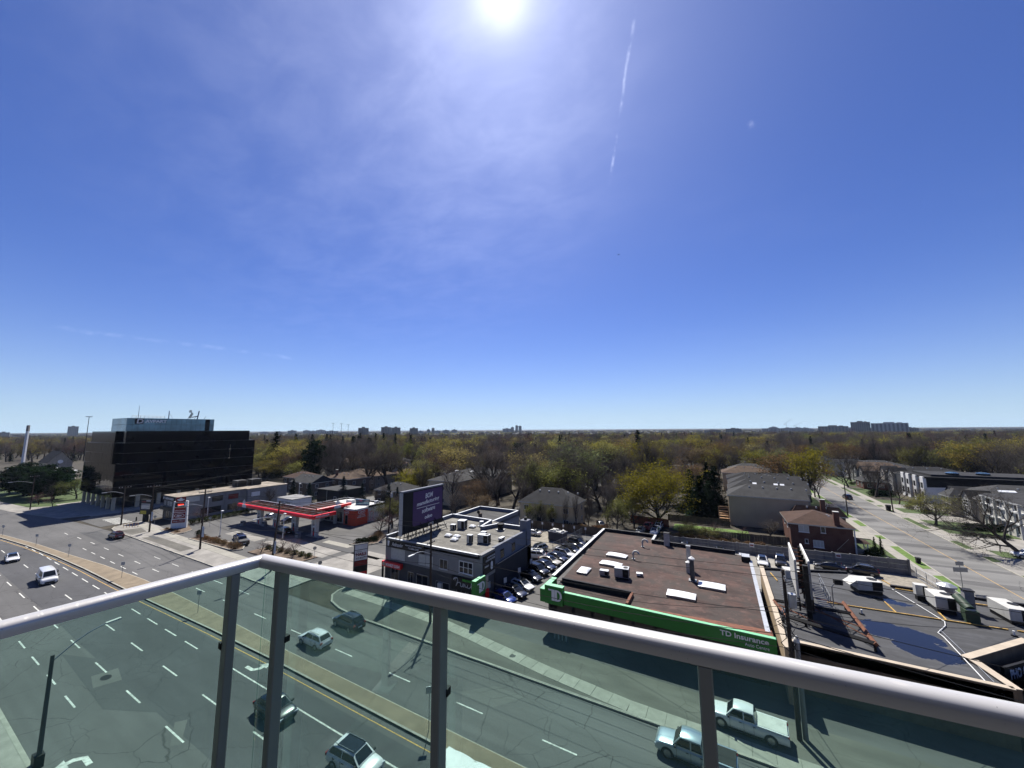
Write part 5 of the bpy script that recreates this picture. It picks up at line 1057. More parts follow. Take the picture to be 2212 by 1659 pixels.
def house(label, x0, x1, y0, y1, eave, rh, wall, roofm, wins=True, gable=None, group=None, base='house', chimney=None, sky_=(), vents=3, over=.45):
    t = thing(base, label, 'house', ((x0 + x1) / 2, y0, 0), 0, group)
    MB().box(x0, x1, y0, y1, 0, eave).build('wall', wall, t)
    r = roof_hip(t, x0, x1, y0, y1, eave, rh, roofm, over, gable)
    lx, ly = x1 - x0, y1 - y0
    for k in range(vents):
        xx = x0 + lx * (.3 + .18 * k); f = .72; yy = y0 + min(ly, lx) * .5 * f
        zz_ = eave + rh * (yy - y0 + over) / (min(ly, lx) / 2 + over) if lx >= ly else eave + rh * .55
        if lx < ly: yy = y0 + ly * (.35 + .12 * k); xx = x1 - lx * .28
        MB().box(xx - .16, xx + .16, yy - .16, yy + .16, zz_ - .15, zz_ + .25).build('roof_vent', 'galv', r)
    if chimney: cx_, cy_, cz = chimney; c = MB().box(cx_ - .45, cx_ + .45, cy_ - .35, cy_ + .35, eave - .5, cz).build('chimney', 'brick_red', r); MB().box(cx_ - .5, cx_ + .5, cy_ - .4, cy_ + .4, cz, cz + .12).build('chimney_cap', 'off_white', t)
    if wins:
        nfl = 2 if eave > 4.5 else 1
        for fl in range(nfl):
            zb = .9 + fl * (eave / nfl) * .98
            for k in range(max(1, int(lx / 3.4))):
                u = x0 + lx * (k + .5) / max(1, int(lx / 3.4)); window(t, 'S', y0, u - .7, u + .7, zb, zb + 1.35, 1)
            for k in range(max(1, int(ly / 4))):
                u = y0 + ly * (k + .5) / max(1, int(ly / 4)); window(t, 'E', x1, u - .6, u + .6, zb, zb + 1.35, 1)
                if x0 > 45: window(t, 'W', x0, u - .8, u + .8, zb, zb + 1.6, 1, 1)
    return t
# red brick house by the side street
bh = house('two-storey red brick house with brown hip roof beside the concrete wall', 12.6, 23.2, 104, 115.5, 5.15, 2.1, 'brick_red', 'roof_brown', wins=False, chimney=(20.8, 104.5, 8.1), vents=2)
for a, b, c, d, k in ((14.1, 15.9, 3.4, 4.8, 1), (17.9, 18.7, 3.6, 4.9, 0), (16.4, 18.2, .5, 1.95, 2), (15.0, 15.6, 1.1, 2.0, 0)): window(bh, 'S', 104, a, b, c, d, k, 0, 'white_paint', 'curtain' if k else 'win_dark', sill=True)
for u in (107, 111): window(bh, 'W', 12.6, u, u + 1.2, 3.3, 4.7, 1); window(bh, 'E', 23.2, u, u + 1.2, 3.3, 4.7, 1)
MB().box(23.3, 23.5, 103.9, 104.1, 0, 5.1).build('downpipe', 'white_paint', bh); MB().cyl((20.3, 103.94, .4), (22.4, 103.94, 2.9), .05, k=5).build('conduit', 'coping', bh)
pr = MB().box(23.22, 25.6, 104.6, 107.4, 2.1, 2.2).build('porch_ceiling', 'white_paint', bh); MB().add([(23.2, 104.3, 2.2), (25.9, 104.3, 2.2), (25.9, 107.7, 2.2), (23.2, 107.7, 2.2), (23.2, 106, 3.1)], [(0, 1, 4), (1, 2, 4), (2, 3, 4)]).build('porch_roof', 'roof_brown', bh)
for p in ((25.4, 104.7), (25.4, 107.2)): MB().cyl((p[0], p[1], .4), (p[0], p[1], 2.1), .09, k=6).build('porch_post', 'white_paint', bh)
for i in range(6): MB().box(25.38, 25.44, 104.8 + i * .4, 104.86 + i * .4, .4, 1.2).build('baluster', 'white_paint', bh)
MB().box(23.22, 25.6, 104.6, 107.4, 0, .4).build('porch_floor', 'concrete', bh)
house('second brown-roofed house directly behind the red brick one', 15.0, 25.0, 116.8, 118.6, 5.0, 1.9, 'brick_brown', 'roof_brown', chimney=(21, 117, 8.6), vents=3)
# the big blank-sided house
be = house('big beige house with blank side wall and grey gabled roof', 1.3, 18.6, 119, 129, 7.9, 2.7, 'wall_beige', 'roof_grey', wins=False, gable='E', vents=5, over=.3)
for a in (10.2, 12.2): MB().obox((a, 121.4, 9.15), (1.1, 1.4, .18), 0, R(27)).build('skylight', 'win_dark', be)
MB().add([(18.6, 119, 7.9), (18.6, 129, 7.9), (18.6, 124, 10.5)], [(0, 1, 2)]).build('gable_wall', 'wall_beige', be)
for k in range(7): MB().box(-1.2, 1.28, 120.2 + k * 1.1, 120.9 + k * 1.1, .6 + .45 * k, .72 + .45 * k).build('deck_board', 'wood_deck', be)
for z_ in (2.3, 3.2, 4.4): MB().box(-1.4, 1.28, 119.6, 119.7, z_, z_ + .22).build('deck_rail', 'wood_deck', be)
for p in (-1.3, 1.0): MB().box(p, p + .15, 119.6, 119.75, 0, 4.6).build('deck_post', 'wood_deck', be)
rows = [(1.8, 21.0, 131, 141, 7.8, 2.9, 'wall_stone', 'roof_charcoal', 'grey-roofed house with three skylights behind the blank beige wall'), (2.2, 21.5, 144, 154, 7.8, 2.8, 'brick_brown', 'roof_charcoal', 'second charcoal-roofed house along the side street, up the row'), (2.0, 20.5, 159, 170, 7.8, 2.0, 'wall_stone', 'roof_black', 'house with black mansard-like roof half way up the side street'), (.5, 17.0, 178, 190, 7.8, 2.6, 'wall_beige', 'roof_tan', 'brown-and-grey roofed house farther up the side street'), (3, 19, 195, 206, 7.5, 2.6, 'wall_grey', 'roof_grey', 'grey hip-roofed house behind the brown-roofed one up the street'), (.5, 16.5, 236, 250, 7.5, .6, 'wall_white', 'roof_charcoal', 'flat white-edged modern house far up the side street'), (0, 14, 268, 282, 7.5, .6, 'wall_grey', 'roof_grey', 'last flat-roofed house seen up the west side of the street')]
for i, (a, b, c, d, e, f, wl, rf, lb) in enumerate(rows):
    h_ = house(lb, a, b, c, d, e, f, wl, rf, wins=True, gable='E' if i < 3 else None, group='houses up the west side of the side street', vents=5)
    if i in (0, 2):
        for q in (.35, .62, .7): MB().obox((a + (b - a) * q, c + 2.4, e + f * .58), (1.0, 1.1, .16), 0, R(28)).build('skylight', 'skylight', h_)
# right-hand side of the street
mod = thing('modern_house', 'white modern house with dark window bays and flat black roof', 'house', (62, 181, 0), 0, 'houses on the east side of the side street')
MB().box(62.0, 92, 184, 202, 0, 8.3).build('wall', 'wall_white', mod); MB().box(61.6, 92.5, 183.6, 202.4, 8.302, 8.8).build('roof_edge', 'roof_black', mod); MB().box(64, 91, 186, 200, 8.802, 9.5).build('flat_roof', 'roof_charcoal', mod)
for a in (184.0, 189.6, 195.2, 199.6): MB().box(61.2, 62.0, a, a + 2.4, 0, 8.7).build('bay', 'wall_white', mod); window(mod, 'W', 61.2, a + .5, a + 1.9, 4.9, 6.7, 1, 0, 'black_matt'); window(mod, 'W', 61.2, a + .5, a + 1.9, 1.4, 3.6, 1, 0, 'black_matt')
for a in (187.2, 192.6, 197.8): MB().box(61.7, 61.99, a - .6, a + 1.8, .4, 7.6).build('dark_panel', 'wall_brown', mod); window(mod, 'W', 61.7, a - .2, a + 1.4, 4.8, 6.6, 1, 0, 'black_matt')
for p in ((70, 188), (78, 190)): o = MB().cyl((p[0], p[1], 9.5), (p[0], p[1], 10.1), 1.6, 1.6, 12).build('roof_lantern', 'steel_dark', mod); MB().cyl((p[0], p[1], 10.1), (p[0], p[1], 10.5), 1.7, .5, 12).build('lantern_dome', 'pent_glass', mod)
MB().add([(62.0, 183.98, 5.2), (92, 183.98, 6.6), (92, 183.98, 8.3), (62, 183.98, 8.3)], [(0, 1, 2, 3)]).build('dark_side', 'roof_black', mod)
gr_ = 'houses on the east side of the side street'
h1 = house('stone-fronted house with skylit grey hip roof behind the big bare tree', 61.0, 82, 153, 168, 6.4, 3.2, 'wall_stone', 'roof_grey', group=gr_, vents=2)
MB().obox((68, 156, 8.3), (3.2, 1.0, .2), 0, R(22)).build('skylight', 'skylight', h1)
MB().box(58.6, 61.0, 160.5, 165.5, 0, 5.6).build('bay', 'wall_stone', h1); roof_hip(h1, 58.4, 62.5, 160.2, 165.8, 5.6, 2.2, 'roof_grey', .3, None, 'bay_roof'); window(h1, 'W', 58.6, 161.5, 164.2, 1.0, 3.4, 1, 1); window(h1, 'W', 58.6, 161.6, 164.2, 3.9, 5.2, 1)
h2 = house('pale stone house with white cornices at the right edge', 60.5, 80, 134, 149.5, 8.0, 2.2, 'off_white', 'roof_charcoal', wins=False, group=gr_)
for z_ in (2.9, 5.6, 7.6): MB().box(60.1, 60.49, 134, 149.5, z_, z_ + .35).build('cornice', 'white_paint', h2)
for a in (135.2, 138.8, 142.4, 146.0):
    for z_ in (.7, 3.5, 6.0): window(h2, 'W', 60.5, a, a + 2.0, z_, z_ + (1.8 if z_ < 6 else 1.4), 1, 0, 'white_paint')
for i in range(8): MB().box(59.6, 60.0, 134 + i * 2.2, 134.35 + i * 2.2, 0, 8.0).build('pilaster', 'off_white', h2) if i % 2 == 0 else None
for i, (a, b, c, d, e, f, wl, rf, lb) in enumerate([(61.5, 84, 207, 222, 7.8, 2.2, 'wall_grey', 'roof_black', 'grey stone house with black roof next beyond the white modern house'), (57, 74, 226, 240, 6.6, 3.4, 'brick_brown', 'roof_tan', 'brown gabled house farther along the east side of the street'), (58, 78, 244, 258, 7.5, 2.2, 'wall_grey', 'roof_charcoal', 'grey townhouse past the brown gabled house'), (50, 70, 264, 282, 7.5, 1.0, 'wall_white', 'roof_black', 'pale townhouse with turret bays far along the east side'), (56, 80, 326, 340, 6.5, .8, 'wall_white', 'roof_grey', 'low white-walled building at the far end of the street'), (36, 45, 388, 398, 4.6, 3.4, 'wall_white', 'roof_charcoal', 'little white gabled house closing the end of the street')]):
    hh = house(lb, a, b, c, d, e, f, wl, rf, group=gr_, gable='S' if i == 5 else ('W' if i == 1 else None))
    if i == 1: MB().add([(a, c, e), (a, d, e), (a, (c + d) / 2, e + f - .1)], [(0, 2, 1)]).build('gable_wall', 'brick_brown', hh)
sm = house('small brick cottage with white gabled porch beyond the fallen shrub', 52.5, 60, 212, 222, 3.4, 2.6, 'brick_red', 'roof_charcoal', group=gr_, gable='W')
# street gables and porches on the east row
def street_gable(t, x_, y0, y1, zb, zt, wall, roofm):
    ym = (y0 + y1) / 2
    MB().add([(x_ - .9, y0, 0), (x_ - .9, y1, 0), (x_ - .9, y1, zb), (x_ - .9, ym, zt), (x_ - .9, y0, zb), (x_ + 4, y0, zb), (x_ + 4, y1, zb), (x_ + 4, ym, zt), (x_, y0, 0), (x_, y1, 0)], [(0, 4, 3, 2, 1), (0, 8, 5, 4), (1, 2, 6, 9)]).build('gable_bay', wall, t)
    MB().add([(x_ - 1.2, y0 - .3, zb - .2), (x_ - 1.2, ym, zt + .12), (x_ - 1.2, y1 + .3, zb - .2), (x_ + 4, y0 - .3, zb - .2), (x_ + 4, ym, zt + .12), (x_ + 4, y1 + .3, zb - .2)], [(0, 3, 4, 1), (1, 4, 5, 2)]).build('gable_roof', roofm, t)
    window(t, 'W', x_ - .9, ym - 1.0, ym + 1.0, zb - 2.2, zb - .5, 1, 1); window(t, 'W', x_ - .9, ym - 1.0, ym + 1.0, .8, 2.9, 1, 1)
EAST = [o for o in C.objects if o.get('group') == gr_ and o.name.startswith('house')]
for t_ in EAST:
    w_ = [c for c in t_.children if c.name.startswith('wall')]
    if not w_: continue
    vx = [v.co.x + t_.location.x for v in w_[0].data.vertices]; vy = [v.co.y + t_.location.y for v in w_[0].data.vertices]; vz = [v.co.z for v in w_[0].data.vertices]
    if min(vx) < 48 or max(vz) < 5 or 'cornices' in t_['label']: continue
    L_ = max(vy) - min(vy)
    for f0, f1 in ((.08, .36), (.62, .92)): street_gable(t_, min(vx), min(vy) + L_ * f0, min(vy) + L_ * f1, max(vz) - .3, max(vz) + 1.7, rnd.choice(['wall_stone', 'wall_grey', 'wall_grey']), rnd.choice(['roof_charcoal', 'roof_black', 'roof_grey']))
    MB().box(min(vx) - 3.0, min(vx) - .01, min(vy) + L_ * .44, min(vy) + L_ * .54, 0, .9).build('front_steps', 'concrete', t_)
# centre
house('ochre house with charcoal hip roof behind the parking-lot fence', -50.0, -34.5, 94.5, 104, 6.0, 3.6, 'wall_ochre', 'roof_charcoal', chimney=None, vents=5)
house('tall pale house with turret behind the big ivy-clad tree', -92, -79.5, 104, 116, 8.2, 2.4, 'wall_ochre', 'roof_grey', group='houses behind the billboard')
tw = house('long grey-roofed townhouse row with skylights behind the turret house', -99, -78, 121, 140, 8.2, 2.4, 'wall_stone', 'roof_grey', group='houses behind the billboard', vents=5)
for q in ((-95, 124), (-88, 125), (-83, 123.5), (-90, 127)): MB().obox((q[0], q[1], 9.3), (1.4, 1.0, .2), 0, R(20)).build('skylight', 'skylight', tw)
house('black-walled house with steep dark roof between the bare trees', -58, -48, 134, 146, 6.8, 4.0, 'wall_black', 'roof_black', gable='S', wins=False)
house('white two-storey house seen between trunks behind the black house', -80, -70, 176, 186, 6.5, 2.5, 'wall_white', 'roof_brown')
house('grey-green hip-roofed house far behind the white one', -92, -80, 206, 216, 6.5, 2.6, 'wall_stone', 'roof_brown')
# behind the filling station
house('dark-sided house with grey gable roof behind the car wash', -152, -139, 90, 99, 5.8, 2.6, 'wall_brown', 'roof_grey', gable='EW', group='houses behind the filling station')
house('brown two-storey house with broad brown roof behind the black flat one', -146.5, -131.5, 101, 111, 6.4, 2.0, 'wall_brown', 'roof_tan', group='houses behind the filling station', chimney=(-142, 103, 9.5))
bf = thing('flat_house', 'black flat-roofed box house with pale edge behind the canopy', 'house', (-123, 86, 0), 0, 'houses behind the filling station'); MB().box(-129, -117, 86, 96, 0, 4.9).build('wall', 'wall_black', bf); MB().box(-129.2, -116.8, 85.8, 96.2, 4.902, 5.1).build('flat_roof', 'roof_grey', bf); MB().cyl((-123.4, 85.9, 0), (-123.4, 85.9, 4.9), .07, k=6).build('downpipe', 'galv', bf); window(bf, 'E', -117, 88, 89.4, 1.0, 3.0, 1); window(bf, 'S', 86, -119.6, -118.2, 1.0, 3.0, 1)
house('grey hip-roofed bungalow behind the blue spruces', -108, -95, 94, 104, 5.2, 2.4, 'brick_brown', 'roof_charcoal', group='houses behind the filling station')
house('far brown-roofed house left of the broad bare tree', -172, -158, 98, 108, 5.6, 2.2, 'wall_brown', 'roof_brown', group='houses behind the filling station')
house('far tan-roofed house with bright skylight behind the broad bare tree', -160, -136, 118, 130, 5.6, 2.0, 'wall_stone', 'roof_tan', group='houses behind the filling station')
HOUSE_KEEP = [(o.location.x, o.location.y) for o in C.objects if o.get('category') == 'house']
# scattered roofs among the trees
def zone(x_, y_):
    a = math.degrees(math.atan2(-x_, y_)); z_ = [(-12, 'beyond the right-hand houses'), (4, 'along the side street'), (14, 'behind the big maple'), (24, 'behind the ochre house'), (33, 'above the shop block'), (42, 'behind the billboard'), (50, 'behind the station shop'), (58, 'behind the canopy')]
    for q, nm in z_:
        if a < q: return nm
    return 'right of the office block' if a < 68 else 'left of the office block'
k_ = 0
SCAT = []
for i in range(400):
    if k_ >= 34: break
    a = R(29 + rnd.uniform(-38, 30)); d = rnd.uniform(170, 430); x_, y_ = -d * math.sin(a), d * math.cos(a)
    if x_ > -8 and x_ < 95 and y_ < 430: continue
    if any((x_ - p[0]) ** 2 + (y_ - p[1]) ** 2 < 22 ** 2 for p in HOUSE_KEEP + SCAT): continue
    SCAT.append((x_, y_)); k_ += 1
    wx, wy = rnd.uniform(5, 8), rnd.uniform(4.5, 6)
    rm_ = rnd.choice(['roof_charcoal', 'roof_grey', 'roof_brown', 'roof_tan'])
    house('%s roof among the trees %s, %s' % (rm_[5:], zone(x_, y_), 'nearer row' if d < 270 else 'farther row'), x_ - wx, x_ + wx, y_ - wy, y_ + wy, rnd.uniform(5, 7), rnd.uniform(1.8, 2.8), rnd.choice(['wall_stone', 'brick_brown', 'wall_beige', 'wall_white', 'wall_grey']), rm_, wins=d < 260, group='roofs among the trees', vents=1)
HOUSE_KEEP += SCAT
# ------------------------------------------------------------------ walls and fences
cw = thing('concrete_wall', 'long grey concrete panel wall behind the bank parking yard', 'wall', (8, 94, 0))
pm('precast', (.30, .295, .285), .9, var=.16, scale=.9, dirt=.45)
xs = [-11.0 + 2.6 * i for i in range(16)]
for a, b in zip(xs[:-1], xs[1:]):
    hgt = 1.7 + .9 * (a + 11) / 39
    for r_ in range(3): MB().box(a + .12, b - .12, 94.05, 94.17, .02 + r_ * hgt / 3, (r_ + 1) * hgt / 3 - .02).build('panel', 'precast', cw)
    MB().box(a - .12, a + .12, 93.98, 94.24, 0, hgt + .08).build('post', 'precast', cw)
MB().box(27.9, 28.2, 93.98, 94.24, 0, 2.7).build('post', 'precast', cw)
for i, a in enumerate((4.6, 18.4)): t = thing('parking_notice', ('white parking notice on the concrete wall above the white sedan', 'white parking notice on the concrete wall near the traffic cone')[i], 'sign', (a, 93.9, 1.5)); MB().box(-.4, .4, -.03, 0, 0, .75).build('board', 'white_paint', t, world=False); MB().box(-.3, .3, -.035, -.031, .2, .5).build('print', 'red_dark', t, world=False)
def boardfence(label, a, b, h, mat, group=None, bw=.5):
    a, b = Vector(a), Vector(b); L = (b - a).length; d = (b - a).normalized(); ang = math.atan2(d.y, d.x)
    t = thing('board_fence', label, 'fence', (a.x, a.y, 0), ang, group); k = max(1, int(L / bw))
    me = MB().box(.012, L / k - .012, -.02, .02, 0, h).mesh('board', mat)
    for i in range(k): o = link('board', me, t); o.location = (i * L / k, rnd.uniform(-.015, .015), rnd.uniform(-.05, .05))
    MB().box(0, L, .021, .08, h * .75, h * .75 + .1).build('rail', mat, t, world=False); MB().box(0, L, .021, .08, h * .2, h * .2 + .1).build('rail', mat, t, world=False)
    for i in range(0, k, 5): MB().box(i * L / k - .05, i * L / k + .05, .081, .17, 0, h + .05).build('post', mat, t, world=False)
boardfence('weathered brown board fence behind the long parking-lot row', (-46, 91.5), (-22, 92.5), 2.0, 'wood_fence'); boardfence('brown board fence between the green yard and the concrete wall', (-10, 101.5), (12.3, 104.0), 1.9, 'wood_fence'); boardfence('reddish board fence behind the red pickup', (-23, 109.4), (-13, 109.0), 2.0, 'wood_fence_red'); boardfence('dark board fence below the timber decks of the beige house', (-14, 116.5), (1.2, 116.5), 1.8, 'wood_fence')
for i in range(6):
    t = thing('parking_notice', 'small pale parking notice on a post before the board fence', 'sign', (-44.5 + i * 2.9, 90.9, 0), 0, 'parking notices along the board fence'); MB().cyl((0, 0, 0), (0, 0, 1.5), .03, k=5).build('post', 'galv', t, world=False); MB().box(-.22, .22, -.04, -.02, 1.4, 2.0).build('board', 'white_paint', t, world=False)
for i, (a, b) in enumerate(((-31.3, 53.8), (-31.3, 58.6), (-31.4, 63.4))):
    t = thing('parking_notice', 'white parking notice on a post along the navy side wall', 'sign', (a, b, 0), R(70), 'parking notices along the navy wall'); MB().cyl((0, 0, 0), (0, 0, 1.9), .04, k=5).build('post', 'galv', t, world=False); MB().box(-.3, .3, -.05, -.02, 1.7, 2.5).build('board', 'white_paint', t, world=False)
# chain-link fences
def linkfence(label, pts, h, mat='steel', sp=2.4):
    t = thing('chain_fence', label, 'fence', (pts[0][0], pts[0][1], 0)); P = along(pts, sp)
    for p, a, L in P:
        MB().cyl((p.x, p.y, 0), (p.x, p.y, h), .05, k=5).build('post', mat, t)
        d = Vector((math.cos(a), math.sin(a))) * L
        for z_ in (h, h * .5, .15): MB().cyl((p.x - d.x / 2, p.y - d.y / 2, z_), (p.x + d.x / 2, p.y + d.y / 2, z_), .03, k=4).build('rail', mat, t)
        m = MB()
        for q in range(9):
            u = -.5 + q / 8; m.cyl((p.x + d.x * u, p.y + d.y * u, .15), (p.x + d.x * (u + .12), p.y + d.y * (u + .12), h), .012, k=3); m.cyl((p.x + d.x * u, p.y + d.y * u, .15), (p.x + d.x * (u - .12), p.y + d.y * (u - .12), h), .012, k=3)
        m.build('wire_mesh', mat, t)['kind'] = 'stuff'
linkfence('chain-link fence between the gravel yard and the parked-car row', [(-32.6, 74.5), (-31.6, 80), (-30.6, 90)], 2.0); linkfence('grey railing fence running from the concrete wall along the side street', [(28.3, 94), (29.2, 86), (29.4, 74)], 1.9, 'galv')
# ================================================================== vehicles (local frame: +X forward, wheels on z = 0)
def loft(secs):
    """secs: list of (x, [(y, z), ...]) half sections from sill to centre line; mirrored and skinned"""
    m = MB(); rings = []
    for x, half in secs:
        ring = [(x, -y, z) for y, z in half] + [(x, y, z) for y, z in reversed(half)]
        rings.append(ring)
    k = len(rings[0]); vs = [p for r_ in rings for p in r_]; fs = []
    for i in range(len(rings) - 1):
        for j in range(k - 1): fs.append((i * k + j, (i + 1) * k + j, (i + 1) * k + j + 1, i * k + j + 1))
        fs.append((i * k + k - 1, (i + 1) * k + k - 1, (i + 1) * k, i * k))
    fs += [tuple(range(k - 1, -1, -1)), tuple(range((len(rings) - 1) * k, len(rings) * k))]
    fs = [f[::-1] for f in fs]
    return m.add(vs, fs)
def shell(L, W, prof):
    """prof: (x fraction, z top, width factor); returns lower body"""
    secs = []
    for fx, zt, wf in prof:
        h = W / 2 * wf; zb = .24 if 0.04 < fx < .96 else .34
        secs.append((L * (.5 - fx), [(h * .90, zb), (h * .985, zb + .12), (h, zb + (zt - zb) * .55), (h * .965, zt - .07), (h * .88, zt - .012), (h * .55, zt + .022), (h * .18, zt + .034)]))
    return loft(secs)
def vehicle(name, L, W, Hh, prof, cab, wheels, wr=.33, kind='car', belt=None):
    """cab = (x of windshield base, roof front, roof rear, rear glass base) as fractions from the nose"""
    t = thing(name, 'car', 'car')
    bo = shell(L, W, prof).build('body', 'paint_black', t, smooth=80, world=False); sb_ = bo.modifiers.new('s', 'SUBSURF'); sb_.levels = sb_.render_levels = 1
    bz = belt or max(p[1] for p in prof)
    hw = W / 2; X_ = lambda f: L * (.5 - f)
    a, b, c, d = (X_(f) for f in cab)
    tw, bw_ = hw * .72, hw * .90
    # cabin shell (painted) and glazing set into it
    P = {'b': [(a, bz - .03), (b, Hh - .03), ((b + c) / 2, Hh), (c, Hh - .03), (d, bz - .03)]}
    secs = [(a, [(bw_, bz - .05), (bw_ * .96, bz - .02), (bw_ * .6, bz - .01)]), (b, [(bw_, bz - .05), (tw * 1.0, Hh - .13), (tw * .80, Hh - .055)]), (b + (c - b) * .18, [(bw_, bz - .05), (tw * 1.03, Hh - .09), (tw * .82, Hh - .015)]), (b + (c - b) * .42, [(bw_, bz - .05), (tw * 1.04, Hh - .075), (tw * .80, Hh + .012)]), (b + (c - b) * .78, [(bw_, bz - .05), (tw * 1.02, Hh - .09), (tw * .80, Hh - .005)]), (c, [(bw_, bz - .05), (tw * .98, Hh - .12), (tw * .80, Hh - .05)]), (d, [(bw_ * .97, bz - .05), (bw_ * .9, bz - .02), (bw_ * .6, bz - .01)])]
    loft(secs).build('cabin', 'paint_black', t, smooth=38, world=False)
    def quad(nm, pts, mat='car_glass'):
        # push 6 mm outwards
        v = [Vector(p) for p in pts]; nv = (v[1] - v[0]).cross(v[2] - v[0]).normalized(); cen = sum(v, Vector()) / len(v)
        if nv.dot(cen - Vector((0, 0, bz * .8))) < 0: nv = -nv
        k = len(v); o = MB().add([p + nv * .012 for p in v] + [p - nv * .004 for p in v], [tuple(range(k))] + [(i, (i + 1) % k, k + (i + 1) % k, k + i) for i in range(k)]).build(nm, mat, t, world=False); return o
    lerp = lambda p, q, f: tuple(p[i] + (q[i] - p[i]) * f for i in range(3))
    wa, wb = (a, bw_ * .80, bz - .01), (b, tw * .80, Hh - .06)
    f0, f1 = .10, .93
    q0, q1 = lerp(wa, wb, f0), lerp(wa, wb, f1); m_ = lambda p: (p[0], -p[1], p[2])
    quad('windshield', [q0, m_(q0), m_(q1), q1])
    ra, rb = (d, bw_ * .80, bz - .01), (c, tw * .80, Hh - .055)
    q0, q1 = lerp(ra, rb, .14), lerp(ra, rb, .9); quad('rear_window', [m_(q0), q0, q1, m_(q1)])
    mid = (b + c) / 2
    for s in (-1, 1):
        yb, yt = bw_ * .992 * s, tw * 1.035 * s
        def pt(x, f): return (x, (yb + (yt - yb) * f), bz - .03 + (Hh - .09 - bz + .03) * f)
        xf = lambda f: a + (b - a) * f; xr = lambda f: d + (c - d) * f
        quad('side_window', [pt(xf(.14) - .10, .12), pt(mid + .05, .12), pt(mid + .05, .88), pt(xf(.88) - .06, .88)])
        quad('side_window', [pt(mid - .05, .12), pt(xr(.14) + .14, .12), pt(xr(.85) + .08, .88), pt(mid - .05, .88)])
        for xs_ in (a - .28, mid, max(d + .25, -L * .30)): MB().box(xs_ - .009, xs_ + .009, (hw - .02 if s > 0 else -hw - .004), (hw + .004 if s > 0 else -hw + .02), .42, bz - .10).build('door_seam', 'black_matt', t, world=False)
        for xd in (mid + .25, mid - .75): MB().obox((xd, (hw + .004) * s, bz - .16), (.20, .03, .035)).build('door_handle', 'black_matt', t, world=False)
        MB().box(-L * .27, L * .27, (hw - .03 if s > 0 else -hw - .006), (hw + .006 if s > 0 else -hw + .03), .22, .36).build('sill_trim', 'black_matt', t, world=False)
        MB().obox((a - .20, (hw + .01) * s, bz + .03), (.13, .24, .13)).build('wing_mirror', 'black_matt', t, world=False)
        z_h = prof[1][1]
        MB().obox((L / 2 - .10, hw * .70 * s, min(.72, prof[1][1] - .1)), (.14, .40, .14), -.25 * s).build('headlight', 'headlamp', t, world=False)
        MB().obox((-L / 2 + .07, hw * .76 * s, prof[-2][1] - .16), (.12, .30, .20), .15 * s).build('tail_light', 'tail_lamp', t, world=False)
    MB().box(L / 2 - .07, L / 2 + .015, -hw * .55, hw * .55, .36, .58).build('grille', 'black_matt', t, world=False); MB().box(-L / 2 - .012, -L / 2 + .05, -hw * .7, hw * .7, .34, .50).build('rear_bumper', 'black_matt', t, world=False)
    MB().box(-L / 2 - .03, -L / 2 - .013, -.26, .26, .58, .72).build('number_plate', 'plate', t, world=False)
    for fx in wheels:
        for s in (-1, 1):
            x_ = X_(fx); y0, y1 = (hw - .20) * s, (hw + .012) * s
            w_ = MB().cyl((x_, y0, wr), (x_, y1, wr), wr, k=18).build('wheel', 'rubber', t, world=False)
            MB().cyl((x_, y1, wr), (x_, y1 + .012 * s, wr), wr * .64, wr * .58, 14).build('rim', 'rim', w_, world=False)
            arch = MB(); k = 14
            vs = [(x_ + (wr + .07) * math.cos(math.pi * i / k), (hw + .006) * s, wr * .9 + (wr + .07) * math.sin(math.pi * i / k)) for i in range(k + 1)]
            arch.add(vs + [(x_, (hw + .006) * s, wr * .9)], [(i, i + 1, k + 1) for i in range(k)]); arch.build('wheel_arch', 'black_matt', t, world=False)
    if kind == 'suv_roofbars':
        for s in (-1, 1): MB().cyl((b - .1, tw * .85 * s, Hh + .05), (c + .1, tw * .85 * s, Hh + .05), .025, k=5).build('roof_bar', 'steel', t, world=False)
    return t
SED = vehicle('sedan', 4.65, 1.82, 1.45, [(0, .60, .74), (.03, .70, .92), (.10, .80, .985), (.27, .92, 1.0), (.5, .95, 1.0), (.78, .96, 1.0), (.93, .98, .96), (.985, .92, .88), (1, .70, .80)], (.23, .41, .70, .88), (.19, .79), .34)
SUV = vehicle('suv', 4.6, 1.86, 1.68, [(0, .72, .78), (.03, .86, .94), (.08, .95, .99), (.26, 1.03, 1.0), (.5, 1.05, 1.0), (.9, 1.08, .99), (.975, 1.06, .94), (1, .8, .88)], (.23, .38, .86, .97), (.19, .79), .36, 'suv_roofbars')
HAT = vehicle('hatchback', 4.2, 1.78, 1.52, [(0, .62, .76), (.03, .74, .93), (.10, .86, .99), (.26, .96, 1.0), (.5, .98, 1.0), (.9, 1.0, .98), (.975, .96, .92), (1, .7, .84)], (.22, .40, .80, .96), (.20, .80), .33)
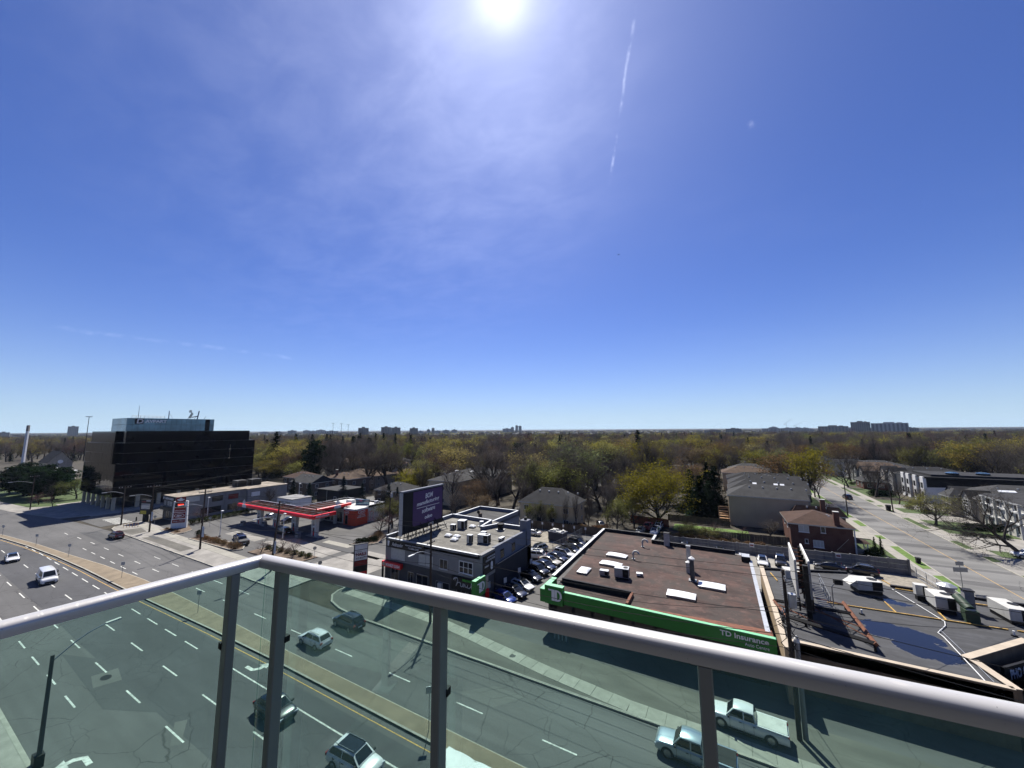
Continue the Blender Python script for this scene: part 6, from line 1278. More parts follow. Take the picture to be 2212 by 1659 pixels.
# pickup: cab as above, then an open/covered box
def pickup():
    t = vehicle('pickup_truck', 5.8, 2.0, 1.88, [(0, .80, .84), (.02, .98, .95), (.06, 1.06, .99), (.24, 1.14, 1.0), (.45, 1.16, 1.0), (.62, 1.16, 1.0), (.625, 1.14, 1.0), (.985, 1.14, .99), (1, 1.0, .97)], (.235, .335, .585, .625), (.165, .785), .42)
    MB().box(-2.80, -.68, -.84, .84, 1.142, 1.20).build('bed_cover', 'paint_car_white', t, world=False)
    for s in (-1, 1): MB().box(-2.86, -.66, (.86 if s > 0 else -.97), (.97 if s > 0 else -.86), 1.143, 1.19).build('bed_rail', 'paint_black', t, world=False)
    return t
PIC = pickup()
def van():
    t = vehicle('cargo_van', 5.6, 2.02, 2.15, [(0, .78, .86), (.02, .98, .95), (.06, 1.05, .99), (.16, 1.18, 1.0), (.5, 1.22, 1.0), (.97, 1.22, 1.0), (1, 1.1, .98)], (.12, .24, .955, .985), (.17, .78), .36)
    for o in list(t.children):
        if o.name.startswith('side_window'):
            bb_ = [v.co.x for v in o.data.vertices]
            if max(bb_) < .6: bpy.data.objects.remove(o)
    for s in (-1, 1): MB().obox((1.15, 1.0 * s, 1.65), (.9, .03, .5)).build('side_window', 'car_glass', t, world=False)
    return t
VAN = van()
PROTO = {'sedan': SED, 'suv': SUV, 'hatch': HAT, 'pickup': PIC, 'van': VAN}
_used = set()
def put(kind, x, y, heading, paint, label, cat='car', group=None, scale=1.0, roof=None, z=.0):
    src = PROTO[kind]
    o = src if kind not in _used else dup(src, (0, 0, 0))
    _used.add(kind)
    o.location = (x, y, z); o.rotation_euler = (0, 0, R(heading)); o.scale = (scale,) * 3
    o['label'] = label; o['category'] = cat
    if group: o['group'] = group
    elif 'group' in o: del o['group']
    repaint(o, paint, ('body', 'cabin', 'bed_rail'))
    if roof: repaint(o, roof, ('bed_cover',))
    return o
# moving traffic (near carriageway drives towards +X, far carriageway towards -X)
put('van', -104.9, 20.0, -3, 'paint_car_white', 'white cargo van driving in the near lanes of the main road', 'van', 'moving traffic')
o = put('sedan', -128.0, 19.4, -5, 'paint_car_white', 'white sedan with glass roof behind the white cargo van', 'car', 'moving traffic')
put('hatch', -37.4, 22.0, 0, 'paint_black', 'black car half hidden behind the railing post by the corner', 'car', 'moving traffic', 1.05)
put('suv', -26.3, 21.9, 3, 'paint_car_white', 'white car with black glass roof nearest the balcony', 'car', 'moving traffic', 1.0)
put('suv', -44.9, 30.75, 180, 'paint_car_white', 'white suv beside the yellow median line seen through the glass', 'suv', 'moving traffic', .98)
put('suv', -44.8, 35.4, 176, 'paint_black', 'black suv at the far kerb seen through the glass', 'suv', 'moving traffic', 1.06)
put('pickup', -3.2, 35.3, 178, 'paint_paleblue', 'pale grey pickup with dark box cover on the road at the bottom edge', 'pickup', 'moving traffic', 1.0, 'black_matt')
put('suv', -131.6, 35.3, 182, 'paint_maroon', 'dark red suv turning by the junction kerb', 'suv', 'moving traffic')
put('sedan', -141.5, 15.8, -5, 'paint_charcoal', 'dark car cut by the left edge of the picture', 'car', 'moving traffic')
put('pickup', .6, 40.55, 176, 'paint_car_white', 'white crew-cab pickup parked on the pavement before the shops', 'pickup', None, 1.0, 'off_white', .15)
put('suv', 39.9, 181, 92, 'paint_black', 'black suv driving up the side street', 'suv', 'moving traffic', 1.05)
put('suv', 52.4, 116.6, 180, 'paint_car_white', 'white suv in the driveway at the right edge', 'suv')
# roof glass on two of them
for o_ in (o,): MB().box(-.9, .55, -.52, .52, 1.452, 1.462).build('glass_roof', 'car_glass', o_, world=False)
nw = [q for q in C.objects if q.get('label') == 'white car with black glass roof nearest the balcony'][0]
MB().box(-1.3, .55, -.6, .6, 1.682, 1.692).build('glass_roof', 'car_glass', nw, world=False)
# row between the shop block and the bank
row = [('hatch', -30.2, 51.2, 'paint_blue', 'bright blue car peeping over the rail in the lot row'), ('sedan', -29.9, 53.9, 'paint_navy', 'dark blue sedan second in the lot row from the street'), ('sedan', -30.0, 56.7, 'paint_car_white', 'white sedan with sunroof third in the lot row from the street'), ('sedan', -30.4, 60.6, 'paint_charcoal', 'black sedan fourth in the lot row behind the white sedan'), ('suv', -30.4, 63.6, 'paint_black', 'black suv with bright roof rails fifth in the lot row'), ('sedan', -30.2, 66.4, 'paint_navy', 'dark navy sedan sixth in the lot row'), ('sedan', -30.3, 69.2, 'paint_cream', 'cream-bonneted car seventh in the lot row'), ('sedan', -29.9, 71.7, 'paint_navy', 'dark blue sedan eighth in the lot row'), ('suv', -29.3, 74.2, 'paint_car_white', 'white suv ninth in the lot row'), ('suv', -28.9, 76.9, 'paint_charcoal', 'dark suv tenth in the lot row'), ('sedan', -28.4, 79.3, 'paint_black', 'black sedan eleventh in the lot row'), ('suv', -29.4, 82.6, 'paint_black', 'black suv last in the lot row beside the bin')]
for k_, x_, y_, pt_, lb in row: put(k_, x_, y_ + .3, rnd.uniform(-18, -10), pt_, lb, 'car', 'cars parked between the shop block and the bank')
put('suv', -35.2, 74.6, 250, 'paint_silver', 'silver car nose-down in the gravel yard', 'car'); put('suv', -34.2, 70.8, 190, 'paint_car_white', 'white car half hidden behind the shop-block corner', 'car'); put('sedan', -42.0, 85.6, 180, 'paint_car_white', 'white car behind the shop block by the board fence', 'car')
put('hatch', -26.2, 87.0, -100, 'paint_car_white', 'white hatchback alone beside the bank back corner', 'car')
put('pickup', -17.6, 104.6, -94, 'paint_red', 'red pickup facing the bank behind the trees', 'pickup', None, .95, 'red_paint'); put('sedan', -18.6, 99.8, -95, 'paint_silver', 'silver car below the red pickup', 'car'); put('suv', -15.3, 100.4, -92, 'paint_car_white', 'white suv beside the red pickup', 'suv'); put('suv', -15.2, 106.2, -92, 'paint_car_white', 'white suv behind the other white suv near the big tree', 'suv')
put('hatch', -29.0, 101.0, -60, 'paint_charcoal', 'dark car under the bare trees behind the lot', 'car')
put('sedan', -8.0, 92.0, 90, 'paint_navy', 'dark car in the wall shadow behind the bank', 'car'); put('sedan', -1.2, 91.0, 90, 'paint_darkgrey', 'grey car by the concrete wall behind the bank', 'car')
put('pickup', 2.9, 87.4, -92, 'paint_car_white', 'white suv-like pickup parked behind the bank roof corner', 'pickup', None, .92, 'paint_car_white' if 'paint_car_white' in M else None); put('sedan', 5.9, 88.6, -93, 'paint_car_white', 'white sedan with sunroof behind the bank', 'car'); put('suv', 8.9, 90.0, -95, 'paint_black', 'black suv right of the white sedan behind the bank', 'suv')
put('sedan', 16.4, 91.0, 168, 'paint_black', 'black car with red tail lights against the concrete wall', 'car'); put('suv', 20.8, 90.9, 168, 'paint_black', 'black suv with glassy roof against the concrete wall', 'suv')
put('pickup', -98.6, 47.6, 166, 'paint_black', 'black pickup at the shrub bed of the filling station', 'pickup', None, 1.0, 'stucco_dark'); put('sedan', -103.0, 49.2, 168, 'paint_blue', 'blue car in front of the black pickup', 'car')
put('suv', -118.5, 65.2, 100, 'paint_silver', 'silver suv parked behind the left canopy columns', 'suv'); put('sedan', -109.4, 65.0, 90, 'paint_black', 'black car behind the second canopy column', 'car')
put('suv', -98.4, 57.0, 180, 'paint_black', 'black suv in shadow at the third fuel pump', 'suv'); put('sedan', -61.5, 119, 100, 'paint_silver', 'pale car parked on the street behind the ivy-clad tree', 'car'); put('sedan', -56, 121, 100, 'paint_car_white', 'white car parked behind the ochre house', 'car')
# white-topped lorry beside the median
lo = thing('box_lorry', 'white tarpaulin-topped lorry cut by the bottom edge', 'truck', (-14.6, 22.75, 0), 0, 'moving traffic')
MB().box(-4.1, 2.6, -1.15, 1.15, .9, 2.95).build('box_body', 'off_white', lo, world=False)
m = MB(); kx, ky = 26, 10; vs = []; fs = []
for i in range(kx + 1):
    for j in range(ky + 1): u, v = i / kx, j / ky; vs.append((-4.15 + 6.8 * u, -1.2 + 2.4 * v, 2.97 + .10 * math.sin(v * math.pi) + .035 * math.sin(u * 23 + 3 * v) * math.sin(v * 7 + u * 3) + rnd.uniform(-.018, .018)))
for i in range(kx):
    for j in range(ky): q = i * (ky + 1) + j; fs.append((q, q + ky + 1, q + ky + 2, q + 1))
m.add(vs, fs).build('tarpaulin', 'white_paint', lo, smooth=70, world=False)
MB().box(2.7, 4.4, -1.1, 1.1, .5, 2.5).build('cab', 'white_paint', lo, world=False); MB().box(-4.0, 4.3, -.9, .9, .5, .85).build('chassis', 'steel_dark', lo, world=False); MB().box(4.36, 4.42, -.95, .95, 1.5, 2.35).build('windshield', 'car_glass', lo, world=False)
for x_ in (-2.6, -1.5, 3.3):
    for s in (-1, 1): w_ = MB().cyl((x_, .8 * s, .5), (x_, 1.14 * s, .5), .5, k=16).build('wheel', 'rubber', lo, world=False); MB().cyl((x_, 1.14 * s, .5), (x_, 1.16 * s, .5), .28, k=12).build('rim', 'rim', w_, world=False)
# ================================================================== poles, wires, lamps, signs
def pole(label, x, y, h, lean=(0, 0), arms=(), lamp=None, base_r=.19, transformer=None, banner=None, group='utility poles along the main road'):
    t = thing('utility_pole', label, 'utility pole', (x, y, 0), 0, group)
    MB().cyl((0, 0, 0), (lean[0], lean[1], h), base_r, base_r * .62, 10).build('shaft', 'wood_pole', t, smooth=True, world=False)
    def at(z): return Vector((lean[0] * z / h, lean[1] * z / h, z))
    for z_, L, ang in arms:
        c = at(z_); d = Vector((math.cos(ang), math.sin(ang), 0)) * L / 2
        MB().cyl(c - d, c + d, .07, k=4).build('crossarm', 'wood_pole', t, world=False)
        for f in (-.9, -.45, .45, .9): p = c + d * f; MB().cyl(p, p + Vector((0, 0, .28)), .06, .05, 6).build('insulator', 'galv', t, world=False)
    if lamp:
        z_, L = lamp; c = at(z_)
        pts = [c + Vector((0, -L * f, .95 * math.sin(f * math.pi * .62))) for f in [i / 8 for i in range(9)]]
        MB().tube(pts, .05, 6).build('lamp_arm', 'galv', t, smooth=True, world=False)
        e = pts[-1]; MB().obox((e.x, e.y - .4, e.z - .02), (.28, .95, .16)).build('lamp_head', 'galv', t, world=False)
    if transformer:
        c = at(transformer); MB().cyl(c + Vector((.45, 0, 0)), c + Vector((.45, 0, 1.1)), .3, k=12).build('transformer', 'galv', t, smooth=True, world=False); MB().box(c.x, c.x + .2, -.05, .05, c.z + .4, c.z + .6).build('bracket', 'steel', t, world=False)
    if banner:
        MB().box(.25, 1.15, -.03, .03, banner - 2.2, banner).build('banner', 'banner_blue', t, world=False)
        for z_ in (banner - 2.2, banner): MB().cyl((0, 0, z_), (1.2, 0, z_), .025, k=4).build('banner_arm', 'steel', t, world=False)
    return t
pm('banner_blue', (.52, .58, .66), .7, var=.25, scale=1.2)
PX = Vector((0, 1, 0))
poles = [('utility pole by the traffic junction left of the price pylon', -148.0, 40.4, 10.8, (-.2, 0), ((10.3, 2.6, R(90)),), (8.6, 3.6), None, None), ('utility pole standing on the kerb before the price pylon', -131.2, 41.3, 12.1, (-.25, 0), ((11.6, 2.6, R(90)),), (9.0, 3.6), None, 5.2), ('dark utility pole beside the shrub bed of the filling station', -102.1, 41.0, 13.0, (.1, 0), ((12.4, 2.4, R(90)),), (9.3, 3.8), None, 5.0), ('leaning utility pole in front of the canopy', -74.4, 41.2, 12.9, (1.3, .1), ((12.2, 2.2, R(90)),), (9.4, 3.4), None, 5.6), ('utility pole with street lamp in front of the shop block', -35.8, 41.3, 13.0, (-.2, 0), ((12.2, 2.6, R(90)), (10.4, 1.6, R(90))), (8.9, 3.4), None, None), ('utility pole with cable clutter in front of the party wall', 4.3, 41.4, 13.6, (-.1, 0), ((13.0, 2.6, R(90)), (10.2, 1.8, R(60))), None, 10.6, None), ('utility pole with transformer behind the shrub island', -74.5, 69.5, 10.7, (.1, .2), ((10.2, 2.4, R(0)),), None, 9.0, None)]
PT = []
for lb, x_, y_, h_, ln, ar_, la, tr_, bn in poles:
    pole(lb, x_, y_, h_, ln, ar_, la, .2, tr_, bn); PT.append(Vector((x_ + ln[0], y_ + ln[1], h_)))
for i, (x_, y_, h_) in enumerate(((-236, 29, 11.5), (-206, 33.4, 11.5), (-256, 24, 11), (45.4, 158.7, 8.9), (31.8, 146, 9.5), (50, 232, 9))):
    pole(('utility pole beside the pines on the far left lawn', 'utility pole at the park corner left of the office block', 'farthest utility pole on the left edge', 'dark leaning utility pole beside the bin on the side street', 'thin pole rising behind the brown roofs', 'thin pole far up the side street')[i], x_, y_, h_, (-.3 if i == 3 else 0, 0), ((h_ - .5, 2.0, R(90)),) if i < 3 else (), (8.8, 4.5) if i < 3 else None, .17, group='outlying utility poles')
def wire(a, b, sag, r, label, group='overhead wires', k=14):
    a, b = Vector(a), Vector(b); pts = [a.lerp(b, i / k) - Vector((0, 0, sag * 4 * (i / k) * (1 - i / k))) for i in range(k + 1)]
    return tag(MB().tube(pts, r, 4).build('overhead_wire', 'steel_dark'), label, 'wire', group)
names = ['junction pole', 'price-pylon pole', 'shrub-bed pole', 'leaning canopy pole', 'shop-block pole', 'party-wall pole']
line = PT[:6] + [Vector((46, 41.5, 13.0))]
nm2 = names + ['right edge']
for i in range(6):
    for dy, dz, sg, r_, wn in ((-1.1, -.3, .5, .020, 'top roadside wire'), (1.1, -.3, .5, .020, 'top wire on the building side'), (.0, -3.6, .8, .026, 'middle cable'), (.15, -5.4, 1.1, .032, 'thick low cable'), (-.15, -6.3, 1.2, .026, 'lowest cable')):
        wire(line[i] + Vector((0, dy, dz)), line[i + 1] + Vector((0, dy, dz)), sg, r_, '%s strung from the %s to the %s' % (wn, nm2[i], nm2[i + 1]), 'main road wires')
for i, (a, b, sg) in enumerate(((PT[2] + Vector((0, 0, -1)), PT[6] + Vector((0, 0, -1)), .8), (PT[3] + Vector((0, 0, -.5)), PT[6] + Vector((0, 0, -.4)), .6), (PT[3] + Vector((0, 0, -4)), (-88.6, 72, 4.4), .5), (PT[3] + Vector((0, 0, -4.5)), (-52, 49, 7.2), .6), (PT[4] + Vector((0, 0, -3)), (-34, 48, 7.3), .3), (PT[4] + Vector((0, 0, -4)), (-32.2, 55, 5.4), .4), (PT[5] + Vector((0, 0, -4)), (3.2, 50, 4.9), .2), (PT[5] + Vector((0, 0, -3)), (-20, 49, 5.1), 1.0), (PT[5] + Vector((0, 0, -3)), (26, 62, 5.0), .7), (PT[0] + Vector((0, 0, -.5)), (-206, 33.4, 11), .9), (PT[1] + Vector((0, 0, -1)), (-149, 52, 6.6), .5), ((-206, 33.4, 11), (-256, 24, 10.6), .8), (PT[6] + Vector((0, 0, -.4)), (-126, 100, 12), 1.0), (PT[1] + Vector((0, 0, -.6)), (-165, 90, 13), 1.2), (PT[1] + Vector((0, 0, -.9)), (-120, 128, 13), 1.6))):
    wire(a, b, sg, .022, ('service wire from the shrub-bed pole over to the transformer pole', 'service wire from the leaning pole to the transformer pole', 'service wire from the leaning pole down to the station shop', 'service wire from the leaning pole to the shop-block corner', 'short service wire from the shop-block pole to its roof', 'service wire from the shop-block pole to the navy side wall', 'short service wire from the party-wall pole to the bank', 'service wire sagging across the green fascia', 'service wire crossing the tar roof puddle', 'wire running from the junction pole towards the park', 'service wire from the price-pylon pole to the taekwondo hall', 'wire between the two park poles', 'wire leaving the transformer pole towards the black box house', 'bright wire crossing before the office block', 'long wire crossing the bare trees behind the canopy')[i], 'service wires')
# cable clutter on the party-wall pole
m = MB()
for i in range(10):
    a = Vector((4.2 + rnd.uniform(-.3, .3), 41.4 + rnd.uniform(-.3, .3), 9.2 + rnd.uniform(-1.5, 1.5))); m.tube([a, a + Vector((rnd.uniform(-.5, .5), rnd.uniform(-.5, .3), -.5)), a + Vector((rnd.uniform(-.7, .7), rnd.uniform(-.4, .4), -1.1)), a + Vector((.2, .1, -1.7))], .035, 5)
tag(m.build('cable_coils', 'rubber'), 'tangle of black cable coils on the party-wall pole', 'cable')
# grey concrete lamp post beside it
t = thing('lamp_post', 'grey round lamp post with white cap beside the party wall', 'lamp post', (4.75, 41.7, 0)); MB().cyl((0, 0, 0), (0, 0, 7.7), .21, .19, 14).build('shaft', 'stucco_grey', t, smooth=True, world=False); MB().cyl((0, 0, 7.7), (0, 0, 7.95), .24, .2, 12).cyl((0, 0, 7.95), (0, 0, 8.2), .2, .04, 12).build('cap', 'white_paint', t, smooth=True, world=False)
# street lamp under the balcony
t = thing('street_lamp', 'tall dark street lamp with curved arm seen through the left glass', 'street lamp', (-48.3, 10.1, 0)); MB().cyl((0, 0, 0), (0, 0, 8.1), .16, .12, 8).build('shaft', 'stucco_dark', t, world=False)
pts = [(0, 0, 7.6), (0, .5, 8.0), (0, 1.2, 8.55), (0, 1.9, 8.95), (0, 2.6, 9.18), (0, 3.0, 9.25)]
MB().tube(pts, .045, 6).build('lamp_arm', 'galv', t, smooth=True, world=False); MB().obox((0, 3.35, 9.28), (.3, .95, .13), 0, R(4)).build('lamp_head', 'off_white', t, world=False); MB().box(-.5, .3, -.3, .25, 0, .9).build('base_box', 'steel_dark', t, world=False)
# forecourt lamps
for i, (x_, y_, h_) in enumerate(((-109.9, 48.0, 6.2), (-93.4, 54.0, 6.0), (-132.7, 54.3, 6.6), (-129.7, 79.6, 7.6), (-146, 84, 6))):
    t = thing('forecourt_lamp', ('white slim forecourt lamp behind the blue car', 'white slim forecourt lamp before the last pump island', 'white slim forecourt lamp beside the taekwondo hall', 'white slim forecourt lamp behind the car wash', 'white slim lamp behind the canopy left end')[i], 'lamp post', (x_, y_, 0), 0, 'white forecourt lamps'); MB().cyl((0, 0, .3), (0, 0, h_), .09, .07, 8).build('shaft', 'white_paint', t, world=False); MB().box(-.1, .75, -.2, .2, h_, h_ + .14).build('lamp_head', 'white_paint', t, world=False); MB().cyl((0, 0, 0), (0, 0, .4), .25, k=10).build('footing', 'concrete', t, world=False)
# signs on the median
for i, (x_, y_, h_, rz) in enumerate(((-23.6, 27.3, 3.5, 40), (-67.1, 27.4, 3.0, 30), (-94.9, 26.8, 2.7, 30), (-120.5, 25.5, 2.6, 30), (-138.6, 24.1, 2.6, 30), (-159.6, 22.1, 2.6, 30))):
    t = thing('median_sign', ('pale sign on a thin post in the median, first from the near end', 'sign on a thin post in the median, second from the near end', 'sign on a thin post where the median widens', 'sign on a thin post in the median, fourth from the near end', 'sign on a thin post in the median, fifth from the near end', 'sign on a thin post at the far tip of the median')[i], 'sign', (x_, y_, .16), R(rz), 'signs along the median'); MB().cyl((0, 0, 0), (0, 0, h_), .035, k=6).build('post', 'steel', t, world=False); MB().box(-.32, .32, -.05, -.02, h_ - .55, h_).build('board', 'galv', t, world=False)
t = thing('street_sign', 'grey double-panel road sign on the side street kerb', 'sign', (32.8, 90.0, 0), R(20)); MB().cyl((0, 0, 0), (0, 0, 4.4), .05, k=6).build('post', 'steel', t, world=False); MB().box(-1.0, 1.0, -.06, -.02, 2.7, 3.4).build('board', 'steel', t, world=False); MB().box(-.55, .55, -.06, -.02, 3.7, 4.3).build('board', 'steel', t, world=False)
for i, (x_, y_) in enumerate(((-73.3, 49.0), (-64.5, 44.3), (31.8, 147), (-140, 45), (-123.9, 51.5))):
    t = thing('road_sign', ('octagonal sign seen edge-on at the station exit', 'grey sign by the nail-bar pylon', 'small blue sign on the side street kerb', 'small sign post by the junction pole', 'small sign on a concrete foot beside the price pylon')[i], 'sign', (x_, y_, 0), R(60)); MB().cyl((0, 0, 0), (0, 0, 2.3), .035, k=6).build('post', 'galv', t, world=False); disc(MB(), (0, -.05, 2.3), X, Zv, .36, .36, 0, .02, 8).build('board', 'steel' if i != 2 else 'banner_blue', t, world=False)
for i, (x_, y_) in enumerate(((-151.2, 44.4), (-149.6, 46.5))): t = thing('bollard', ('dark bollard left of the tenant pylon', 'dark bollard right of the tenant pylon')[i], 'bollard', (x_, y_, 0)); MB().cyl((0, 0, 0), (0, 0, 1.1), .16, k=10).build('post', 'steel_dark', t, world=False); MB().cyl((0, 0, 1.1), (0, 0, 1.18), .17, .08, 10).build('cap', 'steel_dark', t, world=False)
for i, (x_, y_) in enumerate(((-143.4, 40.0), (-142.1, 40.8), (-141.0, 41.6))):
    t = thing('pedestrian_barrier', ('yellowish guard frame nearest the junction pole', 'yellowish guard frame in the middle of the three', 'yellowish guard frame farthest from the junction pole')[i], 'barrier', (x_, y_, .1), R(30), 'guard frames at the corner')
    for a in (-.4, .4): MB().cyl((a, 0, 0), (a, 0, 1.0), .06, k=6).build('post', 'wood_deck', t, world=False)
    MB().cyl((-.4, 0, .95), (.4, 0, .95), .06, k=6).build('rail', 'wood_deck', t, world=False)
# bins, cone, machines behind the bank
def wbin(label, x_, y_, s_=1.0, mat='black_matt', rz=0):
    t = thing('wheelie_bin', label, 'bin', (x_, y_, .08), rz); MB().add([(-.27 * s_, -.3 * s_, .1), (.27 * s_, -.3 * s_, .1), (.27 * s_, .3 * s_, .1), (-.27 * s_, .3 * s_, .1), (-.33 * s_, -.38 * s_, 1.05 * s_), (.33 * s_, -.38 * s_, 1.05 * s_), (.33 * s_, .38 * s_, 1.05 * s_), (-.33 * s_, .38 * s_, 1.05 * s_)], [(3, 2, 1, 0), (0, 1, 5, 4), (1, 2, 6, 5), (2, 3, 7, 6), (3, 0, 4, 7)]).build('body', mat, t, world=False); MB().obox((0, 0, 1.1 * s_), (.72 * s_, .84 * s_, .08)).build('lid', mat, t, world=False)
    for a in (-.26, .26): MB().cyl((a * s_ - .04, .3 * s_, .12), (a * s_ + .04, .3 * s_, .12), .12, k=10).build('wheel', 'rubber', t, world=False)
wbin('large black bin at the foot of the leaning side-street pole', 44.9, 160.6, 1.6); wbin('small black bin on the grass verge by the grey railing', 31.9, 102.4, .95)
t = thing('dumpster', 'dark blue skip full of white rubbish in the gravel yard', 'dumpster', (-34.6, 84.2, 0), R(-8)); MB().box(-1.9, 1.9, -1.2, 1.2, .15, 2.0).build('body', 'blue_bin', t, world=False); MB().box(-2.0, 2.0, -1.3, 1.3, 2.0, 2.12).build('rim', 'blue_bin', t, world=False)
m = MB()
for i in range(26): m.obox((rnd.uniform(-1.6, 1.6), rnd.uniform(-.9, .9), 2.1 + rnd.uniform(0, .2)), (rnd.uniform(.3, .8), rnd.uniform(.3, .7), rnd.uniform(.1, .4)), rnd.uniform(0, 3), rnd.uniform(-.4, .4))
m.build('rubbish', 'off_white', t, world=False)['kind'] = 'stuff'
t = thing('steel_bin', 'low dark lidded bin at the end of the lot row', 'dumpster', (-26.4, 84.0, 0), .2); MB().box(-1.2, 1.2, -.8, .8, .1, 1.3).build('body', 'steel_dark', t, world=False); MB().obox((0, 0, 1.4), (2.5, 1.7, .12), 0, R(8)).build('lid', 'stucco_dark', t, world=False)
t = thing('traffic_cone', 'orange traffic cone against the concrete wall', 'cone', (18.6, 93.3, 0)); pm('cone_orange', (.75, .12, .02), .5); MB().box(-.2, .2, -.2, .2, 0, .04).build('base', 'rubber', t, world=False); MB().cyl((0, 0, .04), (0, 0, .8), .17, .03, 12).build('body', 'cone_orange', t, smooth=True, world=False); MB().cyl((0, 0, .4), (0, 0, .55), .125, .085, 12).build('band', 'letter_white', t, world=False)
t = thing('site_machine', 'small yellow and black site machine behind the tar roof', 'machine', (14.9, 83.5, 0), R(10)); MB().box(-.9, .5, -.6, .6, .35, 1.5).build('body', 'yellow_sign', t, world=False); MB().box(-1.9, -.9, -.5, .5, .35, 2.3).build('cab', 'black_matt', t, world=False)
for a in (-1.3, .2):
    for s in (-.6, .6): MB().cyl((a, s - .1, .35), (a, s + .1, .35), .35, k=12).build('wheel', 'rubber', t, world=False)
# ================================================================== trees
import numpy as np
class TM:
    """fast tri/quad soup for foliage"""
    def __init__(s): s.v = []; s.f = []
    def tri(s, a, b, c): k = len(s.v); s.v += [a, b, c]; s.f.append((k, k + 1, k + 2))
    def leaf(s, c, size, rg):
        n_ = Vector((rg.gauss(0, 1), rg.gauss(0, 1), rg.gauss(0, 1) + .4)).normalized(); q = n_.to_track_quat('Z', 'Y'); a = rg.uniform(0, 6.28); u = q @ Vector((math.cos(a), math.sin(a), 0)); w_ = q @ Vector((-math.sin(a), math.cos(a), 0)); c = Vector(c); k = len(s.v)
        s.v += [c - u * size, c + w_ * size * .55, c + u * size, c - w_ * size * .55]; s.f.append((k, k + 1, k + 2, k + 3))
    def twig(s, a, b, wd, rg):
        d = (b - a); n_ = d.cross(Vector((rg.gauss(0, 1), rg.gauss(0, 1), rg.gauss(0, 1))))
        if n_.length < 1e-6: return
        n_ = n_.normalized() * wd; s.tri(a - n_, a + n_, b)
    def mesh(s, name, mat):
        me = bpy.data.meshes.new(name); me.from_pydata([tuple(p) for p in s.v], [], s.f); me.materials.append(M[mat]); me.update(); return me
def skeleton(seed, h, spread, up, levels, nch, trunkf=.28, lean=0.0):
    """returns wood MB, twig segments (a, b, level)"""
    rg = random.Random(seed); wood = MB(); segs = []; tips = []
    def grow(p, d, L, r, lv):
        n_ = 4 if lv == 0 else 3; pts = [p]; rr = [r]; q = p.copy(); dd = d.copy()
        for i in range(n_):
            dd = (dd + Vector((rg.gauss(0, .10), rg.gauss(0, .10), rg.gauss(0, .05) + up * (.16 if lv else 0)))).normalized(); q = q + dd * L / n_; pts.append(q.copy()); rr.append(r * (1 - .62 * (i + 1) / n_))
        if lv <= 2: wood.tube(pts, rr, (8, 5, 4)[lv])
        else:
            for a, b in zip(pts[:-1], pts[1:]): segs.append((a, b, r))
        if lv >= levels: tips.append(q); return
        kids = nch[lv]
        for c in range(kids):
            f = (trunkf + (1 - trunkf) * (c + rg.random()) / kids) if lv == 0 else (.25 + .75 * (c + rg.random() * .9) / kids)
            f = min(f, 1.0); i = min(int(f * n_), n_ - 1); s_ = f * n_ - i; o = pts[i].lerp(pts[i + 1], s_)
            az = rg.uniform(0, 6.28) if lv else 2.4 * c + rg.uniform(-.4, .4)
            base = (pts[i + 1] - pts[i]).normalized(); side = base.orthogonal().normalized(); side = Matrix.Rotation(az, 3, base) @ side
            ang = rg.uniform(.45, .95) * spread if lv else rg.uniform(.55, 1.0) * spread
            nd = (base * math.cos(ang) + side * math.sin(ang)).normalized()
            ln = L * ((.70 if lv == 0 else .58) * rg.uniform(.75, 1.2)) * (1 - .35 * f if lv == 0 else 1)
            grow(o, nd, ln, max(.012, rr[i] * (.62 if lv == 0 else .56)), lv + 1)
    grow(Vector((0, 0, -.3)), Vector((lean, 0, 1)).normalized(), h * .62, h * .021 + .06, 0)
    return wood, segs, tips
def proto_tree(seed, kind, h=15.0):
    rg = random.Random(seed * 7 + 1)
    if kind == 'bare': wood, segs, tips = skeleton(seed, h, .85, 1.0, 4, (9, 6, 5, 5)); tm = 'twig'
    elif kind == 'vase': wood, segs, tips = skeleton(seed, h, .62, 1.3, 4, (8, 6, 6, 5), .2); tm = 'twig'
    elif kind == 'redtwig': wood, segs, tips = skeleton(seed, h, 1.05, .3, 4, (8, 6, 5, 4), .3); tm = 'twig_red'
    else: wood, segs, tips = skeleton(seed, h, .95, .6, 3, (10, 7, 7), .22); tm = 'twig'
    cr = TM()
    if kind in ('bare', 'vase', 'redtwig'):
        for a, b, r_ in segs: cr.twig(a, b, max(.015, r_ * 1.0), rg)
        for t_ in tips:
            for q in range(2):
                d = Vector((rg.gauss(0, 1), rg.gauss(0, 1), rg.gauss(.5, .8))).normalized(); cr.twig(t_, t_ + d * rg.uniform(.35, .95) * h / 15, .013 * h / 15, rg)
        mt = tm
    else:
        mt = {'yellow': 'leaf_yellow', 'green': 'leaf_green', 'bronze': 'leaf_bronze'}[kind]
        tw_ = TM()
        for a, b, r_ in segs: wood.cyl(a, b, max(.012, r_ * .8), max(.008, r_ * .4), 3, False)
        n_l = 9 if kind != 'bronze' else 7
        for t_ in tips:
            for q in range(n_l): cr.leaf(t_ + Vector((rg.gauss(0, .5), rg.gauss(0, .5), rg.gauss(.05, .42))) * h / 15, rg.uniform(.10, .23) * h / 15, rg)
            for q in range(2):
                d = Vector((rg.gauss(0, 1), rg.gauss(0, 1), rg.gauss(.5, .8))).normalized(); cr.twig(t_, t_ + d * .8, .016, rg)
    return wood.mesh('trunk', 'bark'), cr.mesh('crown', mt)
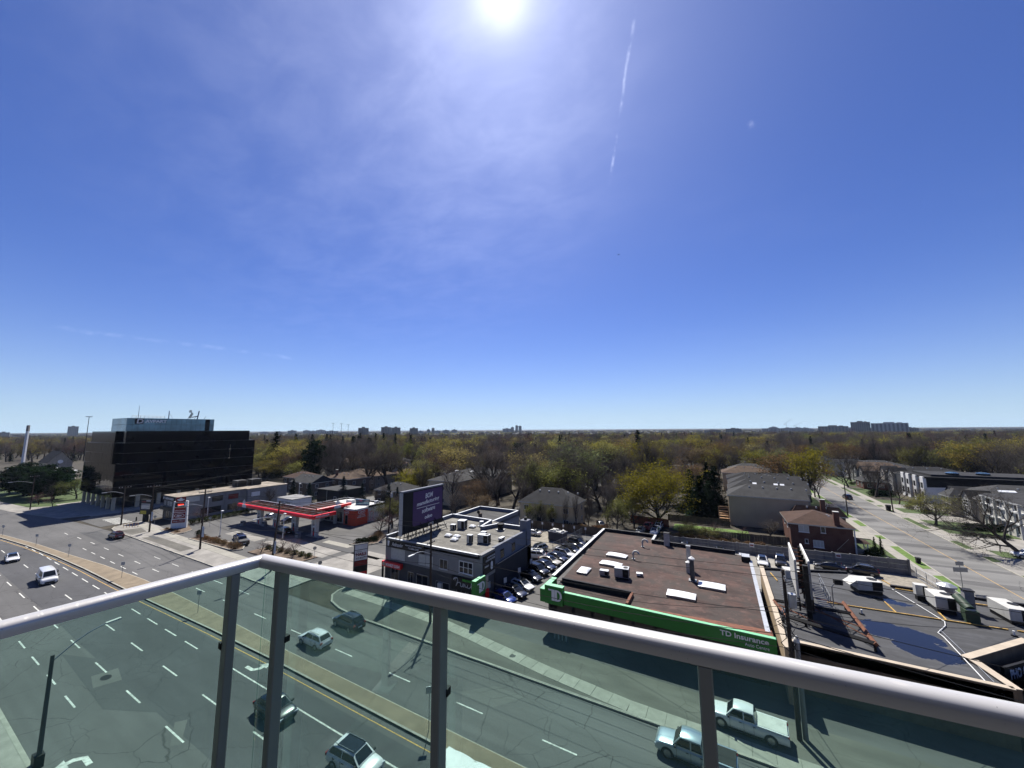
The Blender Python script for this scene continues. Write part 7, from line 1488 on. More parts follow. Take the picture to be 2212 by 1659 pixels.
def proto_conifer(seed, kind, h=12.0):
    rg = random.Random(seed); wood = MB().cyl((0, 0, -.3), (0, 0, h * .97), h * .016 + .05, .02, 7); cr = TM()
    pine = kind == 'pine'; z = h * (.10 if not pine else .16); maxr = h * (.23 if kind == 'spruce' else .27 if kind == 'blue' else .36)
    while z < h * .985:
        f = (z / h); rad = maxr * ((1 - f) ** .85 if not pine else (math.sin(math.pi * min(1, (1 - f) * .95 + .06)) ** .7) * (.55 + .45 * rg.random())) + .12
        k = max(5, int(6 + 8 * (1 - f))) if not pine else 5
        for i in range(k):
            a = rg.uniform(0, 6.283); L = rad * rg.uniform(.72, 1.12); d = Vector((math.cos(a), math.sin(a), 0)); side = Vector((-d.y, d.x, 0)); droop = (-.30 if kind != 'pine' else .18)
            p0 = Vector((0, 0, z)); p1 = p0 + d * L + Vector((0, 0, droop * L))
            if pine: wood.cyl(p0, p1, .05, .02, 3, False)
            ns = max(3, int(L / .42))
            for q in range(ns):
                u = (q + .6) / ns; c = p0.lerp(p1, u) + Vector((rg.gauss(0, .05), rg.gauss(0, .05), rg.gauss(0, .05))); wd = (.30 + .34 * (1 - u)) * (1 if not pine else 1.2) * max(.5, L / 2.2)
                if pine:
                    for _ in range(8): cr.leaf(c + Vector((rg.gauss(0, .34), rg.gauss(0, .34), rg.gauss(.1, .26))), rg.uniform(.2, .42), rg)
                else:
                    e = c + d * .5 + Vector((0, 0, -.12)); cr.tri(c + side * wd + Vector((0, 0, -.10)), c - side * wd * .15, e); cr.tri(c - side * wd + Vector((0, 0, -.10)), e, c + side * wd * .15)
                    cr.tri(c + side * .15, c - side * .15, c + d * .1 + Vector((0, 0, -.45)))
        z += h * (.030 if not pine else .045) * rg.uniform(.8, 1.25)
    return wood.mesh('trunk', 'bark'), cr.mesh('crown', {'spruce': 'needle', 'blue': 'needle_blue', 'pine': 'needle_pine'}[kind])
def proto_maple(seed):
    rg = random.Random(seed); wood, segs, tips = skeleton(seed, 18, 1.12, .55, 3, (16, 9, 7), .10); cr = TM()
    for a, b, r_ in segs: wood.cyl(a, b, max(.012, r_ * .8), max(.008, r_ * .4), 3, False)
    for t_ in tips:
        for q in range(13): cr.leaf(t_ + Vector((rg.gauss(0, .6), rg.gauss(0, .6), rg.gauss(.05, .5))), rg.uniform(.11, .24), rg)
        for q in range(2): d = Vector((rg.gauss(0, 1), rg.gauss(0, 1), rg.gauss(.5, .8))).normalized(); cr.twig(t_, t_ + d * .8, .016, rg)
    return wood.mesh('trunk', 'bark'), cr.mesh('crown', 'leaf_yellow')
def proto_lean(seed):
    rg = random.Random(seed); wood, segs, tips = skeleton(seed, 15, 1.0, .25, 4, (9, 7, 5, 5), .28, .55); cr = TM()
    for a, b, r_ in segs: cr.twig(a, b, max(.016, r_), rg)
    for t_ in tips:
        for q in range(3): d = Vector((rg.gauss(0, 1), rg.gauss(0, 1), rg.gauss(.3, .8))).normalized(); cr.twig(t_, t_ + d * rg.uniform(.35, .95), .014, rg)
    return wood.mesh('trunk', 'bark'), cr.mesh('crown', 'twig')
TP = {'maple': [proto_maple(21)], 'lean': [proto_lean(23)], 'bare': [proto_tree(s_, 'bare') for s_ in (1, 2, 3)], 'vase': [proto_tree(s_, 'vase') for s_ in (4, 5)], 'yellow': [proto_tree(s_, 'yellow') for s_ in (6, 7)], 'green': [proto_tree(s_, 'green') for s_ in (8, 9)], 'bronze': [proto_tree(s_, 'bronze') for s_ in (10,)], 'redtwig': [proto_tree(s_, 'redtwig') for s_ in (11, 12)],
      'spruce': [proto_conifer(s_, 'spruce') for s_ in (1, 2)], 'blue': [proto_conifer(3, 'blue')], 'pine': [proto_conifer(s_, 'pine') for s_ in (4, 5)]}
def tree_height(tp): return max(v.co.z for v in tp[1].vertices)
TH = {k: [tree_height(t_) for t_ in v] for k, v in TP.items()}
_tc = {}
def tree(kind, x_, y_, h_, label, group=None, wide=1.0, var=None, name=None):
    k = var if var is not None else rnd.randrange(len(TP[kind])); k %= len(TP[kind]); tr_, cr_ = TP[kind][k]
    t = thing(name or {'spruce': 'spruce_tree', 'blue': 'spruce_tree', 'pine': 'pine_tree'}.get(kind, 'deciduous_tree'), label, 'tree', (x_, y_, 0), rnd.uniform(0, 6.28), group)
    s_ = h_ / TH[kind][k]; t.scale = (s_ * wide, s_ * wide, s_)
    link('trunk', tr_, t); link('crown', cr_, t)
    return t
G = [('maple', -15.3, 111, 17.9, 'big yellow-green maple just behind the bank roof', 1.45), ('bare', -61, 110, 17.3, 'big bare tree with dark trunk right of the turret house', 1.05), ('bare', -35, 122, 16.5, 'bare spreading tree behind the ochre house', 1.0), ('vase', -65, 159, 21.6, 'tall slim bare tree above the black house', .75), ('vase', -136, 210, 21.0, 'tall vase-shaped bare tree left of centre', 1.0), ('bare', -137, 113, 17.4, 'broad bare tree behind the filling station houses', 1.25), ('bare', -188, 125, 16.8, 'bare tree leaning over the far brown roofs', 1.1), ('yellow', -105, 108, 12.5, 'yellow budding tree directly left of the billboard', 1.0), ('vase', -100, 110, 15.6, 'bare upright tree behind the billboard left edge', .9), ('yellow', -226, 118, 14, 'yellow budding tree right of the office block', 1.2), ('yellow', -205, 108, 12.5, 'lower yellow budding tree beside the office block', 1.2), ('yellow', -192, 116, 11, 'third yellow budding tree right of the office block', 1.3), ('green', -170, 150, 12.5, 'green budding tree among the far brown roofs', 1.1), ('yellow', -30, 178, 23.2, 'tall yellow-brown tree towering behind the big maple', .95), ('bronze', -8, 152, 16.5, 'brownish budding tree right of the big maple', 1.0), ('bronze', -18, 140, 15, 'second brownish tree behind the big maple', 1.0), ('spruce', -2, 131, 14.5, 'dark spruce beside the timber decks', 1.6), ('spruce', -6, 126, 12, 'darker spruce left of the timber decks', 1.7), ('spruce', -4, 138, 15, 'tall dark spruce behind the deck-side spruces', 1.6), ('spruce', -9, 133, 13, 'dark spruce nearest the brownish trees', 1.6),
     ('blue', -139, 83, 8.2, 'blue-green spruce between the hall and the dark-sided house', 1.2), ('blue', -126, 81, 8.0, 'blue-green spruce behind the car wash', 1.15), ('blue', -118, 88.5, 9.8, 'tall blue-green spruce before the black box house', 1.05), ('blue', -110, 90, 7.6, 'blue-green spruce right of the black box house', 1.1), ('blue', -92.7, 86, 9.1, 'blue-green spruce behind the station shop', 1.0), ('blue', -89, 86, 8.4, 'second blue-green spruce behind the station shop', .9),
     ('lean', 52.3, 117.6, 14.5, 'big bare tree overhanging the right edge', 1.15), ('yellow', 49, 143.5, 8.8, 'small yellow-green tree on the front lawn across the street', 1.25), ('bare', 50, 190, 13.5, 'crooked bare tree across the street beyond the black suv', 1.0), ('redtwig', 30.8, 174, 10.7, 'reddish bare street tree near the black suv', .9), ('redtwig', 30.4, 180, 10.2, 'second reddish bare street tree behind the first', .9), ('bronze', 31.5, 252, 13, 'bronze-leaved street tree half way up the side street', 1.25), ('bare', 55, 240, 15, 'dark bare tree in front of the brown gabled house', .9), ('bare', 48, 214, 12, 'bare tree over the brick cottage', 1.0), ('bare', 60, 308, 15.5, 'grey bare tree far along the east side of the street', 1.2), ('bare', 53, 163, 8.5, 'small bare tree on the lawn of the skylit stone house', 1.0), ('bare', 52, 176, 9.5, 'bare tree before the white modern house', .9), ('vase', 54, 207, 13, 'slim bare tree beside the crooked one', .8), ('bare', 50, 262, 13, 'bare tree before the turret townhouse', 1.0), ('vase', 30, 205, 12, 'bare street tree beyond the reddish pair', .9), ('bronze', 29, 222, 11, 'brown-leaved street tree on the west verge', 1.0), ('bare', 46.8, 300, 14, 'bare street tree near the far end of the street', 1.0), ('bare', 27, 290, 15, 'tall bare tree behind the last west-side houses', 1.1), ('bare', 34, 330, 14, 'bare tree far up the west side of the street', 1.0),
     ('redtwig', -75.6, 67.5, 7.2, 'small bare tree at the shrub island by the transformer pole', 1.0), ('redtwig', -88, 46.5, 3.3, 'leftmost of three small reddish trees behind the rail corner', 1.35), ('redtwig', -84.2, 48.6, 3.8, 'middle of three small reddish trees behind the rail corner', 1.35), ('redtwig', -79.6, 48.9, 3.7, 'rightmost of three small reddish trees behind the rail corner', 1.45), ('redtwig', -131, 52.5, 5.6, 'small bare tree beside the price pylon', 1.0), ('bare', -134, 62.5, 5.0, 'bare shrubby tree before the taekwondo hall windows', 1.2), ('bare', -137, 74, 7.5, 'bare tree at the back end of the taekwondo hall', 1.0),
     ('pine', -263, 36.5, 12, 'leftmost dark pine on the park lawn', 1.6), ('pine', -252, 38.5, 12.4, 'second dark pine from the left on the park lawn', 1.6), ('pine', -243, 40.5, 12.2, 'third dark pine from the left on the park lawn', 1.6), ('pine', -235, 39.5, 11.6, 'fourth dark pine from the left on the park lawn', 1.5), ('pine', -229, 42.5, 11, 'dark pine beside the park-corner pole', 1.5), ('pine', -270, 42, 13, 'dark pine at the very left edge of the park', 1.6), ('pine', -246, 48, 11.5, 'dark pine at the back of the park group', 1.6), ('pine', -258, 46, 12.5, 'back-row dark pine at the left edge', 1.2), ('green', -222, 47, 8.5, 'greenish budding tree between the pines and the office block', 1.2), ('green', -219, 55, 9, 'second greenish tree left of the office block', 1.2), ('bare', -224, 41, 7.5, 'bare tree behind the park-corner pole', 1.0), ('yellow', -300, 78, 15, 'bright yellow tree right of the chapel', 1.1), ('redtwig', -207, 38.5, 4.5, 'little bare tree on the plaza lawn', 1.0), ('redtwig', -216, 36.8, 5, 'little bare tree by the green box on the lawn', 1.0),
     ('green', -78, 74, 8.5, 'scrubby tree behind the shrub island', 1.0), ('bare', -82, 77, 9, 'scrubby bare tree between shop and billboard', 1.0), ('bare', -70, 78, 10, 'bare scrub tree left below the billboard', 1.0), ('bare', -64, 84, 10, 'bare scrub tree behind the billboard base', 1.0), ('bronze', -62, 92, 9, 'brown budding tree right of the billboard', 1.0), ('bronze', -70, 99, 12, 'brown budding tree in front of the turret house', .9), ('vase', -104, 92, 8, 'rusty bare shrub tree beside the spruces', 1.3),
     ('green', -46, 92.9, 6.5, 'slender green poplar at the left end of the board fence', .6), ('green', -43, 93.2, 7.5, 'slender green poplar before the ochre house window', .6), ('green', -39.5, 93.2, 7.2, 'slender green poplar right of the ochre house window', .6), ('vase', -36.5, 93.4, 9.5, 'upright bare poplar before the ochre house right corner', .55), ('vase', -33.5, 94, 11, 'upright bare poplar at the fence corner', .5), ('vase', -31, 96, 12, 'tall bare poplar behind the fence corner', .5), ('vase', -27, 99, 12, 'tall bare poplar left of the red pickup', .55), ('green', -24, 98, 9, 'greenish thicket tree beside the red fence', .8), ('green', -21, 104, 10, 'greenish thicket tree behind the red pickup', .8), ('vase', -24.5, 106, 13, 'upright bare tree behind the thicket', .55), ('bare', -29, 108, 12, 'bare tree in the thicket behind the lot', .8), ('redtwig', -41, 98.5, 4, 'low bare shrub tree at the ochre wall', 1.0),
     ('redtwig', -2.5, 106.2, 3.6, 'small reddish shrub tree on the green yard', 1.2), ('redtwig', 3.6, 106, 3.2, 'small reddish shrub tree at the green yard right end', 1.2), ('bare', 9.2, 107, 4.8, 'rounded bare shrub against the beige wall', 1.5), ('green', -7.5, 100.5, 4.2, 'straggly green shrub over the board fence', 1.6), ('green', -4, 99.6, 3.2, 'second straggly shrub along the board fence', 1.8), ('bare', 1.0, 100, 3.0, 'grey straggly shrub along the board fence', 1.8), ('redtwig', 27.4, 150, 4.5, 'low bare shrub tree beside the brown roofs', 1.2)]
for kd, x_, y_, h_, lb, wd in G:
    o = tree(kd, x_, y_, h_, lb, None, wd * (1.0 if kd in ('spruce', 'blue', 'pine', 'maple', 'lean') or wd < .7 else 1.3))
    if kd == 'lean': o.rotation_euler.z = R(205)
TREE_AT = [(q[1], q[2]) for q in G]
# ivy on the big trunk
# conifer stand in the distance right of the office block
for i in range(22): tree('spruce', -318 + i * 5.4 + rnd.uniform(-3, 3), 205 + rnd.uniform(-22, 24), rnd.uniform(17, 24), 'dark spruce in the dense stand right of the office block', 'dark spruce stand', rnd.uniform(.8, 1.05))
# the wood: individual trees first, the rest as one mass
def blocked(x_, y_):
    if -26 < x_ < 62 and y_ < 300 and 28 < x_: return True
    if -24 < x_ < 24 and y_ < 212: return True
    if x_ > 48 and x_ < 96 and y_ < 285: return x_ > 56
    if -57 < x_ < -46 and y_ < 200 and False: return True
    if y_ < 98 + max(0, (-x_ - 140)) * .10: return True
    if -131 < x_ < -112 and y_ < 140: return True
    for p in HOUSE_KEEP:
        if abs(x_ - p[0]) < 10 and -3 < y_ - p[1] + 0 < 15: return True
    return any((x_ - p[0]) ** 2 + (y_ - p[1]) ** 2 < 20 for p in TREE_AT)
kinds = ['bare'] * 15 + ['vase'] * 10 + ['yellow'] * 6 + ['green'] * 4 + ['bronze'] * 3 + ['spruce'] * 3 + ['redtwig'] * 2 + ['pine'] * 1
LBL = {'bare': 'grey bare tree in the wood %s', 'vase': 'upright bare tree in the wood %s', 'yellow': 'yellow budding tree in the wood %s', 'green': 'pale green budding tree in the wood %s', 'bronze': 'brownish budding tree in the wood %s', 'spruce': 'dark spruce in the wood %s', 'redtwig': 'reddish bare tree in the wood %s', 'pine': 'dark pine in the wood %s'}
cand = []
FWD = Vector((-math.sin(R(29)), math.cos(R(29)))); SID = Vector((math.cos(R(29)), math.sin(R(29))))
def field(d0, d1, spacing, jit, tries):
    got = []
    d = d0
    while d < d1:
        wdt = d * 1.45 + 20; k = int(2 * wdt / spacing)
        for i in range(k):
            s_ = -wdt + 2 * wdt * (i + rnd.random()) / k; dd = d + rnd.uniform(0, spacing)
            p = FWD * dd + SID * s_; got.append((p.x, p.y, dd))
        d += spacing
    return got
for (x_, y_, dd) in field(70, 330, 9.2, 5, 1):
    if blocked(x_, y_) or x_ < -520: continue
    if x_ < -165 and y_ < 112 + (-165 - x_) * .06: continue
    cand.append((x_, y_, dd))
cand.sort(key=lambda q: q[2])
n_ind = 190
for x_, y_, dd in cand[:n_ind]:
    kd = rnd.choice(kinds)
    if kd in ('spruce', 'pine') and dd < 190: kd = 'bare'
    if x_ > 90: kd = rnd.choice(['yellow', 'yellow', 'green', 'bare', 'bare', 'bare', 'vase'])
    hh_ = rnd.uniform(12, 20) * (1.15 if dd > 125 else 1) * (1.15 if kd in ('vase', 'spruce') else 1) * (.8 if dd < 120 else 1)
    tree(kd, x_, y_, hh_, ('tall ' if hh_ > 17.5 else 'low ' if hh_ < 13 else '') + LBL[kd] % zone(x_, y_) + (', front row' if dd < 125 else ', second row' if dd < 165 else ', back row'), 'wood trees: ' + kd, rnd.uniform(1.05, 1.5) if kd not in ('spruce', 'pine') else 1.0)
rest = [(x_, y_) for x_, y_, dd in cand[n_ind:]]
rest += [(x_, y_) for x_, y_, dd in field(330, 700, 15.0, 5, 1)]
# light versions for the mass: leafy/twiggy clumps
def clump(seed, mat, n_c, rad, h_, leaf, count, twig=False):
    rg = random.Random(seed); t_ = TM()
    for c in range(n_c):
        cx_, cy_ = (rg.uniform(-rad, rad), rg.uniform(-rad, rad)) if n_c > 1 else (0, 0); hh = h_ * rg.uniform(.75, 1.1); rw = hh * rg.uniform(.32, .42)
        for i in range(count):
            a = rg.uniform(0, 6.283); u = rg.random() ** .45; zf = rg.uniform(-1, 1); rr = rw * u * math.sqrt(max(0, 1 - zf * zf)); p = Vector((cx_ + rr * math.cos(a), cy_ + rr * math.sin(a), hh * .62 + zf * hh * .40 * (.6 + .4 * u)))
            if twig: d = (p - Vector((cx_, cy_, hh * .2))).normalized(); t_.twig(p - d * leaf * 2.2, p + d * leaf * 2.2 + Vector((rg.gauss(0, .4), rg.gauss(0, .4), .2)), leaf * .16, rg)
            else: t_.leaf(p, leaf * rg.uniform(.6, 1.3), rg)
        if twig:
            for i in range(7): d = Vector((rg.gauss(0, .45), rg.gauss(0, .45), 1)).normalized(); t_.twig(Vector((cx_, cy_, hh * .15)), Vector((cx_, cy_, 0)) + d * hh * .85, .22, rg)
        else: t_.twig(Vector((cx_, cy_, 0)), Vector((cx_, cy_, hh * .7)), .3, rg)
    return t_.mesh('clump', mat)
PCOL = bpy.data.collections.new('tree_masters')
def master(me, nm): o = bpy.data.objects.new(nm, me); PCOL.objects.link(o); return o
def joined(tp, nm, sc_):
    bm = bmesh.new()
    for i, q in enumerate(tp):
        a = len(bm.faces); bm.from_mesh(q); bm.faces.ensure_lookup_table()
        for f in bm.faces[a:]: f.material_index = i
    bmesh.ops.scale(bm, vec=sc_, verts=bm.verts); me = bpy.data.meshes.new(nm); bm.to_mesh(me); bm.free(); me.materials.append(tp[0].materials[0]); me.materials.append(tp[1].materials[0]); return master(me, nm)
M1 = [joined(TP[k][v % len(TP[k])], 'm%d' % i, q) for i, (k, v, q) in enumerate((('bare', 0, (1.25, 1.25, .95)), ('bare', 1, (1.3, 1.3, .95)), ('vase', 0, (1.15, 1.15, 1)), ('yellow', 0, (1.3, 1.3, .95)), ('green', 0, (1.3, 1.3, .95)), ('bronze', 0, (1.3, 1.3, .95)), ('spruce', 0, (1.2, 1.2, 1.3)), ('redtwig', 0, (1.2, 1.2, 1.1))))]
M2 = [master(clump(s_, 'twig', 9, 16, 13, .8, 260, True), 'n%d' % s_) for s_ in (11, 12, 15)] + [master(clump(13, 'leaf_yellow', 9, 16, 12, .55, 240), 'n13'), master(clump(14, 'leaf_green', 9, 16, 12, .55, 240), 'n14')]
def scatter(name, pts, masters, weights, smin, smax, label):
    """one object: points with an index, a scale and a turn, each carrying one instance"""
    me = bpy.data.meshes.new(name); me.from_pydata([(x_, y_, 0) for x_, y_ in pts], [], []); k = len(pts)
    ai = me.attributes.new('pick', 'INT', 'POINT'); ai.data.foreach_set('value', rnd.choices(range(len(masters)), weights, k=k))
    a2 = me.attributes.new('size', 'FLOAT', 'POINT'); a2.data.foreach_set('value', [rnd.uniform(smin, smax) for _ in range(k)])
    a3 = me.attributes.new('turn', 'FLOAT', 'POINT'); a3.data.foreach_set('value', [rnd.uniform(0, 6.28) for _ in range(k)])
    o = stuff(link(name, me), label, 'trees')
    g = bpy.data.node_groups.new(name, 'GeometryNodeTree'); g.interface.new_socket('Geometry', in_out='INPUT', socket_type='NodeSocketGeometry'); g.interface.new_socket('Geometry', in_out='OUTPUT', socket_type='NodeSocketGeometry')
    gi, go = g.nodes.new('NodeGroupInput'), g.nodes.new('NodeGroupOutput')
    col = bpy.data.collections.new(name + '_set')
    for q in masters: col.objects.link(q)
    ci = g.nodes.new('GeometryNodeCollectionInfo'); ci.inputs['Collection'].default_value = col; ci.inputs['Separate Children'].default_value = True; ci.inputs['Reset Children'].default_value = True
    ip = g.nodes.new('GeometryNodeInstanceOnPoints'); ip.inputs['Pick Instance'].default_value = True
    def attr(nm, ty): q = g.nodes.new('GeometryNodeInputNamedAttribute'); q.data_type = ty; q.inputs['Name'].default_value = nm; return q.outputs['Attribute']
    cx_ = g.nodes.new('ShaderNodeCombineXYZ'); L_ = g.links.new
    L_(attr('turn', 'FLOAT'), cx_.inputs[2]); L_(gi.outputs[0], ip.inputs['Points']); L_(ci.outputs[0], ip.inputs['Instance']); L_(attr('pick', 'INT'), ip.inputs['Instance Index']); L_(cx_.outputs[0], ip.inputs['Rotation']); L_(attr('size', 'FLOAT'), ip.inputs['Scale']); L_(ip.outputs[0], go.inputs[0])
    md = o.modifiers.new('scatter', 'NODES'); md.node_group = g
    return o
rest = [p for p in rest if not (30 < p[0] < 48 and p[1] < 520)]
scatter('wood_mass', rest, M1, [6, 6, 6, 3.4, 2.4, 2, 1.8, 3], .7, 1.4, 'leafing and bare trees of the wood beyond the back streets')
far = [(x_, y_) for x_, y_, dd in field(700, 1500, 36.0, 9, 1)] 
far2 = [(x_, y_) for x_, y_, dd in field(1500, 5200, 90.0, 9, 1)]
scatter('far_woods', far + far2, M2, [6, 6, 6, 3, 2.4], .5, .85, 'far wooded plain reaching to the horizon')
print('trees', len(cand), len(rest), len(far), len(far2))
# ------------------------------------------------------------------ shrubs and hedges
def bushmesh(seed, mat, a, b, h_, n_, leaf):
    rg = random.Random(seed); t_ = TM()
    for i in range(n_):
        u, v, w_ = rg.gauss(0, .5), rg.gauss(0, .5), rg.random() ** .7
        lim = max(abs(u), abs(v)); 
        if lim > 1: continue
        t_.leaf((u * a, v * b, h_ * w_ * (1 - .4 * lim * lim)), leaf * rg.uniform(.6, 1.3), rg)
    return t_.mesh('foliage', mat)
BM = {'hedge': bushmesh(1, 'hedge_leaf', 1.1, .8, 1.3, 900, .10), 'dark': bushmesh(2, 'needle', 1.2, .8, 1.1, 900, .10), 'dry': bushmesh(3, 'dry_shrub', 1.2, .9, 1.2, 700, .10), 'box': bushmesh(4, 'hedge_leaf', .9, .9, 1.0, 800, .09)}
def bush(kind, x_, y_, s_, label, group, sz=None):
    t = thing('shrub', label, 'shrub', (x_, y_, .02), rnd.uniform(0, 6.28), group); t.scale = (s_, s_, sz or s_); link('foliage', BM[kind], t); o = MB()
    for i in range(4): o.cyl((0, 0, 0), (rnd.uniform(-.5, .5), rnd.uniform(-.5, .5), .7), .02, k=4)
    o.build('stems', 'bark', t, world=False); return t
pl = struct(MB().prism([(-114, 43.4), (-94.4, 44.0), (-93.6, 45.4), (-95.5, 46.6), (-114.5, 46.4)], -.02, .2).build('planting_bed', 'soil')); kerbline([(-114.3, 43.3), (-94.4, 43.8), (-93.3, 45.4), (-95.4, 46.8), (-114.6, 46.6)], .2, .24, 'kerb', pl)
for i in range(11): bush('dry', -112.8 + i * 1.75, 45.2 + rnd.uniform(-.3, .3), rnd.uniform(.75, 1.1), 'dry brown shrub in the bed before the black pickup', 'dry shrubs in the station bed')
bush('dark', -114.2, 45.4, .8, 'small dark clipped bush at the left end of the dry shrub bed', None, 1.6)
p2 = struct(MB().prism([(-131.5, 43.6), (-122.4, 43.3), (-122.0, 45.2), (-124.0, 47.6), (-131.5, 49.5)], -.02, .18).build('planting_bed', 'soil')); kerbline([(-131.5, 43.5), (-122.3, 43.2), (-121.8, 45.2), (-123.8, 47.8)], .2, .22, 'kerb', p2)
for i in range(4): bush('dry', -130.5 + i * 2.1, 44.6, .5, 'low dry plant round the price pylon foot', 'plants at the price pylon')
for i in range(9): bush('hedge', -131.8 - .15 * i, 50.5 + i * 1.8, 1.05, 'green hedge shrub along the taekwondo hall side of the forecourt', 'hedge row by the hall')
p3 = struct(MB().prism([(-75.5, 58.8), (-72.0, 59.6), (-70.5, 62.5), (-72.5, 67.5), (-76.5, 69.0), (-77.0, 66), (-75.0, 63)], -.02, .18).build('planting_bed', 'soil')); kerbline([(-75.6, 58.8), (-72.0, 59.5), (-70.4, 62.5), (-72.4, 67.6)], .2, .22, 'kerb', p3)
for i in range(4): bush('dark', -74.4 + i * .6, 60.6 + i * 1.0, 1.05, 'dark evergreen shrub on the kerbed island', 'dark shrubs on the kerbed island')
for i in range(3): bush('dry', -73.6 - i * .9, 64.8 + i * 1.2, 1.0, 'dry brown shrub on the kerbed island behind the dark ones', 'dry shrubs on the kerbed island')
p4 = struct(MB().prism([(-90.5, 45.0), (-74.5, 45.2), (-74.0, 50.2), (-82, 50.4), (-90.5, 48.4)], -.02, .16).build('planting_bed', 'soil'))
for i in range(7): bush('hedge', -88.6 + i * 2.2, 48.2 + .15 * i, .8, 'low green shrub below the three small reddish trees', 'shrubs below the three small trees')
for i in range(8): bush('dry', -85 + i * 1.5, 83 - i * .2 + rnd.uniform(-1.5, 1.5), 1.5, 'scrubby brown bush behind the station shop', 'scrub behind the station shop')
for i in range(9): bush('dry', -72 + i * 2.2, 76 + rnd.uniform(-4, 5), 1.4, 'brown undergrowth bush left of the shop-block rear wing', 'undergrowth by the rear wing')
for i in range(9): bush('dry', -12 + i * 2.3, 98.6 + rnd.uniform(-.8, .8), 1.3, 'tangled bush between board fence and concrete wall', 'bushes at the board fence')
for i in range(10): bush('dry', -40 + rnd.uniform(0, 14), 94 + rnd.uniform(0, 3), 1.5, 'tangled bush behind the parking-lot fence', 'bushes behind the lot fence')
for i, (x_, y_) in enumerate(((26.6, 105.2), (27.7, 105.7))): t = tree('spruce', x_, y_, 3.6, ('left of two narrow cedars by the brick house porch', 'right of two narrow cedars by the brick house porch')[i], 'cedars by the porch', .8, name='cedar_tree')
for i in range(5): bush('dark', 24.6 + i * .5, 101.6 + i * .9, .8, 'dark low hedge before the brick house porch', 'hedge before the porch', 1.5)
for i in range(6): bush('dark', 50.3 + i * 1.3, 133, .75, 'clipped dark hedge along the driveway across the street', 'clipped hedge across the street', .9)
for i in range(4): bush('dark', 54 + i * 2.2, 141 + i * .5, 1.6, 'dark rounded bush in front of the stone house', 'dark bushes before the stone house')
for i in range(5): bush('dark', 50.5 + i * 1.3, 193.5 + i * .5, 1.9, 'dark fallen-looking shrub under the crooked bare tree', 'shrubs under the crooked tree')
for i, (x_, y_) in enumerate(((54, 162), (52, 168), (56, 178), (54.5, 206), (52, 226), (27, 128), (26.5, 132), (26, 140))): bush('box', x_, y_, 1.3, 'rounded green front-garden bush along the side street', 'front-garden bushes')
# ================================================================== far towers
def az_point(u, dist):      # ground point at a picture column (2212 wide) and a distance along the view axis
    d = dirpx(u, 932); d.z = 0; d.normalize(); f = Vector((-math.sin(R(29)), math.cos(R(29)), 0)); return d * (dist / d.dot(f)), d
pm('tower_a', (.23, .215, .20), .85, var=.10, scale=.02); pm('tower_b', (.30, .24, .20), .85, var=.10, scale=.02); pm('tower_c', (.38, .38, .39), .85, var=.08, scale=.02); pm('tower_strip', (.10, .11, .13), .4, var=.1, scale=.02)
def tower(u0, u1, vtop, dist, mat, label, strips=6, step=None, deep=.5, group='distant apartment towers'):
    a, d = az_point((u0 + u1) / 2, dist); wdt = (u1 - u0) / 794.6 * dist; e = dirpx((u0 + u1) / 2, vtop); h_ = EYE + e.z / math.hypot(e.x, e.y) * math.hypot(a.x, a.y)
    rz = math.atan2(d.y, d.x) - math.pi / 2 + rnd.uniform(-.06, .06)
    t = thing('apartment_tower', label, 'tower block', (a.x, a.y, 0), rz, group); dp = max(14, wdt * deep)
    MB().box(-wdt / 2, wdt / 2, 0, dp, 0, h_).build('wall', mat, t, world=False)
    k = max(2, min(strips, int(wdt / 6)))
    for i in range(k): x_ = -wdt / 2 + wdt * (i + .5) / k; MB().box(x_ - wdt / k * .24, x_ + wdt / k * .24, -.5, .02, 6, h_ - 3).build('window_strip', 'tower_strip', t, world=False)
    fl = int(h_ / 3)
    m = MB()
    for j in range(2, fl): m.box(-wdt / 2 - .15, wdt / 2 + .15, -.75, .01, j * 3.0, j * 3.0 + .55)
    m.build('balcony_slabs', mat, t, world=False)
    MB().box(-wdt * .16, wdt * .14, dp * .3, dp * .7, h_, h_ + 4).build('machine_room', mat, t, world=False)
    if step: MB().box(wdt * .2, wdt * .34, dp * .2, dp * .6, h_, h_ + 2.5).build('machine_room', mat, t, world=False)
    return t
def D2(x_): return (900 + x_ * 1100 / 2212) * .57604
def V2(y_): return (1540 + y_ * 1100 / 2212) * .57604
def D4(x_): return (2600 + x_ * 1240 / 2212) * .57604
def V4(y_): return (1560 + y_ * 1240 / 2212) * .57604
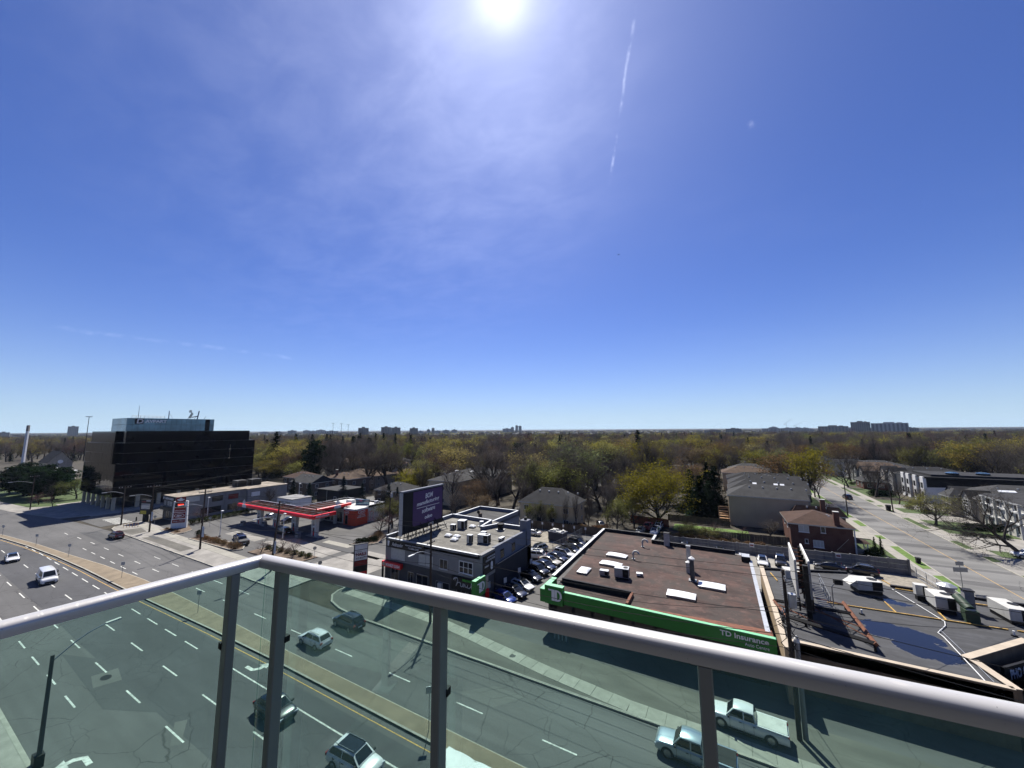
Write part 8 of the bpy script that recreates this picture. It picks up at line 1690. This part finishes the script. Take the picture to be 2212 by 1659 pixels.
A = [(895, 967, 130, 1500, 'tower_a', 'first brown apartment tower left of centre on the skyline'), (1066, 1136, 124, 1600, 'tower_b', 'reddish apartment tower, left one of the twin pair'), (1142, 1208, 127, 1620, 'tower_b', 'brown apartment tower, right one of the twin pair'), (1280, 1340, 132, 1700, 'tower_a', 'squat brown tower right of the twin pair'), (1445, 1466, 132, 2600, 'tower_a', 'slim grey tower in the small far cluster'), (1410, 1433, 142, 2600, 'tower_c', 'low grey block left of the slim far tower'), (1466, 1512, 152, 2600, 'tower_c', 'low wide block right of the slim far tower'), (1528, 1578, 147, 2700, 'tower_a', 'far stepped block in the small cluster'), (1595, 1636, 144, 2700, 'tower_c', 'last block of the small far cluster'), (1980, 2045, 135, 3000, 'tower_c', 'wide pale far block left of the tall pair'), (2043, 2066, 125, 3050, 'tower_a', 'domed far block beside the tall pair'), (2077, 2097, 112, 3100, 'tower_a', 'taller of the slim tower pair at the centre of the skyline'), (2101, 2123, 116, 3100, 'tower_a', 'shorter of the slim tower pair at the centre of the skyline'), (365, 422, 150, 2600, 'tower_c', 'pale far block above the spruce stand'), (480, 525, 149, 2700, 'tower_c', 'pale far block second above the spruce stand'), (530, 575, 153, 2700, 'tower_c', 'low pale far block third above the spruce stand'), (578, 640, 146, 2800, 'tower_c', 'stepped pale far block above the spruce stand'), (642, 736, 153, 2800, 'tower_c', 'long low pale far block above the spruce stand'), (160, 210, 160, 2900, 'tower_c', 'low far block beside the office block roof'), (283, 312, 158, 2900, 'tower_a', 'tiny far block beyond the office block'), (1345, 1380, 154, 2600, 'tower_c', 'low pale block right of the squat brown tower')]
for a, b, c, d, mt, lb in A: tower(D2(a), D2(b), V2(c), d, mt, lb)
B = [(80, 178, 95, 1700, 'tower_a', 'low dark slab on the skyline above the side street'), (224, 315, 85, 1700, 'tower_a', 'dark slab right of the low one above the side street'), (470, 585, 82, 2300, 'tower_c', 'broad pale block under construction on the skyline'), (515, 560, 74, 2250, 'tower_c', 'taller block rising from the construction group'), (598, 668, 80, 2300, 'tower_c', 'pale unfinished block beside the cranes'), (672, 720, 78, 2200, 'tower_c', 'pale stepped tower right of the cranes'), (725, 770, 80, 2200, 'tower_c', 'second pale stepped tower right of the cranes'), (765, 803, 87, 2200, 'tower_c', 'third pale stepped tower right of the cranes'), (860, 1012, 68, 1500, 'tower_a', 'long dark slab at the left of the big tower group'), (1012, 1080, 82, 1560, 'tower_c', 'paler lower wing beside the long dark slab'), (1075, 1170, 40, 1450, 'tower_a', 'tallest dark tower of the big group'), (1188, 1227, 82, 1550, 'tower_c', 'small pale block between the two big towers'), (1228, 1404, 47, 1400, 'tower_c', 'broad grey slab tower of the big group'), (1405, 1490, 80, 1500, 'tower_a', 'low dark block at the right of the big group'), (1525, 1635, 87, 2600, 'tower_c', 'long low far block right of the big group'), (1645, 1760, 83, 2600, 'tower_c', 'second long low far block right of the big group'), (1762, 1860, 94, 2700, 'tower_c', 'third long low far block'), (1870, 1980, 92, 2700, 'tower_a', 'last low far block on the right')]
for a, b, c, d, mt, lb in B: tower(D4(a), D4(b), V4(c), d, mt, lb, 9, step=True)
tower(150, 165, 921, 2400, 'tower_a', 'little far tower peeping over the office block left end'); tower(0, 16, 934, 1900, 'tower_a', 'far dark block at the left edge of the skyline')
def crane(u, v, dist, label, jib):
    a, d = az_point(u, dist); e = dirpx(u, v); h_ = EYE + e.z / math.hypot(e.x, e.y) * math.hypot(a.x, a.y)
    t = thing('tower_crane', label, 'crane', (a.x, a.y, 0), R(29), 'cranes on the skyline'); MB().cyl((0, 0, 0), (0, 0, h_), .9, k=4).build('mast', 'steel', t, world=False); MB().cyl((-12, 0, h_ - 3), (38, 0, h_ - 3 + jib), .6, k=4).build('jib', 'steel', t, world=False); MB().box(-14, -10, -1.5, 1.5, h_ - 6, h_ - 3).build('counterweight', 'concrete', t, world=False)
crane(D4(626), V4(50), 2300, 'thin crane above the unfinished blocks', 30); crane(D4(690), V4(62), 2300, 'second crane leaning right of the first', 22); crane(1157, 928, 3200, 'tiny crane right of the centre tower pair', 2)
highmast('far high-mast light right of the office block, first of three', (az_point(D2(700), 620)[0].x, az_point(D2(700), 620)[0].y, 0), 38); highmast('far high-mast light right of the office block, second of three', (az_point(D2(763), 600)[0].x, az_point(D2(763), 600)[0].y, 0), 37); highmast('far high-mast light right of the office block, third of three', (az_point(D2(815), 640)[0].x, az_point(D2(815), 640)[0].y, 0), 36)
# a distant bird of metal: the small airliner low over the centre
a = dirpx(1336, 550) * 2600
ap = thing('airplane', 'tiny dark airplane in the sky right of centre', 'airplane', (a.x, a.y, EYE + a.z), R(160)); MB().tube([(-9, 0, 0), (-6, 0, .2), (0, 0, 0), (6, 0, 0), (9, 0, -.2)], [.3, 1.0, 1.1, 1.0, .3], 8).build('fuselage', 'steel_dark', ap, world=False); MB().add([(2, 0, 0), (-2, 0, 0), (-4, 9, .3), (-3, 9, .3), (-4, -9, .3), (-3, -9, .3), (1, 0, -.4)], [(0, 1, 2, 3), (0, 5, 4, 1), (0, 3, 6), (0, 6, 5)]).build('wing', 'steel_dark', ap, world=False); MB().add([(-7, 0, 0), (-9, 0, 0), (-9.5, 0, 3), (-8.7, 0, 3), (-8, .15, 0)], [(0, 1, 2, 3), (0, 3, 4)]).build('tail_fin', 'steel_dark', ap, world=False)
# ================================================================== haze
m_, n = newmat('haze_air')
vol = n('ShaderNodeVolumePrincipled'); vol.inputs['Color'].default_value = (.62, .77, .98, 1); vol.inputs['Density'].default_value = HAZE; vol.inputs['Anisotropy'].default_value = .2
oo = n('ShaderNodeOutputMaterial'); n.t.links.new(vol.outputs[0], oo.inputs['Volume'])
hz_ = MB().box(-6500, 6500, -3000, 6800, -1.2, 98).build('haze', 'haze_air'); hz_['kind'] = 'stuff'; hz_['label'] = 'pale blue distance haze over the whole town'; hz_['category'] = 'haze'
if HAZE <= 0: bpy.data.objects.remove(hz_)
